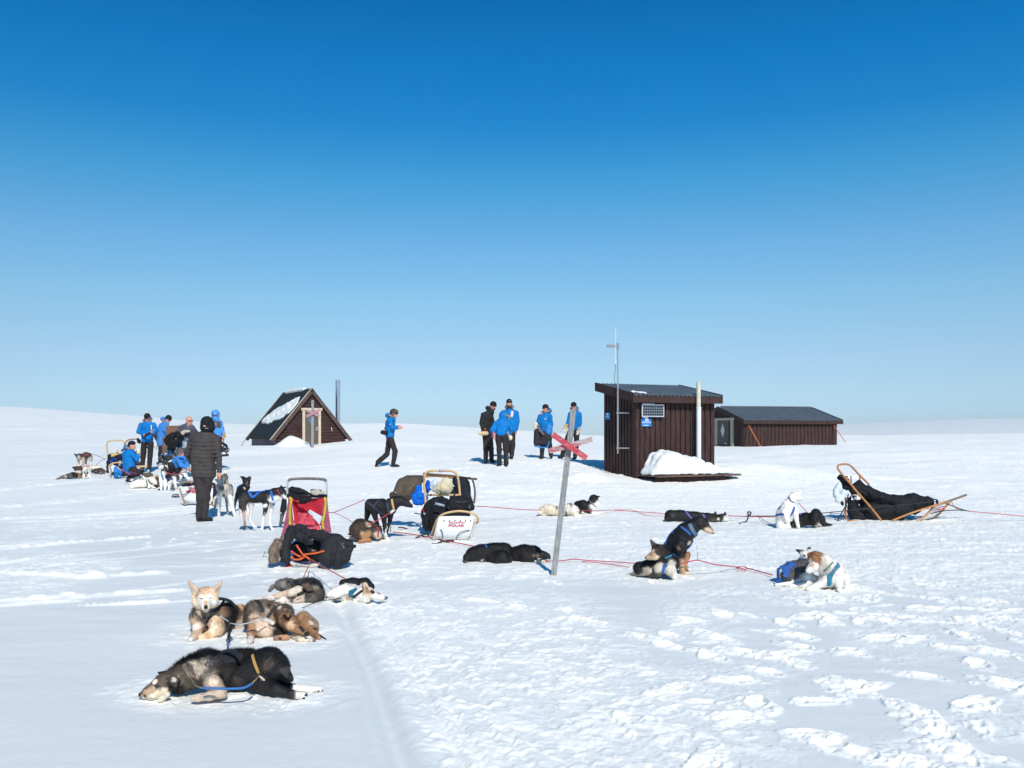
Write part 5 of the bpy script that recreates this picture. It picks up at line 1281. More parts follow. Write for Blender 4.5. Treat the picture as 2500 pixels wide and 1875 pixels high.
# 21 behind, 20 ginger and white
d21, b21 = dog('grey and white dog with a blue harness curled behind the ginger-headed dog', F_G, (1500, 868), [
    ((86, 82, 84), [(1430, 745, .15, 52), (1500, 730, .15, 68), (1600, 710, .15, 76)]), ((86, 82, 84), [(1440, 790, .08, 34), (1550, 770, .08, 56)]), (WHITE, [(1605, 612, .3, 40), (1640, 615, .3, 44), (1670, 600, .28, 36)]), (WHITE, [(1640, 790, .0, 50), (1580, 830, 'g', 28), (1460, 850, 'g', 18), (1360, 855, 'g', 12)], .02), (WHITE, [(1700, 820, -.02, 44), (1600, 855, 'g', 22), (1480, 868, 'g', 16)], .02)],
    tris=[(BLACK, (1535, 563, .3), (1595, 570, .3), (1580, 598, .3), .012, .01), (BLACK, (1630, 560, .32), (1662, 560, .32), (1645, 540, .32), .012, .01)], paints=[(WHITE, 1395, 780, 18, .6, 1400, 720), (WHITE, 1600, 790, 40, .7), ((50, 48, 52), 1640, 700, 40, .8), (BLACK, 1600, 610, 14, .6)],
    straps=[('harness', BLUEH, .045, [[(1400, 700), (1480, 660), (1580, 630)], [(1400, 710), (1470, 720), (1440, 790)], [(1500, 670), (1480, 720)], [(1390, 720), (1380, 790)]])], fur=8000)
d20, b20 = dog('white dog with a ginger head and blue harness lying furthest right', F_G, (1820, 895), [
    (WHITE, [(1870, 770, .12, 84), (1900, 790, .05, 78), (1800, 800, .03, 74)]), (WHITE, [(1850, 720, .05, 78), (1780, 680, 0, 78), (1730, 660, 0, 70)]), ((170, 104, 62), [(1700, 640, -.03, 66)], .03), (WHITE, [(1680, 700, -.08, 44), (1640, 735, -.1, 26)], .02),
    (WHITE, [(1780, 830, -.04, 44), (1700, 870, 'g', 26), (1630, 890, 'g', 18)], .02), (WHITE, [(1890, 830, -.05, 40), (1895, 880, -.08, 22), (1895, 900, 'g', 18)], .02), (PINK, [(1618, 745, -.12, 10)], .006)],
    tris=[(GINGER, (1640, 600, 0), (1690, 590, 0), (1670, 640, -.03), .02, .02)],
    paints=[(GINGER, 1720, 610, 48, .7), ((190, 146, 108), 1665, 690, 22, .7), (WHITE, 1650, 640, 12, .5), (WHITE, 1800, 640, 60, .7), ((200, 190, 170), 1780, 700, 50, .9), ((70, 40, 30), 1672, 660, 5, .5)],
    straps=[('harness', TEALH, .05, [[(1890, 685), (1850, 730), (1815, 790), (1808, 860)]]), ('collar', mat('green_collar', (.03, .16, .10), .7), .014, [[(1840, 665), (1800, 710), (1765, 740)]])], furlen=.03, fur=12000)

# 6, 7, 8 beside the man
d6, b6 = dog('grey and white dog standing with its nose raised to the man\'s hand', F_I, (690, 1358), [
    ((170, 164, 154), [(640, 980, .0, 82), (690, 1040, .1, 76), (700, 1060, .35, 68)]), ((150, 146, 138), [(650, 930, 0, 62)]), ((96, 92, 88), [(665, 860, .02, 46), (650, 880, .0, 46)], .02), ((206, 200, 190), [(605, 905, -.05, 36), (565, 895, -.08, 20)], .02), (NOSE, [(548, 885, -.09, 10)], .005),
    ((216, 208, 194), [(595, 1080, -.03, 34), (600, 1220, -.03, 22), (592, 1340, 'g', 20)], .02), ((216, 208, 194), [(735, 1110, -.02, 36), (765, 1240, -.02, 22), (795, 1340, 'g', 19)], .02),
    ((150, 150, 150), [(570, 1130, .3, 22), (545, 1230, .3, 16), (522, 1315, .3, 16)], .02), ((150, 150, 150), [(690, 1120, .45, 26), (695, 1220, .45, 16), (705, 1310, .4, 16)], .02), ((214, 206, 190), [(680, 830, .5, 18), (672, 775, .5, 14)], .01), (BLACK, [(730, 980, .15, 40), (742, 1080, .12, 34)], .03)],
    tris=[((60, 56, 52), (655, 815, .02), (690, 812, .02), (688, 870, 0), .012, .012)], paints=[((60, 56, 54), 665, 900, 18, .6, 670, 930), ((60, 40, 38), 560, 905, 6, .4, 590, 912), (BLACK, 655, 1080, 18, .5), ((220, 212, 200), 690, 980, 34, .7), ((100, 96, 92), 620, 1000, 50, .9)],
    straps=[('collar', YELH, .015, [[(690, 930), (690, 1020)]])], fur=3500)
d7, b7 = dog('black dog facing the camera behind the black and white standing dog', F_I, (880, 1335), [
    (BLACK, [(935, 900, .0, 44), (950, 930, -.02, 40)], .02), ((60, 48, 42), [(948, 945, -.08, 24)], .02), (BLACK, [(930, 980, .05, 56), (880, 1010, .2, 56), (860, 1060, .3, 54)]), (BLACK, [(830, 1090, .3, 36), (805, 1150, .3, 18), (795, 1230, .3, 12), (790, 1290, .3, 11)], .02), (WHITE, [(870, 1200, .1, 24), (875, 1335, 'g', 16)], .02), (WHITE, [(960, 1200, .1, 24), (965, 1300, .1, 15)], .02)],
    tris=[(BLACK, (862, 840, .02), (915, 850, 0), (895, 890, 0), .012, .01), (BLACK, (1002, 850, .02), (965, 850, 0), (995, 900, 0), .012, .01)], paints=[((180, 150, 120), 940, 935, 8, .5), ((200, 190, 176), 960, 915, 6, .5), ((130, 110, 90), 950, 970, 14, .7), ((200, 196, 190), 905, 985, 8, .5, 925, 1000)],
    straps=[('harness', BLUEH, .03, [[(850, 950), (840, 990)]])], dY=.3)
d8, b8 = dog('tall black and white dog standing side-on in a blue harness left of the pink sled', F_I, (1100, 1540), [
    (BLACK, [(915, 1090, .05, 66), (1000, 1110, .05, 66), (1100, 1110, .05, 70), (1200, 1105, .05, 76)]), (BLACK, [(1230, 1080, .05, 66), (1300, 1050, .03, 54), (1370, 1025, .0, 46)]), (BLACK, [(1390, 1030, 0, 46), (1425, 1060, 0, 34)], .02), ((214, 206, 194), [(1420, 1100, -.02, 28), (1440, 1120, -.02, 20)], .02),
    ((222, 214, 202), [(1280, 1130, .02, 56), (1340, 1110, .02, 34)], .03), ((60, 50, 44), [(900, 1150, -.02, 60), (905, 1270, -.04, 26)], .02), ((196, 150, 116), [(908, 1300, -.04, 22), (915, 1400, -.02, 16), (925, 1490, 'g', 15), (955, 1508, 'g', 12)], .012), ((214, 206, 196), [(1000, 1180, .08, 50), (1000, 1280, .1, 26), (985, 1390, .12, 19), (1035, 1480, .08, 15), (1075, 1490, .06, 12)], .02),
    (BLACK, [(1190, 1180, -.03, 46), (1180, 1280, -.05, 26), (1165, 1330, -.05, 20)], .02), (WHITE, [(1160, 1340, -.05, 20), (1145, 1440, -.05, 18), (1140, 1530, 'g', 17), (1155, 1540, 'g', 14)], .01), (WHITE, [(1275, 1180, .12, 34), (1245, 1320, .14, 20), (1240, 1440, .12, 17), (1265, 1515, .1, 15), (1290, 1520, .1, 12)], .02),
    (BLACK, [(880, 1120, -.02, 30), (870, 1230, -.04, 26), (890, 1260, -.04, 14)], .02)],
    tris=[(BLACK, (1370, 985, 0), (1400, 990, 0), (1382, 955, 0), .012, .01), (BLACK, (1400, 985, .08), (1440, 990, .08), (1430, 975, .08), .012, .01)], paints=[((222, 214, 202), 1100, 1230, 24, .6, 1180, 1215), ((214, 206, 196), 1010, 1200, 30, .7), ((170, 130, 110), 1175, 1310, 12, .6), ((222, 214, 202), 1290, 1160, 40, .7)],
    straps=[('harness', mat('bright_blue_harness', (.01, .12, .48), .6), .035, [[(965, 1025), (1020, 1110), (1100, 1050), (1200, 1020)], [(970, 1025), (1090, 1015)], [(1100, 1010), (1115, 1040)], [(1255, 1030), (1270, 1110), (1285, 1210)]]), ('collar', REDH, .03, [[(1335, 1010), (1360, 1060), (1400, 1130)]])], fur=6000, furlen=.018)
F_Q = Fr(540, 900, 900, 1300, 1493)
d8b, b8b = dog('dark dog mostly hidden behind the pink sled, only tail, leg and ears showing', F_Q, (600, 1590), [
    (BLACK, [(700, 1300, .1, 60), (820, 1290, .1, 62), (760, 1270, .1, 58)]), (BLACK, [(650, 1340, .05, 38), (630, 1420, .05, 30), (600, 1475, .05, 12)], .02), ((90, 90, 92), [(640, 1400, .1, 26), (615, 1500, .1, 18), (598, 1580, 'g', 15)], .02), (BLACK, [(780, 1250, .1, 45), (720, 1235, .1, 40)], .03)],
    tris=[(BLACK, (680, 1215, .1), (720, 1192, .1), (715, 1235, .1), .012, .01)], paints=[(WHITE, 592, 1470, 10, .5)])

# left group, far
for a in (
    ('black and grey dog standing at the far left in a red harness', F_J, (1100, 730), [
        ((62, 54, 48), [(1290, 330, .2, 98), (1180, 310, .15, 105), (1070, 360, .05, 108)]), ((70, 60, 54), [(930, 350, -.05, 100), (930, 400, -.08, 88)], .03), ((196, 184, 168), [(915, 455, -.14, 52)], .02), (NOSE, [(905, 478, -.19, 26)], .01),
        ((200, 186, 168), [(900, 500, .0, 50), (915, 600, .0, 38), (925, 700, 'g', 34)], .02), ((190, 150, 116), [(1070, 470, -.02, 66), (1080, 600, -.02, 38), (1075, 720, 'g', 34)], .02), ((190, 176, 160), [(1340, 430, .2, 70), (1340, 560, .2, 42), (1350, 690, .15, 34)], .02), ((150, 140, 134), [(1190, 450, .3, 50), (1170, 620, .3, 34)], .02), ((62, 54, 48), [(1360, 380, .2, 50), (1375, 500, .2, 24)], .03)],
     [((50, 44, 42), (755, 255, 0), (840, 290, 0), (815, 370, -.02), .015, .02)], [((190, 170, 146), 880, 355, 22, .6, 930, 350), ((190, 170, 140), 960, 400, 26, .6), ((190, 170, 140), 830, 400, 24, .6)],
     [('harness', REDH, .05, [[(1080, 250), (1200, 330)], [(1200, 330), (1270, 220)]])]),
    ('dark brown dog lying with its head raised at the far left', F_J, (960, 1150), [
        ((74, 52, 38), [(840, 800, 0, 92), (960, 800, .02, 92)]), ((200, 180, 156), [(830, 915, -.05, 36), (980, 920, -.04, 48)], .02), ((150, 96, 60), [(960, 960, .05, 95), (930, 1060, .05, 90)])],
     [((60, 44, 36), (678, 745, 0), (790, 735, 0), (740, 800, 0), .015, .02), ((60, 44, 36), (990, 690, 0), (1040, 720, 0), (1000, 790, 0), .015, .02)], [((50, 36, 30), 820, 830, 40, .7), (NOSE, 990, 905, 18, .4)], []),
    ('grey and black dog stretched out asleep at the far left edge of the group', F_J, (640, 1160), [
        (BLACK, [(800, 1030, .0, 95), (700, 1020, .05, 100)]), ((90, 86, 82), [(620, 1050, .0, 95), (520, 1060, .0, 85)]), ((120, 112, 104), [(400, 1080, .0, 66), (290, 1110, 'g', 46), (180, 1150, 'g', 30), (60, 1195, 'g', 12)], .03), ((90, 84, 78), [(620, 1110, -.06, 62)], .03)],
     [], [((214, 206, 190), 440, 1070, 40, .6), ((60, 56, 54), 580, 1060, 40, .7)], []),
    ('white dog with brown ears and cheeks sitting low, facing the camera', F_J, (1200, 1150), [
        ((222, 210, 196), [(1150, 790, 0, 72), (1155, 840, -.04, 84)], .03), ((216, 204, 190), [(1180, 860, -.1, 50)], .02), (NOSE, [(1185, 830, -.15, 22)], .01), ((214, 200, 184), [(1190, 980, .04, 88), (1180, 1060, .04, 90)]), (WHITE, [(1100, 1020, -.02, 44), (1100, 1130, 'g', 36)], .02), (WHITE, [(1270, 1020, .05, 66), (1330, 1100, 'g', 44)], .02), ((170, 120, 84), [(1000, 1080, .1, 44), (900, 1130, 'g', 26)], .02)],
     [((190, 130, 96), (1035, 655, 0), (1085, 700, 0), (1060, 770, 0), .015, .015), ((190, 130, 96), (1245, 635, 0), (1200, 690, 0), (1270, 740, 0), .015, .015)], [((150, 84, 56), 1075, 770, 30, .6), ((150, 84, 56), 1235, 750, 34, .6), ((110, 60, 50), 1175, 845, 18, .5)],
     [('harness', BLACKH, .025, [[(1120, 920), (1165, 1080)], [(1165, 1080), (1250, 950)]])]),
    ('brindled dark dog curled up just left of the wooden sled', F_J, (1650, 990), [
        ((70, 58, 50), [(1420, 890, .05, 62), (1560, 880, .05, 82), (1700, 870, .05, 92), (1810, 900, .05, 72)]), ((90, 76, 66), [(1720, 930, -.05, 50)], .03)], [], [((160, 136, 110), 1550, 880, 26, .8), ((190, 160, 140), 1700, 950, 24, .6), ((190, 160, 140), 1770, 905, 16, .6)], []),
    ('cream dog lying curled behind the brindled dog', F_J, (1500, 850), [
        ((216, 202, 178), [(1340, 770, .1, 62), (1450, 750, .1, 66), (1600, 760, .1, 56), (1680, 780, .1, 40)])], [], [((190, 130, 100), 1390, 790, 26, .7)], []),
    ('pure white dog lying with its head up in front of the kneeling person', F_K, (1150, 1565), [
        ((222, 212, 192), [(900, 1460, .02, 96), (1050, 1420, .05, 108), (1200, 1420, .05, 112)]), ((222, 212, 192), [(1320, 1380, .02, 104), (1400, 1320, .0, 92)]), ((222, 212, 194), [(1450, 1310, -.04, 90), (1520, 1390, -.08, 56), (1555, 1430, -.09, 40)], .02), ((222, 212, 192), [(1360, 1500, -.03, 56), (1330, 1550, 'g', 26)], .02), ((222, 212, 192), [(1450, 1530, 'g', 34), (1520, 1545, 'g', 26)], .02), ((222, 212, 192), [(850, 1520, 'g', 50)], .03)],
     [((190, 140, 90), (1420, 1225, -.02), (1470, 1215, -.02), (1450, 1270, -.06), .015, .015)], [((206, 150, 100), 1440, 1245, 28, .6), (PINK, 1570, 1425, 20, .5), ((190, 120, 110), 1510, 1325, 10, .5)],
     [('harness', GREYH, .03, [[(1275, 1340), (1300, 1440), (1320, 1500)], [(1320, 1310), (1370, 1400), (1420, 1440)]])]),
    ('black and white dog lying flat behind the pure white dog', F_K, (900, 1380), [
        (BLACK, [(720, 1340, .0, 44), (800, 1270, .05, 80), (950, 1210, .1, 84), (1120, 1190, .1, 78)]), ((222, 214, 206), [(840, 1330, -.04, 36), (1000, 1270, -.02, 40), (1150, 1240, .0, 44), (1230, 1280, .0, 30)], .02), (BLACK, [(900, 1330, -.06, 24), (1000, 1325, -.06, 18)], .02)],
     [], [], [('harness', BLACKH, .025, [[(1060, 1290), (1120, 1230)]])]),
    ('shaggy brown dog lying behind the two husky-faced dogs', F_K, (1500, 1540), [
        ((100, 84, 66), [(1260, 1180, .45, 66), (1400, 1190, .45, 70)]), ((96, 80, 64), [(1560, 1330, .1, 100), (1620, 1420, .1, 105)]), ((196, 160, 118), [(1580, 1220, .2, 54)], .03), (DKGREY, [(1540, 1480, 'g', 50)], .03)], [], [((50, 44, 40), 1560, 1300, 36, .7)], []),
    ('black and white husky-faced dog sitting upright, tethered by a red line', F_K, (1760, 1635), [
        (BLACK, [(1720, 860, .04, 92), (1700, 900, .02, 92)], .03), ((222, 216, 206), [(1700, 950, -.05, 72), (1665, 965, -.09, 50)], .02), (NOSE, [(1638, 968, -.13, 20)], .01), (BLACK, [(1790, 1020, .1, 90), (1830, 1150, .14, 96), (1860, 1300, .2, 92)]), ((222, 214, 200), [(1730, 1180, .02, 106), (1740, 1270, .02, 90)]), (WHITE, [(1695, 1320, -.02, 54), (1700, 1460, -.03, 42), (1700, 1600, 'g', 36)], .02), (WHITE, [(1820, 1330, .02, 54), (1825, 1480, .02, 40), (1810, 1600, 'g', 34)], .02), (BLACK, [(1620, 1610, 'g', 22), (1680, 1580, 'g', 24)], .02)],
     [(BLACK, (1565, 830, 0), (1640, 800, 0), (1600, 880, 0), .015, .015), (BLACK, (1765, 800, .02), (1810, 850, .02), (1760, 860, .02), .015, .015)],
     [((222, 216, 206), 1640, 865, 14, .4), ((222, 216, 206), 1702, 865, 14, .4), (BLACK, 1650, 895, 18, .5, 1740, 880), ((222, 216, 206), 1690, 980, 60, .6), ((222, 216, 206), 1610, 910, 20, .5)],
     [('harness', mat('pale_blue_harness', (.08, .20, .40), .7), .045, [[(1700, 1110), (1730, 1220), (1760, 1320)]]), ('collar', GREYH, .03, [[(1680, 1060), (1760, 1060), (1830, 1020)]])]),
    ('dark dog with white legs half hidden between the two husky-faced dogs', F_L, (1080, 560), [
        (BLACK, [(980, 280, .1, 50), (1060, 260, .1, 66), (1150, 300, .1, 60)]), ((222, 216, 206), [(1010, 400, .05, 34), (1010, 480, .05, 26), (1000, 535, 'g', 22)], .02), ((222, 216, 206), [(1110, 300, .02, 30), (1120, 400, .02, 30), (1150, 530, 'g', 22)], .02), (BLACK, [(1080, 420, .1, 34), (1070, 500, .1, 24)], .02), ((130, 110, 80), [(1080, 545, 'g', 24)], .02)], [], [],
     [('harness', BLUEH, .03, [[(960, 335), (1050, 340)]])]),
    ('black and white husky-faced dog sitting behind the white-fronted sled', F_L, (1300, 400), [
        (BLACK, [(1310, 60, .02, 62), (1330, 100, .0, 60)], .03), ((222, 214, 204), [(1330, 115, -.05, 48), (1355, 125, -.08, 30)], .02), (NOSE, [(1368, 122, -.12, 12)], .01), (BLACK, [(1250, 180, .12, 60), (1220, 280, .12, 62)]), ((222, 214, 200), [(1310, 190, .02, 58), (1290, 290, .02, 80), (1330, 370, .02, 70)]), ((222, 214, 200), [(1400, 310, .05, 34)], .02)],
     [(BLACK, (1235, 45, .02), (1275, 20, .02), (1270, 75, .02), .015, .015), (BLACK, (1360, 20, .02), (1392, 40, .02), (1370, 60, .02), .015, .015)],
     [((214, 190, 110), 1335, 62, 11, .4), ((210, 206, 200), 1375, 58, 10, .4), ((222, 214, 204), 1310, 100, 24, .6), ((70, 60, 56), 1325, 115, 10, .5)],
     [('harness', mat('slate_harness', (.06, .12, .18), .7), .04, [[(1290, 250), (1295, 310)], [(1230, 210), (1290, 250)]]), ('collar', REDH, .02, [[(1250, 185), (1340, 195)]])]),
):
    dog(a[0], a[1], a[2], a[3], a[4], a[5], a[6], h=.017, fur=1500, furlen=.03)
# ---------------------------------------------------------------- people
BLUE = (0, 112, 182); LBLUE = (56, 126, 196); PANTS = (44, 39, 38); SKIN = (206, 146, 122); KHAT = (24, 25, 28)
FURC = (146, 122, 100); GLOVE = (222, 212, 190); GLTAN = (206, 160, 96)

def cap(a, b, ra, rb, k, c): return ('cap', np.asarray(a, float), np.asarray(b, float), ra, rb, k, lin(c))

def person(label, fr, base, J, face=(0, -1, 0), jacket=BLUE, pants=PANTS, hat='beanie', hatc=KHAT, furhood=True, gloves=None, S=1.0, dY=0.0, Y=None,
           glasses=True, boots=True, hem=0.0, quilt=0.0, legs=True, extra=(), jpaints=(), girth=1.0, hands=True, goggles=False, beard=False, group='people on the snow', hairless=False):
    px, py = fr.px(*base)
    if Y is None: Y = G(px, py)[1] + dY
    b = Body(fr, Y)
    P = {k: b.P(*(v if len(v) == 3 else (v[0], v[1], 0.0))) for k, v in J.items()}
    t = empty('person', W(px, py, Y), label, 'person', group)
    h = min(max(0.00085 * Y, 0.009), 0.018)
    f = np.array(face, float); f /= np.linalg.norm(f); up = np.array([0, 0, 1.0]); up = up - f * (up @ f); up /= np.linalg.norm(up); rt = np.cross(f, up)
    H = P['head']; nk = P.get('neck', H + np.array([0, 0, -.17])); 
    sA, sB = P['shA'], P['shB']; ch = P.get('chest', (sA + sB) / 2 + np.array([0, 0, -.12])); pe = P['pelvis']; wa = P.get('waist', ch * 0.45 + pe * 0.55)
    # continuous body: head with face, neck, trunk, limbs, hands with fingers
    B = Body(fr, Y); pr = B.prims; sk = SKIN
    pr.append(('ell', H + up * 0.02 * S - f * 0.012 * S, np.array([0.078, 0.098, 0.105]) * S, np.array([rt, f, up]), 0.03, lin(sk)))
    pr.append(cap(H + f * 0.03 * S - up * 0.05 * S, H + f * 0.045 * S - up * 0.085 * S, 0.055 * S, 0.042 * S, 0.04, sk))
    pr.append(cap(H + f * 0.08 * S + up * 0.015 * S, H + f * 0.108 * S - up * 0.025 * S, 0.012 * S, 0.016 * S, 0.012, sk))
    for s_ in (-1, 1): pr.append(cap(H + rt * s_ * 0.078 * S, H + rt * s_ * 0.082 * S - up * 0.02 * S - f * .005, 0.016 * S, 0.014 * S, 0.01, sk))
    pr.append(cap(H - up * 0.06 * S - f * 0.01, nk, 0.055 * S, 0.06 * S, 0.03, sk))
    pr.append(cap(nk, ch, 0.06, 0.10 * S, 0.05, sk)); dn = np.array([0, 0, -.05]); pr.append(cap(sA * .8 + sB * .2 + dn, sB * .8 + sA * .2 + dn, 0.035, 0.035, 0.05, sk)); pr.append(cap(ch, wa, .10 * S, .095 * S, .05, sk)); pr.append(cap(wa, pe, .095 * S, .10 * S, .05, sk))
    for s_ in 'AB':
        sh, el, wr = P['sh' + s_], P['el' + s_], P['wr' + s_]
        pr.append(cap(sh * .9 + (sA + sB) * .05 + dn * .8, el, 0.030, 0.030, .02, sk)); pr.append(cap(el, wr, 0.036, 0.026, .02, sk))
        d = P['ha' + s_] - wr if ('ha' + s_) in P else wr - el
        d = d / np.linalg.norm(d); sd = np.cross(d, f); sd = sd / (np.linalg.norm(sd) + 1e-9)
        nn = np.cross(sd, d)
        pr.append(cap(wr, wr + d * 0.075 * S, 0.028, 0.036, .015, sk))
        for i, L in enumerate((0.062, 0.072, 0.068, 0.052)):
            o = wr + d * 0.085 * S + sd * (i - 1.5) * 0.019
            m1 = o + d * L * .5 + nn * 0.008; pr.append(cap(wr + d * .05 + sd * (i - 1.5) * .015, m1, .011, .010, .006, sk)); pr.append(cap(m1, m1 + d * L * .35 + nn * 0.028, .010, .008, .004, sk))
        pr.append(cap(wr + d * 0.03 + sd * 0.028, wr + d * 0.075 + sd * 0.052 + nn * .01, .012, .009, .006, sk))
        if legs:
            hp, kn, an, to = P['hip' + s_], P['kn' + s_], P['an' + s_], P['to' + s_]
            pr.append(cap(pe, hp, .08, .075, .03, sk)); pr.append(cap(hp, kn, .07, .052, .03, sk)); pr.append(cap(kn, an, .052, .038, .02, sk)); pr.append(cap(an, to, .038, .028, .02, sk))
    B.paints = []
    body = finish(B, 'body', t, h * 0.9, M_SKIN, blend=.006, mottle=.08, smooth=1)
    # face features painted in the flesh: eyes, mouth, brows
    me = body.data; V = np.zeros(len(me.vertices) * 3); me.vertices.foreach_get('co', V); V = V.reshape(-1, 3) + np.array(t.location)
    ca = me.color_attributes['Col']; C = np.zeros(len(V) * 4, np.float32); ca.data.foreach_get('color', C); C = C.reshape(-1, 4)
    def spot(p, r, c):
        w = 1 - sstep(r * .6, r * 1.2, np.linalg.norm(V - p, axis=1)); C[:, :3] = C[:, :3] * (1 - w[:, None]) + lin(c) * w[:, None]
    for s_ in (-1, 1): spot(H + f * 0.09 * S + rt * s_ * .032 * S + up * .012 * S, 0.012, (50, 36, 32)); spot(H + f * 0.085 * S + rt * s_ * .05 * S - up * .03 * S, 0.03, (206, 128, 108))
    spot(H + f * 0.10 * S - up * 0.058 * S, 0.016, (140, 70, 66))
    if beard:
        spot(H + f * 0.07 * S - up * 0.095 * S, 0.05, (70, 48, 40))
    ca.data.foreach_set('color', C.ravel())
    # trousers
    if legs:
        T_ = Body(fr, Y); q = T_.prims
        q.append(cap(pe + [0, 0, .02], pe - [0, 0, .03], .10 * girth, .115 * girth, .06, pants))
        for s_ in 'AB':
            hp, kn, an = P['hip' + s_], P['kn' + s_], P['an' + s_]
            q.append(cap(hp, kn, .098, .078, .03, pants)); q.append(cap(kn, an + (kn - an) * .06, .078, .072, .03, pants))
        finish(T_, 'trousers', t, h, M_CLOTH, wrinkle=.010, wscale=9, mottle=.16, mscale=14, blend=.006)
        if boots:
            for s_ in 'AB':
                Q = Body(fr, Y); an, to = P['an' + s_], P['to' + s_]
                Q.prims += [cap(an + [0, 0, .03], an + [0, 0, -.015], .055, .052, .02, (30, 30, 33)), cap(an + [0, 0, -.025], to, .048, .042, .03, (30, 30, 33))]
                Q.prims += [cap(an + (to - an) * .25 + [0, 0, .03], an + (to - an) * .3 + [0, 0, .02], .03, .03, .01, (120, 124, 130))]
                finish(Q, 'boot', t, h, M_CLOTH, blend=.006, mottle=.1)
    # jacket
    Jk = Body(fr, Y); q = Jk.prims; g = girth
    for s_, o_s in ((sA, sB), (sB, sA)):
        q.append(cap(nk - [0, 0, .045], s_ * .88 + o_s * .12 - [0, 0, .02], .085, .068, .06, jacket)); q.append(cap(nk - [0, 0, .03], ch, .085, .12 * g, .06, jacket))
    wd = (sB - sA) * .16
    for s_ in (-1, 1):
        q.append(cap(ch + wd * s_, wa + wd * s_ * .8, .125 * g, .122 * g, .06, jacket)); q.append(cap(wa + wd * s_ * .8, pe + wd * s_ * .9 + [0, 0, .02 - hem], .122 * g, .128 * g, .06, jacket))
    for s_ in 'AB':
        sh, el, wr = P['sh' + s_], P['el' + s_], P['wr' + s_]
        q.append(cap(sh - [0, 0, .012], el, .070, .062, .04, jacket)); q.append(cap(el, wr, .064, .05, .025, jacket))
    for j in jpaints: Jk.paint(*j)
    jk = finish(Jk, 'jacket', t, h, M_CLOTH, wrinkle=.010 if not quilt else .006, wscale=7.5, mottle=.13, mscale=12, blend=.006, quilt=quilt, flat=None)
    # headgear
    if hat == 'beanie':
        Q = Body(fr, Y); Q.prims += [('ell', H + up * .055 * S - f * .012 * S, np.array([.09, .108, .085]) * S, np.array([rt, f, up]), .01, lin(hatc)), cap(H + up * .02 * S - f * .055 * S - rt * .03, H + up * .02 * S - f * .055 * S + rt * .03, .058 * S, .058 * S, .02, hatc)]
        for s_ in (-1, 1): Q.prims.append(cap(H + rt * s_ * .07 * S - f * .01 - up * .0, H + rt * s_ * .07 * S - f * .02 - up * .03, .022, .018, .02, hatc))
        finish(Q, 'hat', t, h, M_CLOTH, blend=.006, mottle=.12)
    elif hat == 'flaps':
        Q = Body(fr, Y); Q.prims += [('ell', H + up * .06 * S - f * .012, np.array([.105, .12, .09]) * S, np.array([rt, f, up]), .01, lin((58, 52, 44)))]
        for s_ in (-1, 1): Q.prims.append(cap(H + rt * s_ * .085, H + rt * s_ * .085 - up * .10 + f * .01, .035, .03, .03, (96, 84, 64)))
        Q.prims.append(cap(H - f * .08 + up * .03, H - f * .075 - up * .07, .05, .04, .03, (58, 52, 44))); Q.prims.append(cap(H + f * .085 + up * .075 - rt * .05, H + f * .085 + up * .075 + rt * .05, .03, .03, .02, (110, 96, 74)))
        finish(Q, 'fur_hat', t, h, M_FUR, fur=700, furlen=.02, furw=.006, blend=.006)
    elif hat == 'hood':
        Q = Body(fr, Y); Q.prims += [('ell', H + up * .03 - f * .05, np.array([.135, .125, .155]), np.array([rt, f, up]), .03, lin(jacket)), cap(nk, H - up * .10 - f * .03, .11, .11, .05, jacket)]
        Q.prims.append(cap(H - up * .11 + f * .05, H - up * .12 + f * .02, .07, .09, .04, jacket))
        finish(Q, 'hood', t, h, M_CLOTH, wrinkle=.012, wscale=13, mottle=.12, blend=.006)
    if goggles or glasses:
        Q = Body(fr, Y); z = .012 if not goggles else (.015 if goggles is True else goggles)
        gc = (20, 90, 170) if hat == 'hood' else (26, 22, 22); rr = .016 if not goggles else .028
        off = .080 if hat != 'hood' else .100
        Q.prims += [cap(H + f * off * S + up * z + rt * .055, H + f * (off + .014) * S + up * z, rr, rr, .004, gc), cap(H + f * off * S + up * z - rt * .055, H + f * (off + .014) * S + up * z, rr, rr, .004, gc)]
        if not goggles:
            for s_ in (-1, 1): Q.prims.append(cap(H + f * .09 * S + up * z + rt * .06 * s_, H - f * .0 + up * (z + .005) + rt * .085 * s_, .007, .006, .002, (196, 70, 30)))
        finish(Q, 'goggles' if goggles else 'sunglasses', t, .008 if Y > 12 else .006, mat('tinted_lens', attr='Col', rough=.2, spec=.7), mottle=0, blend=.004)
    if furhood:
        Q = Body(fr, Y); R_ = .115
        back = nk - f * .06 + [0, 0, .055]
        Q.prims += [cap(back - rt * .03 - f * .05, back + rt * .03 - f * .05, .075, .075, .03, jacket), cap(back - rt * .07, back - f * .06, .06, .07, .03, jacket), cap(back + rt * .07, back - f * .06, .06, .07, .03, jacket)]
        hd = finish(Q, 'hood', t, h, M_CLOTH, wrinkle=.012, wscale=13, mottle=.12, blend=.006)
        Q = Body(fr, Y); pts = []
        for a in np.linspace(-2.4, 2.4, 9):
            pts.append(nk + [0, 0, .065] - f * (R_ * math.cos(a) * .8) + rt * R_ * math.sin(a) * 1.05 + np.array([0, 0, -.035 * (1 - math.cos(a)) + .02]))
        for a, c in zip(pts[:-1], pts[1:]): Q.prims.append(cap(a, c, .03, .03, .01, FURC))
        finish(Q, 'fur_trim', hd, h, M_FUR, fur=900, furlen=.04, furw=.007, flow=(0, 0, -.2), lift=1.2, blend=.01, mottle=.3)
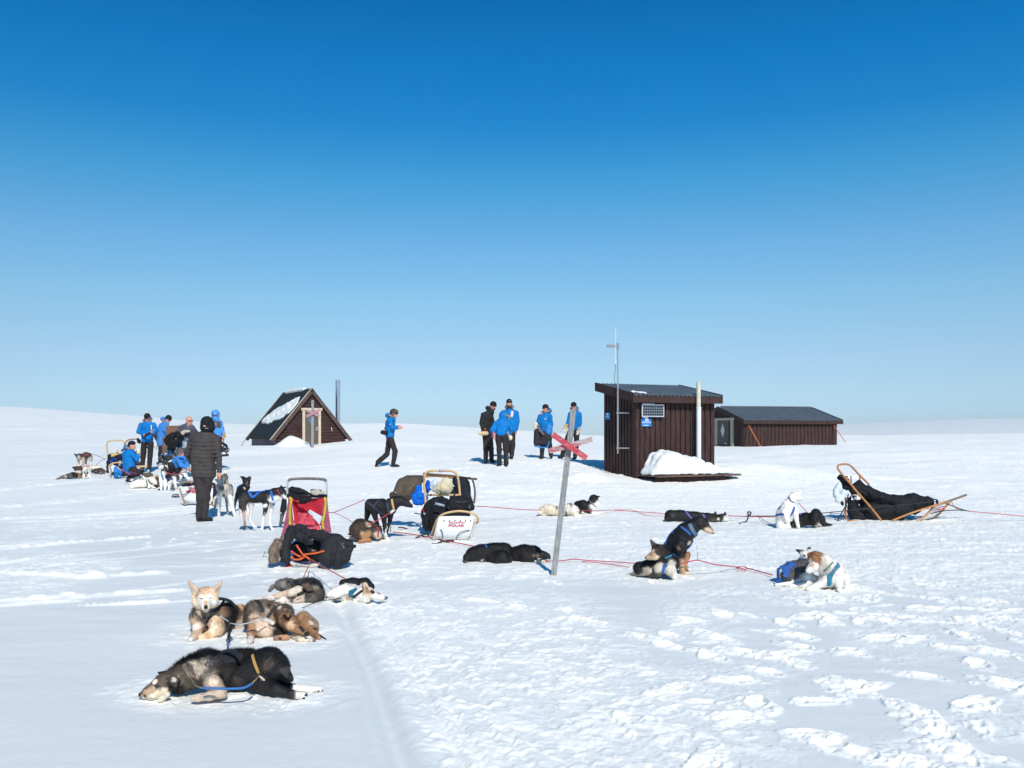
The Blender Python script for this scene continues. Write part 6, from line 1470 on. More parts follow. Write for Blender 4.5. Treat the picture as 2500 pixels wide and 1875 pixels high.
    if gloves:
        for s_ in gloves:
            Q = Body(fr, Y); wr = P['wr' + s_]; d = (P['ha' + s_] - wr) if ('ha' + s_) in P else wr - P['el' + s_]; d /= np.linalg.norm(d); sd = np.cross(d, f); sd /= np.linalg.norm(sd) + 1e-9; nn = np.cross(sd, d)
            Q.prims += [cap(wr - d * .05, wr + d * .02, .055, .048, .02, GLTAN), cap(wr + d * .03, wr + d * .09, .046, .044, .02, GLOVE)]
            for i in range(4): Q.prims.append(cap(wr + d * .08 + sd * (i - 1.5) * .022, wr + d * (.16 - .01 * abs(i - 1.2)) + sd * (i - 1.5) * .027 + nn * .02, .019, .015, .006, GLOVE))
            Q.prims.append(cap(wr + d * .04 + sd * .04, wr + d * .10 + sd * .065, .02, .016, .008, GLTAN))
            finish(Q, 'glove', t, h * .9, M_CLOTH, mottle=.12, blend=.008)
    for e in extra:                           # small clothing pieces: (name, colour, [(x,y,d,r_m)...], fur)
        Q = Body(fr, Y)
        pts = [(Q.P(x, y, d), r_) for x, y, d, r_ in e[2]]
        if len(pts) == 1: Q.prims.append(cap(pts[0][0], pts[0][0], pts[0][1], pts[0][1], .01, e[1]))
        for (a, ra), (c, rb) in zip(pts[:-1], pts[1:]): Q.prims.append(cap(a, c, ra, rb, .02, e[1]))
        fr_n = e[3] if len(e) > 3 else 0
        finish(Q, e[0], t, min(h, .01), M_FUR if fr_n else M_CLOTH, wrinkle=.004, wscale=20, mottle=.15, blend=.006, fur=fr_n, furlen=.035, furw=.006)
    return t, b, P

# man seen from behind in the quilted jacket
pm, bm, Pm = person('person in a quilted dark jacket and black cap seen from behind', F_I, (400, 1415), dict(
    head=(447, 195, .0), neck=(445, 275, .02), chest=(410, 400, .02), waist=(395, 600, .02), pelvis=(400, 790, .02), shA=(265, 340, .02), elA=(190, 560, .08), wrA=(250, 680, .26), shB=(560, 350, .02), elB=(590, 580, .0), wrB=(598, 780, -.03), haB=(594, 850, -.03),
    hipA=(330, 850, 0), knA=(365, 1120, -.03), anA=(345, 1365, .05), toA=(355, 1405, -.02), hipB=(455, 850, 0), knB=(425, 1120, .03), anB=(405, 1360, .0), toB=(490, 1395, .06)),
    face=(.15, 1, -.05), hem=.03, jacket=(68, 62, 60), pants=(54, 49, 49), hat='beanie', furhood=False, glasses=False, quilt=.016, girth=1.28, S=1.14, group='people on the snow',
    jpaints=[((30, 50, 72), 600, 525, 16)],
    extra=[('neck_flap', (26, 27, 28), [(425, 175, -.02, .088), (420, 228, -.02, .086), (447, 245, -.03, .080), (478, 228, -.02, .086), (468, 175, -.02, .088)]), ('cap_label', (222, 216, 214), [(422, 237, -.120, .008), (455, 240, -.122, .008)])])

# standing man in blue with fur collar
person('person in a blue parka and fur hood standing upright with a bottle in hand', F_N, (270, 1600), dict(
    head=(286, 290, -.06), neck=(290, 390, 0), chest=(290, 500, 0), waist=(290, 680, 0), pelvis=(290, 830, 0), shA=(135, 455, 0), elA=(75, 625, -.08), wrA=(190, 685, -.24), haA=(250, 720, -.27), shB=(450, 455, 0), elB=(520, 610, -.08), wrB=(445, 635, -.24), haB=(380, 640, -.28),
    hipA=(215, 900, 0), knA=(190, 1210, 0), anA=(165, 1530, 0), toA=(160, 1580, -.15), hipB=(365, 900, 0), knB=(355, 1210, 0), anB=(325, 1530, 0), toB=(330, 1580, -.15)),
    face=(0, -1, -.45), extra=[('bottle', (30, 30, 32), [(240, 720, -.33, .035), (355, 655, -.33, .03)]), ('water_bottle', (180, 190, 200), [(385, 480, -.22, .022), (390, 580, -.3, .022)])], jpaints=[((200, 120, 130), 82, 470, 20)])
# man bending over the crate
person('person in a faded blue parka bowed over the brown crate, seen side-on', F_N, (620, 1440), dict(
    head=(795, 325, -.0), neck=(720, 400, 0), chest=(660, 520, 0), waist=(630, 680, 0), pelvis=(620, 840, 0), shA=(660, 455, -.12), elA=(690, 590, -.16), wrA=(760, 650, -.1), shB=(640, 455, .15), elB=(700, 600, .2), wrB=(790, 640, .2),
    hipA=(610, 880, -.06), knA=(610, 1140, -.06), anA=(600, 1400, -.06), toA=(650, 1430, -.06), hipB=(630, 880, .08), knB=(620, 1140, .08), anB=(610, 1400, .08), toB=(660, 1430, .08)),
    face=(.8, -.35, -.5), jacket=LBLUE, hem=.10, girth=1.05, extra=[('hem_panel', (50, 48, 54), [(510, 720, .0, .10), (560, 820, 0, .09)])])
# bald man
person('bald person in a dark jacket hunched behind the snowmobile windshield', F_N, (1250, 1250), dict(
    head=(1290, 370, -.02), neck=(1265, 460, .03), chest=(1250, 560, .05), waist=(1225, 680, .08), pelvis=(1200, 800, .12), shA=(1150, 510, .05), elA=(1080, 620, -.08), wrA=(1180, 650, -.2), shB=(1380, 530, .05), elB=(1440, 640, -.02), wrB=(1400, 720, -.15),
    hipA=(1130, 860, .1), knA=(1020, 900, -.1), anA=(1000, 1120, -.1), toA=(980, 1160, -.18), hipB=(1260, 860, .1), knB=(1300, 900, -.1), anB=(1300, 1120, -.1), toB=(1300, 1160, -.18)),
    face=(.75, -.65, -.1), jacket=(78, 68, 76), hat=None, furhood=False, glasses=True, S=1.08, Y=24.9)
# kneeling photographer
person('person kneeling in a blue parka and black cap, gloved hand raised to the face', F_K, (850, 1160), dict(
    head=(862, 330, 0), neck=(800, 450, .02), chest=(770, 590, .02), waist=(770, 780, .02), pelvis=(790, 950, .02), shA=(870, 570, -.14), elA=(1010, 735, -.22), wrA=(1040, 570, -.22), haA=(1050, 470, -.22), shB=(690, 560, .16), elB=(860, 700, .25), wrB=(980, 540, .2),
    hipA=(840, 1010, -.1), knA=(1060, 1100, -.15), anA=(900, 1130, .0), toA=(830, 1140, .0), hipB=(800, 1010, .1), knB=(1040, 1090, .15), anB=(880, 1130, .25), toB=(820, 1130, .25)),
    face=(.93, -.3, .05), girth=1.22, hem=.03, gloves='A', glasses=False, Y=24.2)
# crouching blue
person('person crouching in a faded blue parka beside the husky-faced dog', F_N, (1000, 1590), dict(
    head=(1085, 1135, -.02), neck=(1120, 1230, .02), chest=(1080, 1300, .02), waist=(1010, 1380, .02), pelvis=(950, 1450, .05), shA=(1030, 1290, -.15), elA=(1090, 1420, -.22), wrA=(1200, 1470, -.2), shB=(1190, 1290, .15), elB=(1240, 1420, .12), wrB=(1280, 1500, .05),
    hipA=(930, 1480, 0), knA=(860, 1420, -.15), anA=(850, 1570, -.08), toA=(820, 1590, -.15), hipB=(980, 1490, .1), knB=(1060, 1450, .0), anB=(1000, 1570, .0), toB=(980, 1590, -.1)),
    face=(-.3, -.9, -.6), jacket=LBLUE, hatc=(96, 82, 68), furhood=False, glasses=False, Y=22.8)
# hooded rider
person('person in a light blue hooded anorak and blue mirrored goggles', F_O, (380, 1560), dict(
    head=(325, 305, -.02), neck=(330, 430, .0), chest=(380, 560, 0), waist=(385, 760, 0), pelvis=(385, 930, 0), shA=(265, 545, 0), elA=(200, 760, 0), wrA=(260, 900, -.1), shB=(485, 545, 0), elB=(545, 740, 0), wrB=(590, 880, -.05), haB=(610, 960, -.06),
    hipA=(330, 1000, 0), knA=(310, 1250, -.05), anA=(310, 1480, 0), toA=(300, 1530, -.15), hipB=(440, 1000, 0), knB=(450, 1250, -.05), anB=(450, 1480, 0), toB=(450, 1530, -.15)),
    face=(.15, -1, 0), jacket=(70, 144, 216), hat='hood', furhood=False, goggles=True, S=.95, Y=27.0,
    jpaints=[((82, 74, 66), 300, 540, 85, .2, 300, 640), ((82, 74, 66), 440, 540, 85, .2, 440, 640), ((70, 144, 216), 340, 560, 16, .2, 345, 620)],
    extra=[('glove', (190, 140, 70), [(595, 890, -.06, .045), (612, 940, -.07, .04), (600, 975, -.08, .02)])])
# walker
person('person in a blue parka and fur hat striding right alone across the snow', F_E, (370, 672), dict(
    head=(362, 212, 0), neck=(340, 245, 0), chest=(328, 290, 0), waist=(325, 340, 0), pelvis=(325, 395, 0), shA=(325, 265, -.16), elA=(345, 330, -.22), wrA=(390, 335, -.18), haA=(425, 332, -.14), shB=(335, 265, .16), elB=(355, 330, .2), wrB=(395, 325, .08),
    hipA=(325, 420, -.08), knA=(370, 535, -.08), anA=(352, 645, -.08), toA=(398, 664, -.08), hipB=(322, 420, .08), knB=(300, 560, .1), anB=(218, 632, .1), toB=(205, 662, .1)),
    face=(.95, -.25, -.05), hat='flaps', goggles=True, jpaints=[((214, 170, 170), 322, 305, 8)], hem=.03, extra=[('camera_bag', (26, 26, 28), [(262, 372, -.2, .065), (290, 378, -.2, .065)]), ('bag_strap', (24, 24, 26), [(275, 350, -.22, .012), (290, 310, -.26, .01), (365, 262, -.14, .01)])])
# chatting group
person('person dressed all in black in the group of three, holding a work glove', F_P, (350, 1250), dict(
    head=(447, 285, -.02), neck=(400, 360, 0), chest=(340, 470, 0), waist=(330, 620, 0), pelvis=(335, 760, 0), shA=(270, 430, -.1), elA=(245, 580, -.1), wrA=(270, 690, -.16), haA=(290, 750, -.18), shB=(400, 430, .12), elB=(440, 560, .12), wrB=(450, 660, .05),
    hipA=(315, 810, -.03), knA=(320, 1010, -.05), anA=(315, 1210, -.03), toA=(340, 1235, -.17), hipB=(385, 810, .05), knB=(410, 1010, .05), anB=(415, 1200, .05), toB=(460, 1225, -.02)),
    face=(.55, -.8, -.2), jacket=(34, 36, 36), furhood=False, extra=[('collar', (30, 32, 32), [(350, 320, .02, .07), (420, 345, -.02, .06)]), ('work_glove', (206, 184, 140), [(215, 750, -.22, .05), (330, 745, -.24, .06)]), ('orange_watch', (230, 84, 30), [(308, 672, -.24, .022), (310, 682, -.24, .022)])], beard=True)
person('person in a blue parka bending forward with their back turned', F_P, (600, 1300), dict(
    head=(625, 470, .22), neck=(615, 505, .15), chest=(590, 570, .08), waist=(585, 660, .02), pelvis=(580, 740, -.02), shA=(490, 570, .05), elA=(430, 690, -.02), wrA=(440, 770, .1), shB=(690, 560, .05), elB=(755, 690, .0), wrB=(710, 770, .05), haB=(740, 850, .05),
    hipA=(530, 790, -.02), knA=(545, 1020, 0), anA=(550, 1255, 0), toA=(545, 1285, -.1), hipB=(635, 790, -.02), knB=(655, 1020, 0), anB=(660, 1270, 0), toB=(660, 1300, -.12)),
    face=(.35, .8, -.6), girth=1.0, gloves='B', glasses=False, hat='hood', furhood=False, extra=[('fur_trim', FURC, [(660, 430, .1, .03), (710, 470, .12, .035), (705, 505, .12, .03)], 250), ('orange_tag', (240, 90, 60), [(450, 730, -.12, .025), (455, 835, -.12, .02)]), ('trouser_zip', (120, 124, 132), [(690, 1060, -.08, .009), (690, 1200, -.07, .009)])])
person('tallest person in the group of three, bearded, in a blue parka facing the camera', F_P, (740, 1180), dict(
    head=(712, 240, -.02), neck=(715, 330, 0), chest=(735, 450, 0), waist=(750, 570, 0), pelvis=(755, 650, 0), shA=(620, 380, 0), elA=(600, 520, -.03), wrA=(640, 640, -.08), shB=(840, 390, 0), elB=(862, 540, 0), wrB=(835, 680, -.03), haB=(825, 740, -.04),
    hipA=(700, 720, 0), knA=(690, 920, 0), anA=(660, 1130, 0), toA=(650, 1160, -.12), hipB=(770, 720, 0), knB=(775, 930, 0), anB=(755, 1130, 0), toB=(755, 1165, -.15)),
    face=(-.05, -1, -.15), beard=True, glasses=False, goggles=.085, hem=.05, jpaints=[((226, 206, 214), 765, 380, 20, .3, 758, 450)], girth=1.08, extra=[('neck_warmer', (34, 30, 34), [(690, 320, -.04, .06), (740, 320, -.04, .06)])])
person('person in a blue parka, dark coat tied round the waist, hand at mouth', F_P, (1320, 1180), dict(
    head=(1322, 325, -.02), neck=(1340, 400, .02), chest=(1320, 490, 0), waist=(1315, 600, 0), pelvis=(1315, 700, 0), shA=(1230, 455, 0), elA=(1205, 560, -.06), wrA=(1240, 440, -.12), haA=(1268, 378, -.14), shB=(1405, 455, 0), elB=(1425, 590, 0), wrB=(1400, 690, -.1),
    hipA=(1275, 760, 0), knA=(1270, 960, 0), anA=(1265, 1140, 0), toA=(1245, 1170, -.14), hipB=(1370, 760, 0), knB=(1400, 960, 0), anB=(1420, 1120, .05), toB=(1425, 1150, -.08)),
    face=(-.75, -.65, -.1), S=.95, girth=.95, jpaints=[((206, 190, 214), 1325, 500, 16, .5)],
    extra=[('tied_coat', (44, 42, 48), [(1185, 720, -.13, .10), (1180, 900, -.13, .10), (1290, 900, -.12, .10), (1290, 780, -.12, .12), (1370, 820, -.1, .12), (1360, 930, -.1, .11)]), ('coat_lining', LBLUE, [(1140, 900, -.14, .02), (1150, 955, -.14, .03), (1240, 985, -.2, .02), (1355, 985, -.2, .02), (1390, 890, -.2, .02)]),
           ('coat_fur', (110, 92, 78), [(1200, 620, -.24, .035), (1230, 700, -.26, .035), (1290, 760, -.27, .035)], 400), ('blue_panel', LBLUE, [(1390, 650, -.1, .10), (1380, 720, -.1, .12)]), ('held_gloves', GLOVE, [(1165, 590, -.2, .06), (1150, 650, -.2, .05)])])
person('person in a blue parka and pale gloves behind the leaning trail post', F_P, (1760, 1185), dict(
    head=(1800, 290, -.02), neck=(1815, 360, 0), chest=(1820, 450, 0), waist=(1815, 560, 0), pelvis=(1800, 650, 0), shA=(1735, 410, 0), elA=(1710, 560, -.03), wrA=(1665, 640, -.08), haA=(1640, 720, -.1), shB=(1905, 410, 0), elB=(1910, 560, 0), wrB=(1875, 690, -.05), haB=(1850, 780, -.06),
    hipA=(1740, 740, 0), knA=(1650, 930, -.02), anA=(1610, 1120, -.02), toA=(1560, 1150, -.08), hipB=(1845, 740, 0), knB=(1850, 940, 0), anB=(1825, 1140, 0), toB=(1805, 1170, -.12)),
    face=(-.25, -.95, -.1), gloves='AB', S=.98)
# ---------------------------------------------------------------- sleds, gear, snowmobiles
class Kit:
    """a thing whose parts are given in an enlarged view of the photograph, with depth offsets in metres"""
    def __init__(s, name, label, cat, fr, base, Y=None, group=None, parent=None):
        px, py = fr.px(*base); s.fr = fr; s.Y = G(px, py)[1] if Y is None else Y
        s.t = empty(name, W(px, py, s.Y), label, cat, group) if name else parent
    def P(s, x, y, d=0.0): return W(*s.fr.px(x, y), s.Y + d)
    def u(s, r): return r * s.fr.s * s.Y / F
    def tube(s, name, m, r, pts, sm=True, parent=None, n=6, seg=8):
        b = MB(); Q = [s.P(*p) for p in pts]; b.tube(spline(Q, n) if sm and len(Q) > 2 else Q, r, seg)
        return b.build(name, m, parent or s.t, smooth=True)
    def flat(s, name, m, pts, th=0.01, parent=None):
        """curved sheet: rows of points, same count in each row"""
        rows = [[s.P(*p) for p in r] for r in pts]
        if len(rows) > 2: rows = [spline([r[j] for r in rows], 5) for j in range(len(rows[0]))]; rows = [list(r) for r in zip(*rows)]
        if len(rows[0]) > 2: rows = [list(spline(r, 5)) for r in rows]
        nr, nc = len(rows), len(rows[0])
        V = np.array(rows).reshape(-1, 3); a = np.array(rows[0][-1]) - rows[0][0]; b = np.array(rows[-1][0]) - rows[0][0]; n = np.cross(a, b); n /= np.linalg.norm(n)
        if n[1] > 0: n = -n
        vs = list(V) + list(V - n * th); k = nr * nc; fs = []
        for i in range(nr - 1):
            for j in range(nc - 1):
                q = (i * nc + j, i * nc + j + 1, (i + 1) * nc + j + 1, (i + 1) * nc + j); fs += [q, tuple(x + k for x in q[::-1])]
        edge = [j for j in range(nc)] + [i * nc + nc - 1 for i in range(1, nr)] + [(nr - 1) * nc + j for j in range(nc - 2, -1, -1)] + [i * nc for i in range(nr - 2, 0, -1)]
        for i in range(len(edge)): a_, b_ = edge[i], edge[(i + 1) % len(edge)]; fs.append((a_, a_ + k, b_ + k, b_))
        b = MB(); b.add(vs, fs); o = b.build(name, m, parent or s.t)
        return o, n
    def soft(s, name, chains, parent=None, wr=.015, ws=9, k=.05, h=None, m=None, fur=0, furlen=.04, paints=(), label=None, mottle=.14):
        B = Body(s.fr, s.Y, k)
        for c in chains: B.chain(c[0], c[1], c[2] if len(c) > 2 else None)
        for p in paints: B.paint(*p)
        o = finish(B, name, parent or s.t, h or min(max(.001 * s.Y, .009), .018), m or (M_FUR if fur else M_CLOTH), wrinkle=wr, wscale=ws, blend=.006, fur=fur, furlen=furlen, furw=.007, lift=.8, mottle=mottle, mscale=12)
        s.B = B
        return o

def soft_thing(name, label, cat, fr, base, chains, Y=None, group=None, **kw):
    K = Kit(name, label, cat, fr, base, Y, group); K.soft(kw.pop('part', 'cloth'), chains, **kw); return K
SLG = 'dog sleds standing among the teams'
KBAG = (26, 26, 30)

# --- loaded sled in the middle, facing the camera
K = Kit('dog_sled', 'wooden sled loaded with black bags, white front panel with red lettering, centre of the scene', 'dog sled', F_E, (860, 1308), None, SLG)
bow = K.tube('brush_bow', M_PALEWOOD, .017, [(680, 1262, .25), (705, 1190, .15), (738, 1118, .05), (790, 1075, .02), (900, 1052, 0), (1000, 1060, .0), (1068, 1088, .02), (1086, 1122, .05), (1078, 1150, .09), (1050, 1160, .12)])
K.tube('runner', mat('bleached_wood', (.50, .45, .40), .6, var=.15), .018, [(745, 1112, .03), (728, 1190, .0), (708, 1270, -.02), (690, 1300, .1), (660, 1302, 1.2)])
K.tube('runner', MATS['bleached_wood'], .018, [(1056, 1142, .03), (1040, 1210, .0), (1020, 1285, -.02), (1000, 1308, .1), (960, 1290, 1.2)])
fp, n_ = K.flat('front_panel', M_WHITEP, [[(x + (900 - x) * 0 - 0, y - 4 * math.cos((x - 895) / 90), .02) for x in (750, 800, 850, 900, 950, 1000, 1045)] for y in (1098,)] +
       [[(730 + (1035 - 730) * t, 1180, -.02) for t in np.linspace(0, 1, 7)], [(718 + (1012 - 718) * t, 1255, -.02) for t in np.linspace(0, 1, 7)], [(712 + (995 - 712) * t, 1296, .04) for t in np.linspace(0, 1, 7)]], .008)
u_ = (K.P(1000, 1180, 0) - K.P(760, 1180, 0)); u_ /= np.linalg.norm(u_); v_ = K.P(820, 1120, .0) - K.P(820, 1180, -.02); v_ /= np.linalg.norm(v_)
txt('FJÄLLRÄVEN', K.u(18), K.P(833, 1155, -.024), u_, v_, M_RED, fp, width=K.u(134), bold=.02)
txt('POLAR', K.u(29), K.P(829, 1185, -.03), u_, v_, M_RED, fp, width=K.u(136), bold=.03)
K.tube('cord', M_ROPE_K, .006, [(760, 1207, -.04), (776, 1235, -.05), (780, 1290, -.05)], parent=fp); K.tube('cord', M_ROPE_K, .006, [(890, 1308, -.04), (915, 1250, -.06), (960, 1225, -.06), (1012, 1217, -.04)], parent=fp)
for x in (790, 838, 885, 930, 975, 1020): K.tube('rivet', M_BLACKMETAL, .008, [(x, 1128, -.02), (x + 3, 1136, -.022)], False, parent=fp)
hb = K.tube('handlebar', M_PALEWOOD, .019, [(648, 1125, .75), (634, 1000, 1.2), (622, 830, 1.5), (622, 760, 1.5), (640, 718, 1.5), (690, 704, 1.5), (765, 703, 1.5), (850, 706, 1.5), (895, 728, 1.5), (915, 790, 1.5), (930, 932, 1.5)], n=8)
K.tube('grip_tape', M_STEEL, .0215, [(748, 704, 1.5), (780, 704, 1.5)], False, parent=hb)
K.tube('crossbar', M_PALEWOOD, .017, [(645, 912, 1.5), (925, 912, 1.5)], False); K.tube('peg', M_PALEWOOD, .022, [(760, 845, 1.46), (762, 935, 1.46)], False)
K.tube('strap', M_ROPE_K, .024, [(672, 908, 1.5), (680, 917, 1.5)], False); K.tube('strap', M_ROPE_K, .026, [(752, 890, 1.46), (770, 896, 1.46)], False); K.tube('strap', M_ROPE_K, .024, [(875, 908, 1.5), (886, 917, 1.5)], False)
K.soft('cargo_bag', [(KBAG, [(690, 1000, 1.1, 70), (670, 1090, .9, 80), (660, 1170, .7, 72)]), (KBAG, [(770, 1000, .9, 85), (760, 1120, .6, 100), (760, 1190, .5, 70)]), (KBAG, [(900, 1010, .8, 90), (940, 1010, .7, 90), (985, 1010, .7, 62)]), (KBAG, [(880, 1120, .45, 90), (960, 1120, .45, 70)])], wr=.03, ws=6,
       paints=[((190, 190, 196), 616, 1068, 9, .4, 626, 1078), ((170, 30, 40), 604, 1038, 12, .4, 612, 1050), ((70, 74, 80), 700, 1010, 10, .5, 720, 960)])
K = Kit('equipment_bag', 'black padded bag strapped on top of the centre sled', 'bag', F_E, (920, 1055), K.Y + .3)
K.soft('bag_body', [(KBAG, [(850, 975, .1, 34), (1000, 975, .1, 34)]), (KBAG, [(845, 1015, .1, 38), (1020, 1015, .1, 36)])], k=.03, wr=.008, paints=[((74, 82, 84), 905, 972, 5, .4, 975, 972), ((84, 88, 92), 815, 1010, 5, .4, 818, 1045), ((84, 88, 92), 1010, 1000, 5, .4, 1012, 1040)])
K.tube('bottle', mat('grey_blue_bottle', (.30, .35, .42), .4), .02, [(715, 985, .0), (795, 1006, .0)], False)
# --- second loaded sled behind, tipped, with packs
K = Kit('dog_sled', 'sled tipped on its side behind the centre sled, black bag and white runner plate', 'dog sled', F_E, (960, 1010), 15.6, SLG)
K.soft('cargo_bag', [((28, 30, 38), [(900, 800, .1, 45), (950, 820, .1, 62), (970, 900, .1, 68), (985, 980, 0, 60)]), ((28, 30, 38), [(880, 880, .2, 50), (900, 970, .2, 60)])], wr=.02)
K.flat('side_plate', M_WHITEP, [[(1017, 785, 0), (1036, 790, 0)], [(1022, 880, -.02), (1043, 880, -.02)], [(1020, 980, 0), (1045, 975, 0)]], .01); K.tube('runner', mat('old_brown_wood', (.13, .09, .06), .8), .017, [(985, 765, .1), (1030, 772, 0), (1050, 830, 0), (1058, 900, 0), (1050, 985, 0)])
K.tube('rail', M_WOOD, .022, [(610, 752, .5), (730, 748, .4), (870, 765, .3)]); K.tube('rail', MATS['old_brown_wood'], .020, [(615, 728, .5), (700, 736, .4), (860, 748, .3), (990, 768, .2), (1072, 775, .1)])
soft_thing('backpack', 'large olive backpack leaning against the left of the centre sled', 'backpack', F_E, (430, 965), [((88, 78, 66), [(420, 880, .0, 62), (450, 830, .05, 72), (480, 790, .05, 52)]), ((88, 78, 66), [(480, 880, 0, 70), (530, 830, 0, 72)]), ((76, 66, 56), [(520, 775, 0, 34), (590, 775, .1, 38)]), ((70, 60, 50), [(350, 915, .05, 34), (480, 940, .0, 26)])], 14.6, part='pack_body', wr=.010, ws=6,
           paints=[((150, 120, 96), 520, 830, 5, .4, 450, 915), ((60, 52, 46), 470, 800, 5, .4, 420, 900), ((190, 190, 190), 365, 888, 4, .4, 380, 892)])
soft_thing('stuff_sack', 'bright blue sack squeezed between the olive backpack and the centre sled', 'sack', F_E, (570, 1000), [((0, 100, 200), [(570, 860, 0, 34), (560, 930, 0, 50), (565, 965, 0, 42)]), ((0, 100, 200), [(610, 950, 0, 45)]), ((0, 90, 190), [(650, 800, .1, 26), (650, 870, .1, 30)])], 14.4, part='sack_body', wr=.022, ws=11)
soft_thing('canvas_sack', 'cream canvas sack tied shut on the centre sled', 'sack', F_E, (790, 900), [((206, 192, 160), [(790, 850, .0, 62), (810, 840, 0, 58), (740, 865, 0, 42)]), ((214, 200, 168), [(790, 785, 0, 18), (815, 780, 0, 24)])], 14.2, part='sack_body', wr=.016, ws=11)
soft_thing('plastic_bag', 'white plastic bag between the blue sack and the canvas sack', 'bag', F_E, (705, 890), [((206, 212, 222), [(710, 815, .0, 36), (705, 850, 0, 34)])], 14.5, part='bag_body', wr=.02, ws=12)

# --- pink and red sled left of centre
K = Kit('dog_sled', 'faded red sled with silver handlebar and yellow webbing, left of centre', 'dog sled', F_D, (460, 985), None, SLG)
hb = K.tube('handlebar', M_ALU, .013, [(236, 640, 1.35), (228, 350, 1.6), (228, 225, 1.6), (238, 198, 1.6), (270, 182, 1.6), (400, 178, 1.6), (545, 184, 1.6), (572, 200, 1.6), (582, 240, 1.6), (584, 345, 1.6)], n=8)
K.tube('grip', mat('worn_grip', (.16, .15, .13), .8, var=.4, vscale=30), .0185, [(236, 200, 1.6), (262, 184, 1.6), (400, 178, 1.6), (552, 186, 1.6), (574, 205, 1.6)], parent=hb)
K.tube('crossbar', M_BLACKMETAL, .026, [(226, 330, 1.58), (584, 336, 1.58)], False)
FR = mat('faded_red_fabric', (.42, .085, .14), .8, var=.2, vscale=5, bump=.6, bscale=14); BR = mat('bright_red_fabric', (.50, .02, .045), .8, var=.25, vscale=5, bump=.8, bscale=10)
K.flat('side_panel', FR, [[(238, 350, 1.6), (262, 360, 1.5)], [(222, 460, 1.3), (268, 470, 1.2)], [(196, 590, .9), (282, 590, .8)], [(170, 690, .5), (290, 690, .5)]], .012)
K.flat('side_panel', FR, [[(560, 352, 1.5), (585, 350, 1.6)], [(548, 460, 1.2), (597, 470, 1.3)], [(545, 560, .9), (612, 580, 1.0)], [(530, 650, .5), (625, 660, .6)]], .012)
K.flat('back_panel', BR, [[(258, 350, 1.55), (340, 356, 1.58), (440, 356, 1.6), (560, 350, 1.55)], [(268, 410, 1.5), (350, 430, 1.62), (460, 430, 1.62), (552, 410, 1.5)], [(280, 480, 1.45), (350, 500, 1.6), (460, 500, 1.6), (548, 480, 1.45)], [(292, 600, 1.3), (360, 600, 1.4), (460, 600, 1.4), (545, 600, 1.3)]], .012)
K.soft('load_cover', [((204, 74, 86), [(330, 500, .75, 34), (400, 550, .65, 58), (450, 610, .55, 65)]), ((210, 84, 96), [(340, 590, .6, 52), (490, 640, .45, 52)]), ((198, 66, 80), [(440, 500, 1.1, 22), (480, 580, .8, 34)])], wr=.03, ws=7, paints=[((60, 22, 34), 315, 490, 14, .5, 310, 540), ((60, 22, 34), 455, 470, 12, .5, 405, 520), ((60, 22, 34), 400, 605, 16, .6, 460, 605)])
K.flat('white_sheet', M_WHITEP, [[(428, 456, .80), (540, 520, .60)], [(410, 480, .78), (515, 590, .42)]], .006)
YW = mat('yellow_webbing', (.62, .46, .03), .7, var=.2)
for pts in ([(248, 350, 1.35), (262, 372, 1.3), (250, 470, 1.0), (250, 590, .6)], [(565, 352, 1.35), (570, 400, 1.25), (560, 500, .95), (545, 570, .7), (550, 630, .45)]): K.tube('webbing', YW, .016, pts)
K.soft('black_mitts', [(KBAG, [(300, 350, 1.45, 24), (370, 372, 1.42, 26), (430, 365, 1.42, 24)]), (KBAG, [(320, 400, 1.42, 18), (400, 395, 1.42, 18)])], wr=.015, k=.03)
soft_thing('scarf', 'black knitted bundle lying across the crossbar of the faded red sled', 'scarf', F_D, (330, 320), [(KBAG, [(270, 285, 0, 18), (330, 290, 0, 20), (400, 312, 0, 9), (440, 318, 0, 8)])], K.Y + 1.6, wr=.02, ws=20)
KG = Kit('work_gloves', 'pale rubber-dotted work gloves on the crossbar of the faded red sled', 'gloves', F_D, (490, 325), K.Y + 1.55)
KG.soft('glove', [((70, 76, 78), [(450, 290, 0, 20), (520, 295, 0, 20)])] + [((176, 170, 156), [(x, y, -.05, 13)]) for x, y in ((445, 300), (462, 315), (480, 320), (500, 318), (515, 305), (530, 312), (545, 300), (470, 298), (490, 300), (480, 282), (505, 284), (560, 300))], k=.008, wr=0)
K.tube('hull_edge', mat('red_plastic', (.45, .02, .04), .5), .03, [(228, 940, .25), (242, 965, .1), (236, 972, .0)], False)
K.soft('front_bag', [((22, 22, 28), [(300, 800, .25, 60), (430, 800, .25, 70), (560, 800, .25, 60)]), ((22, 24, 34), [(320, 880, .3, 50), (540, 880, .3, 50)])], paints=[((150, 120, 120), 455, 826, 9, .3, 478, 826)])
KJ = Kit('parka', 'black padded parka with a fur hood thrown over the front of the faded red sled', 'jacket', F_D, (480, 1000), K.Y - .05)
JK = (38, 37, 41)
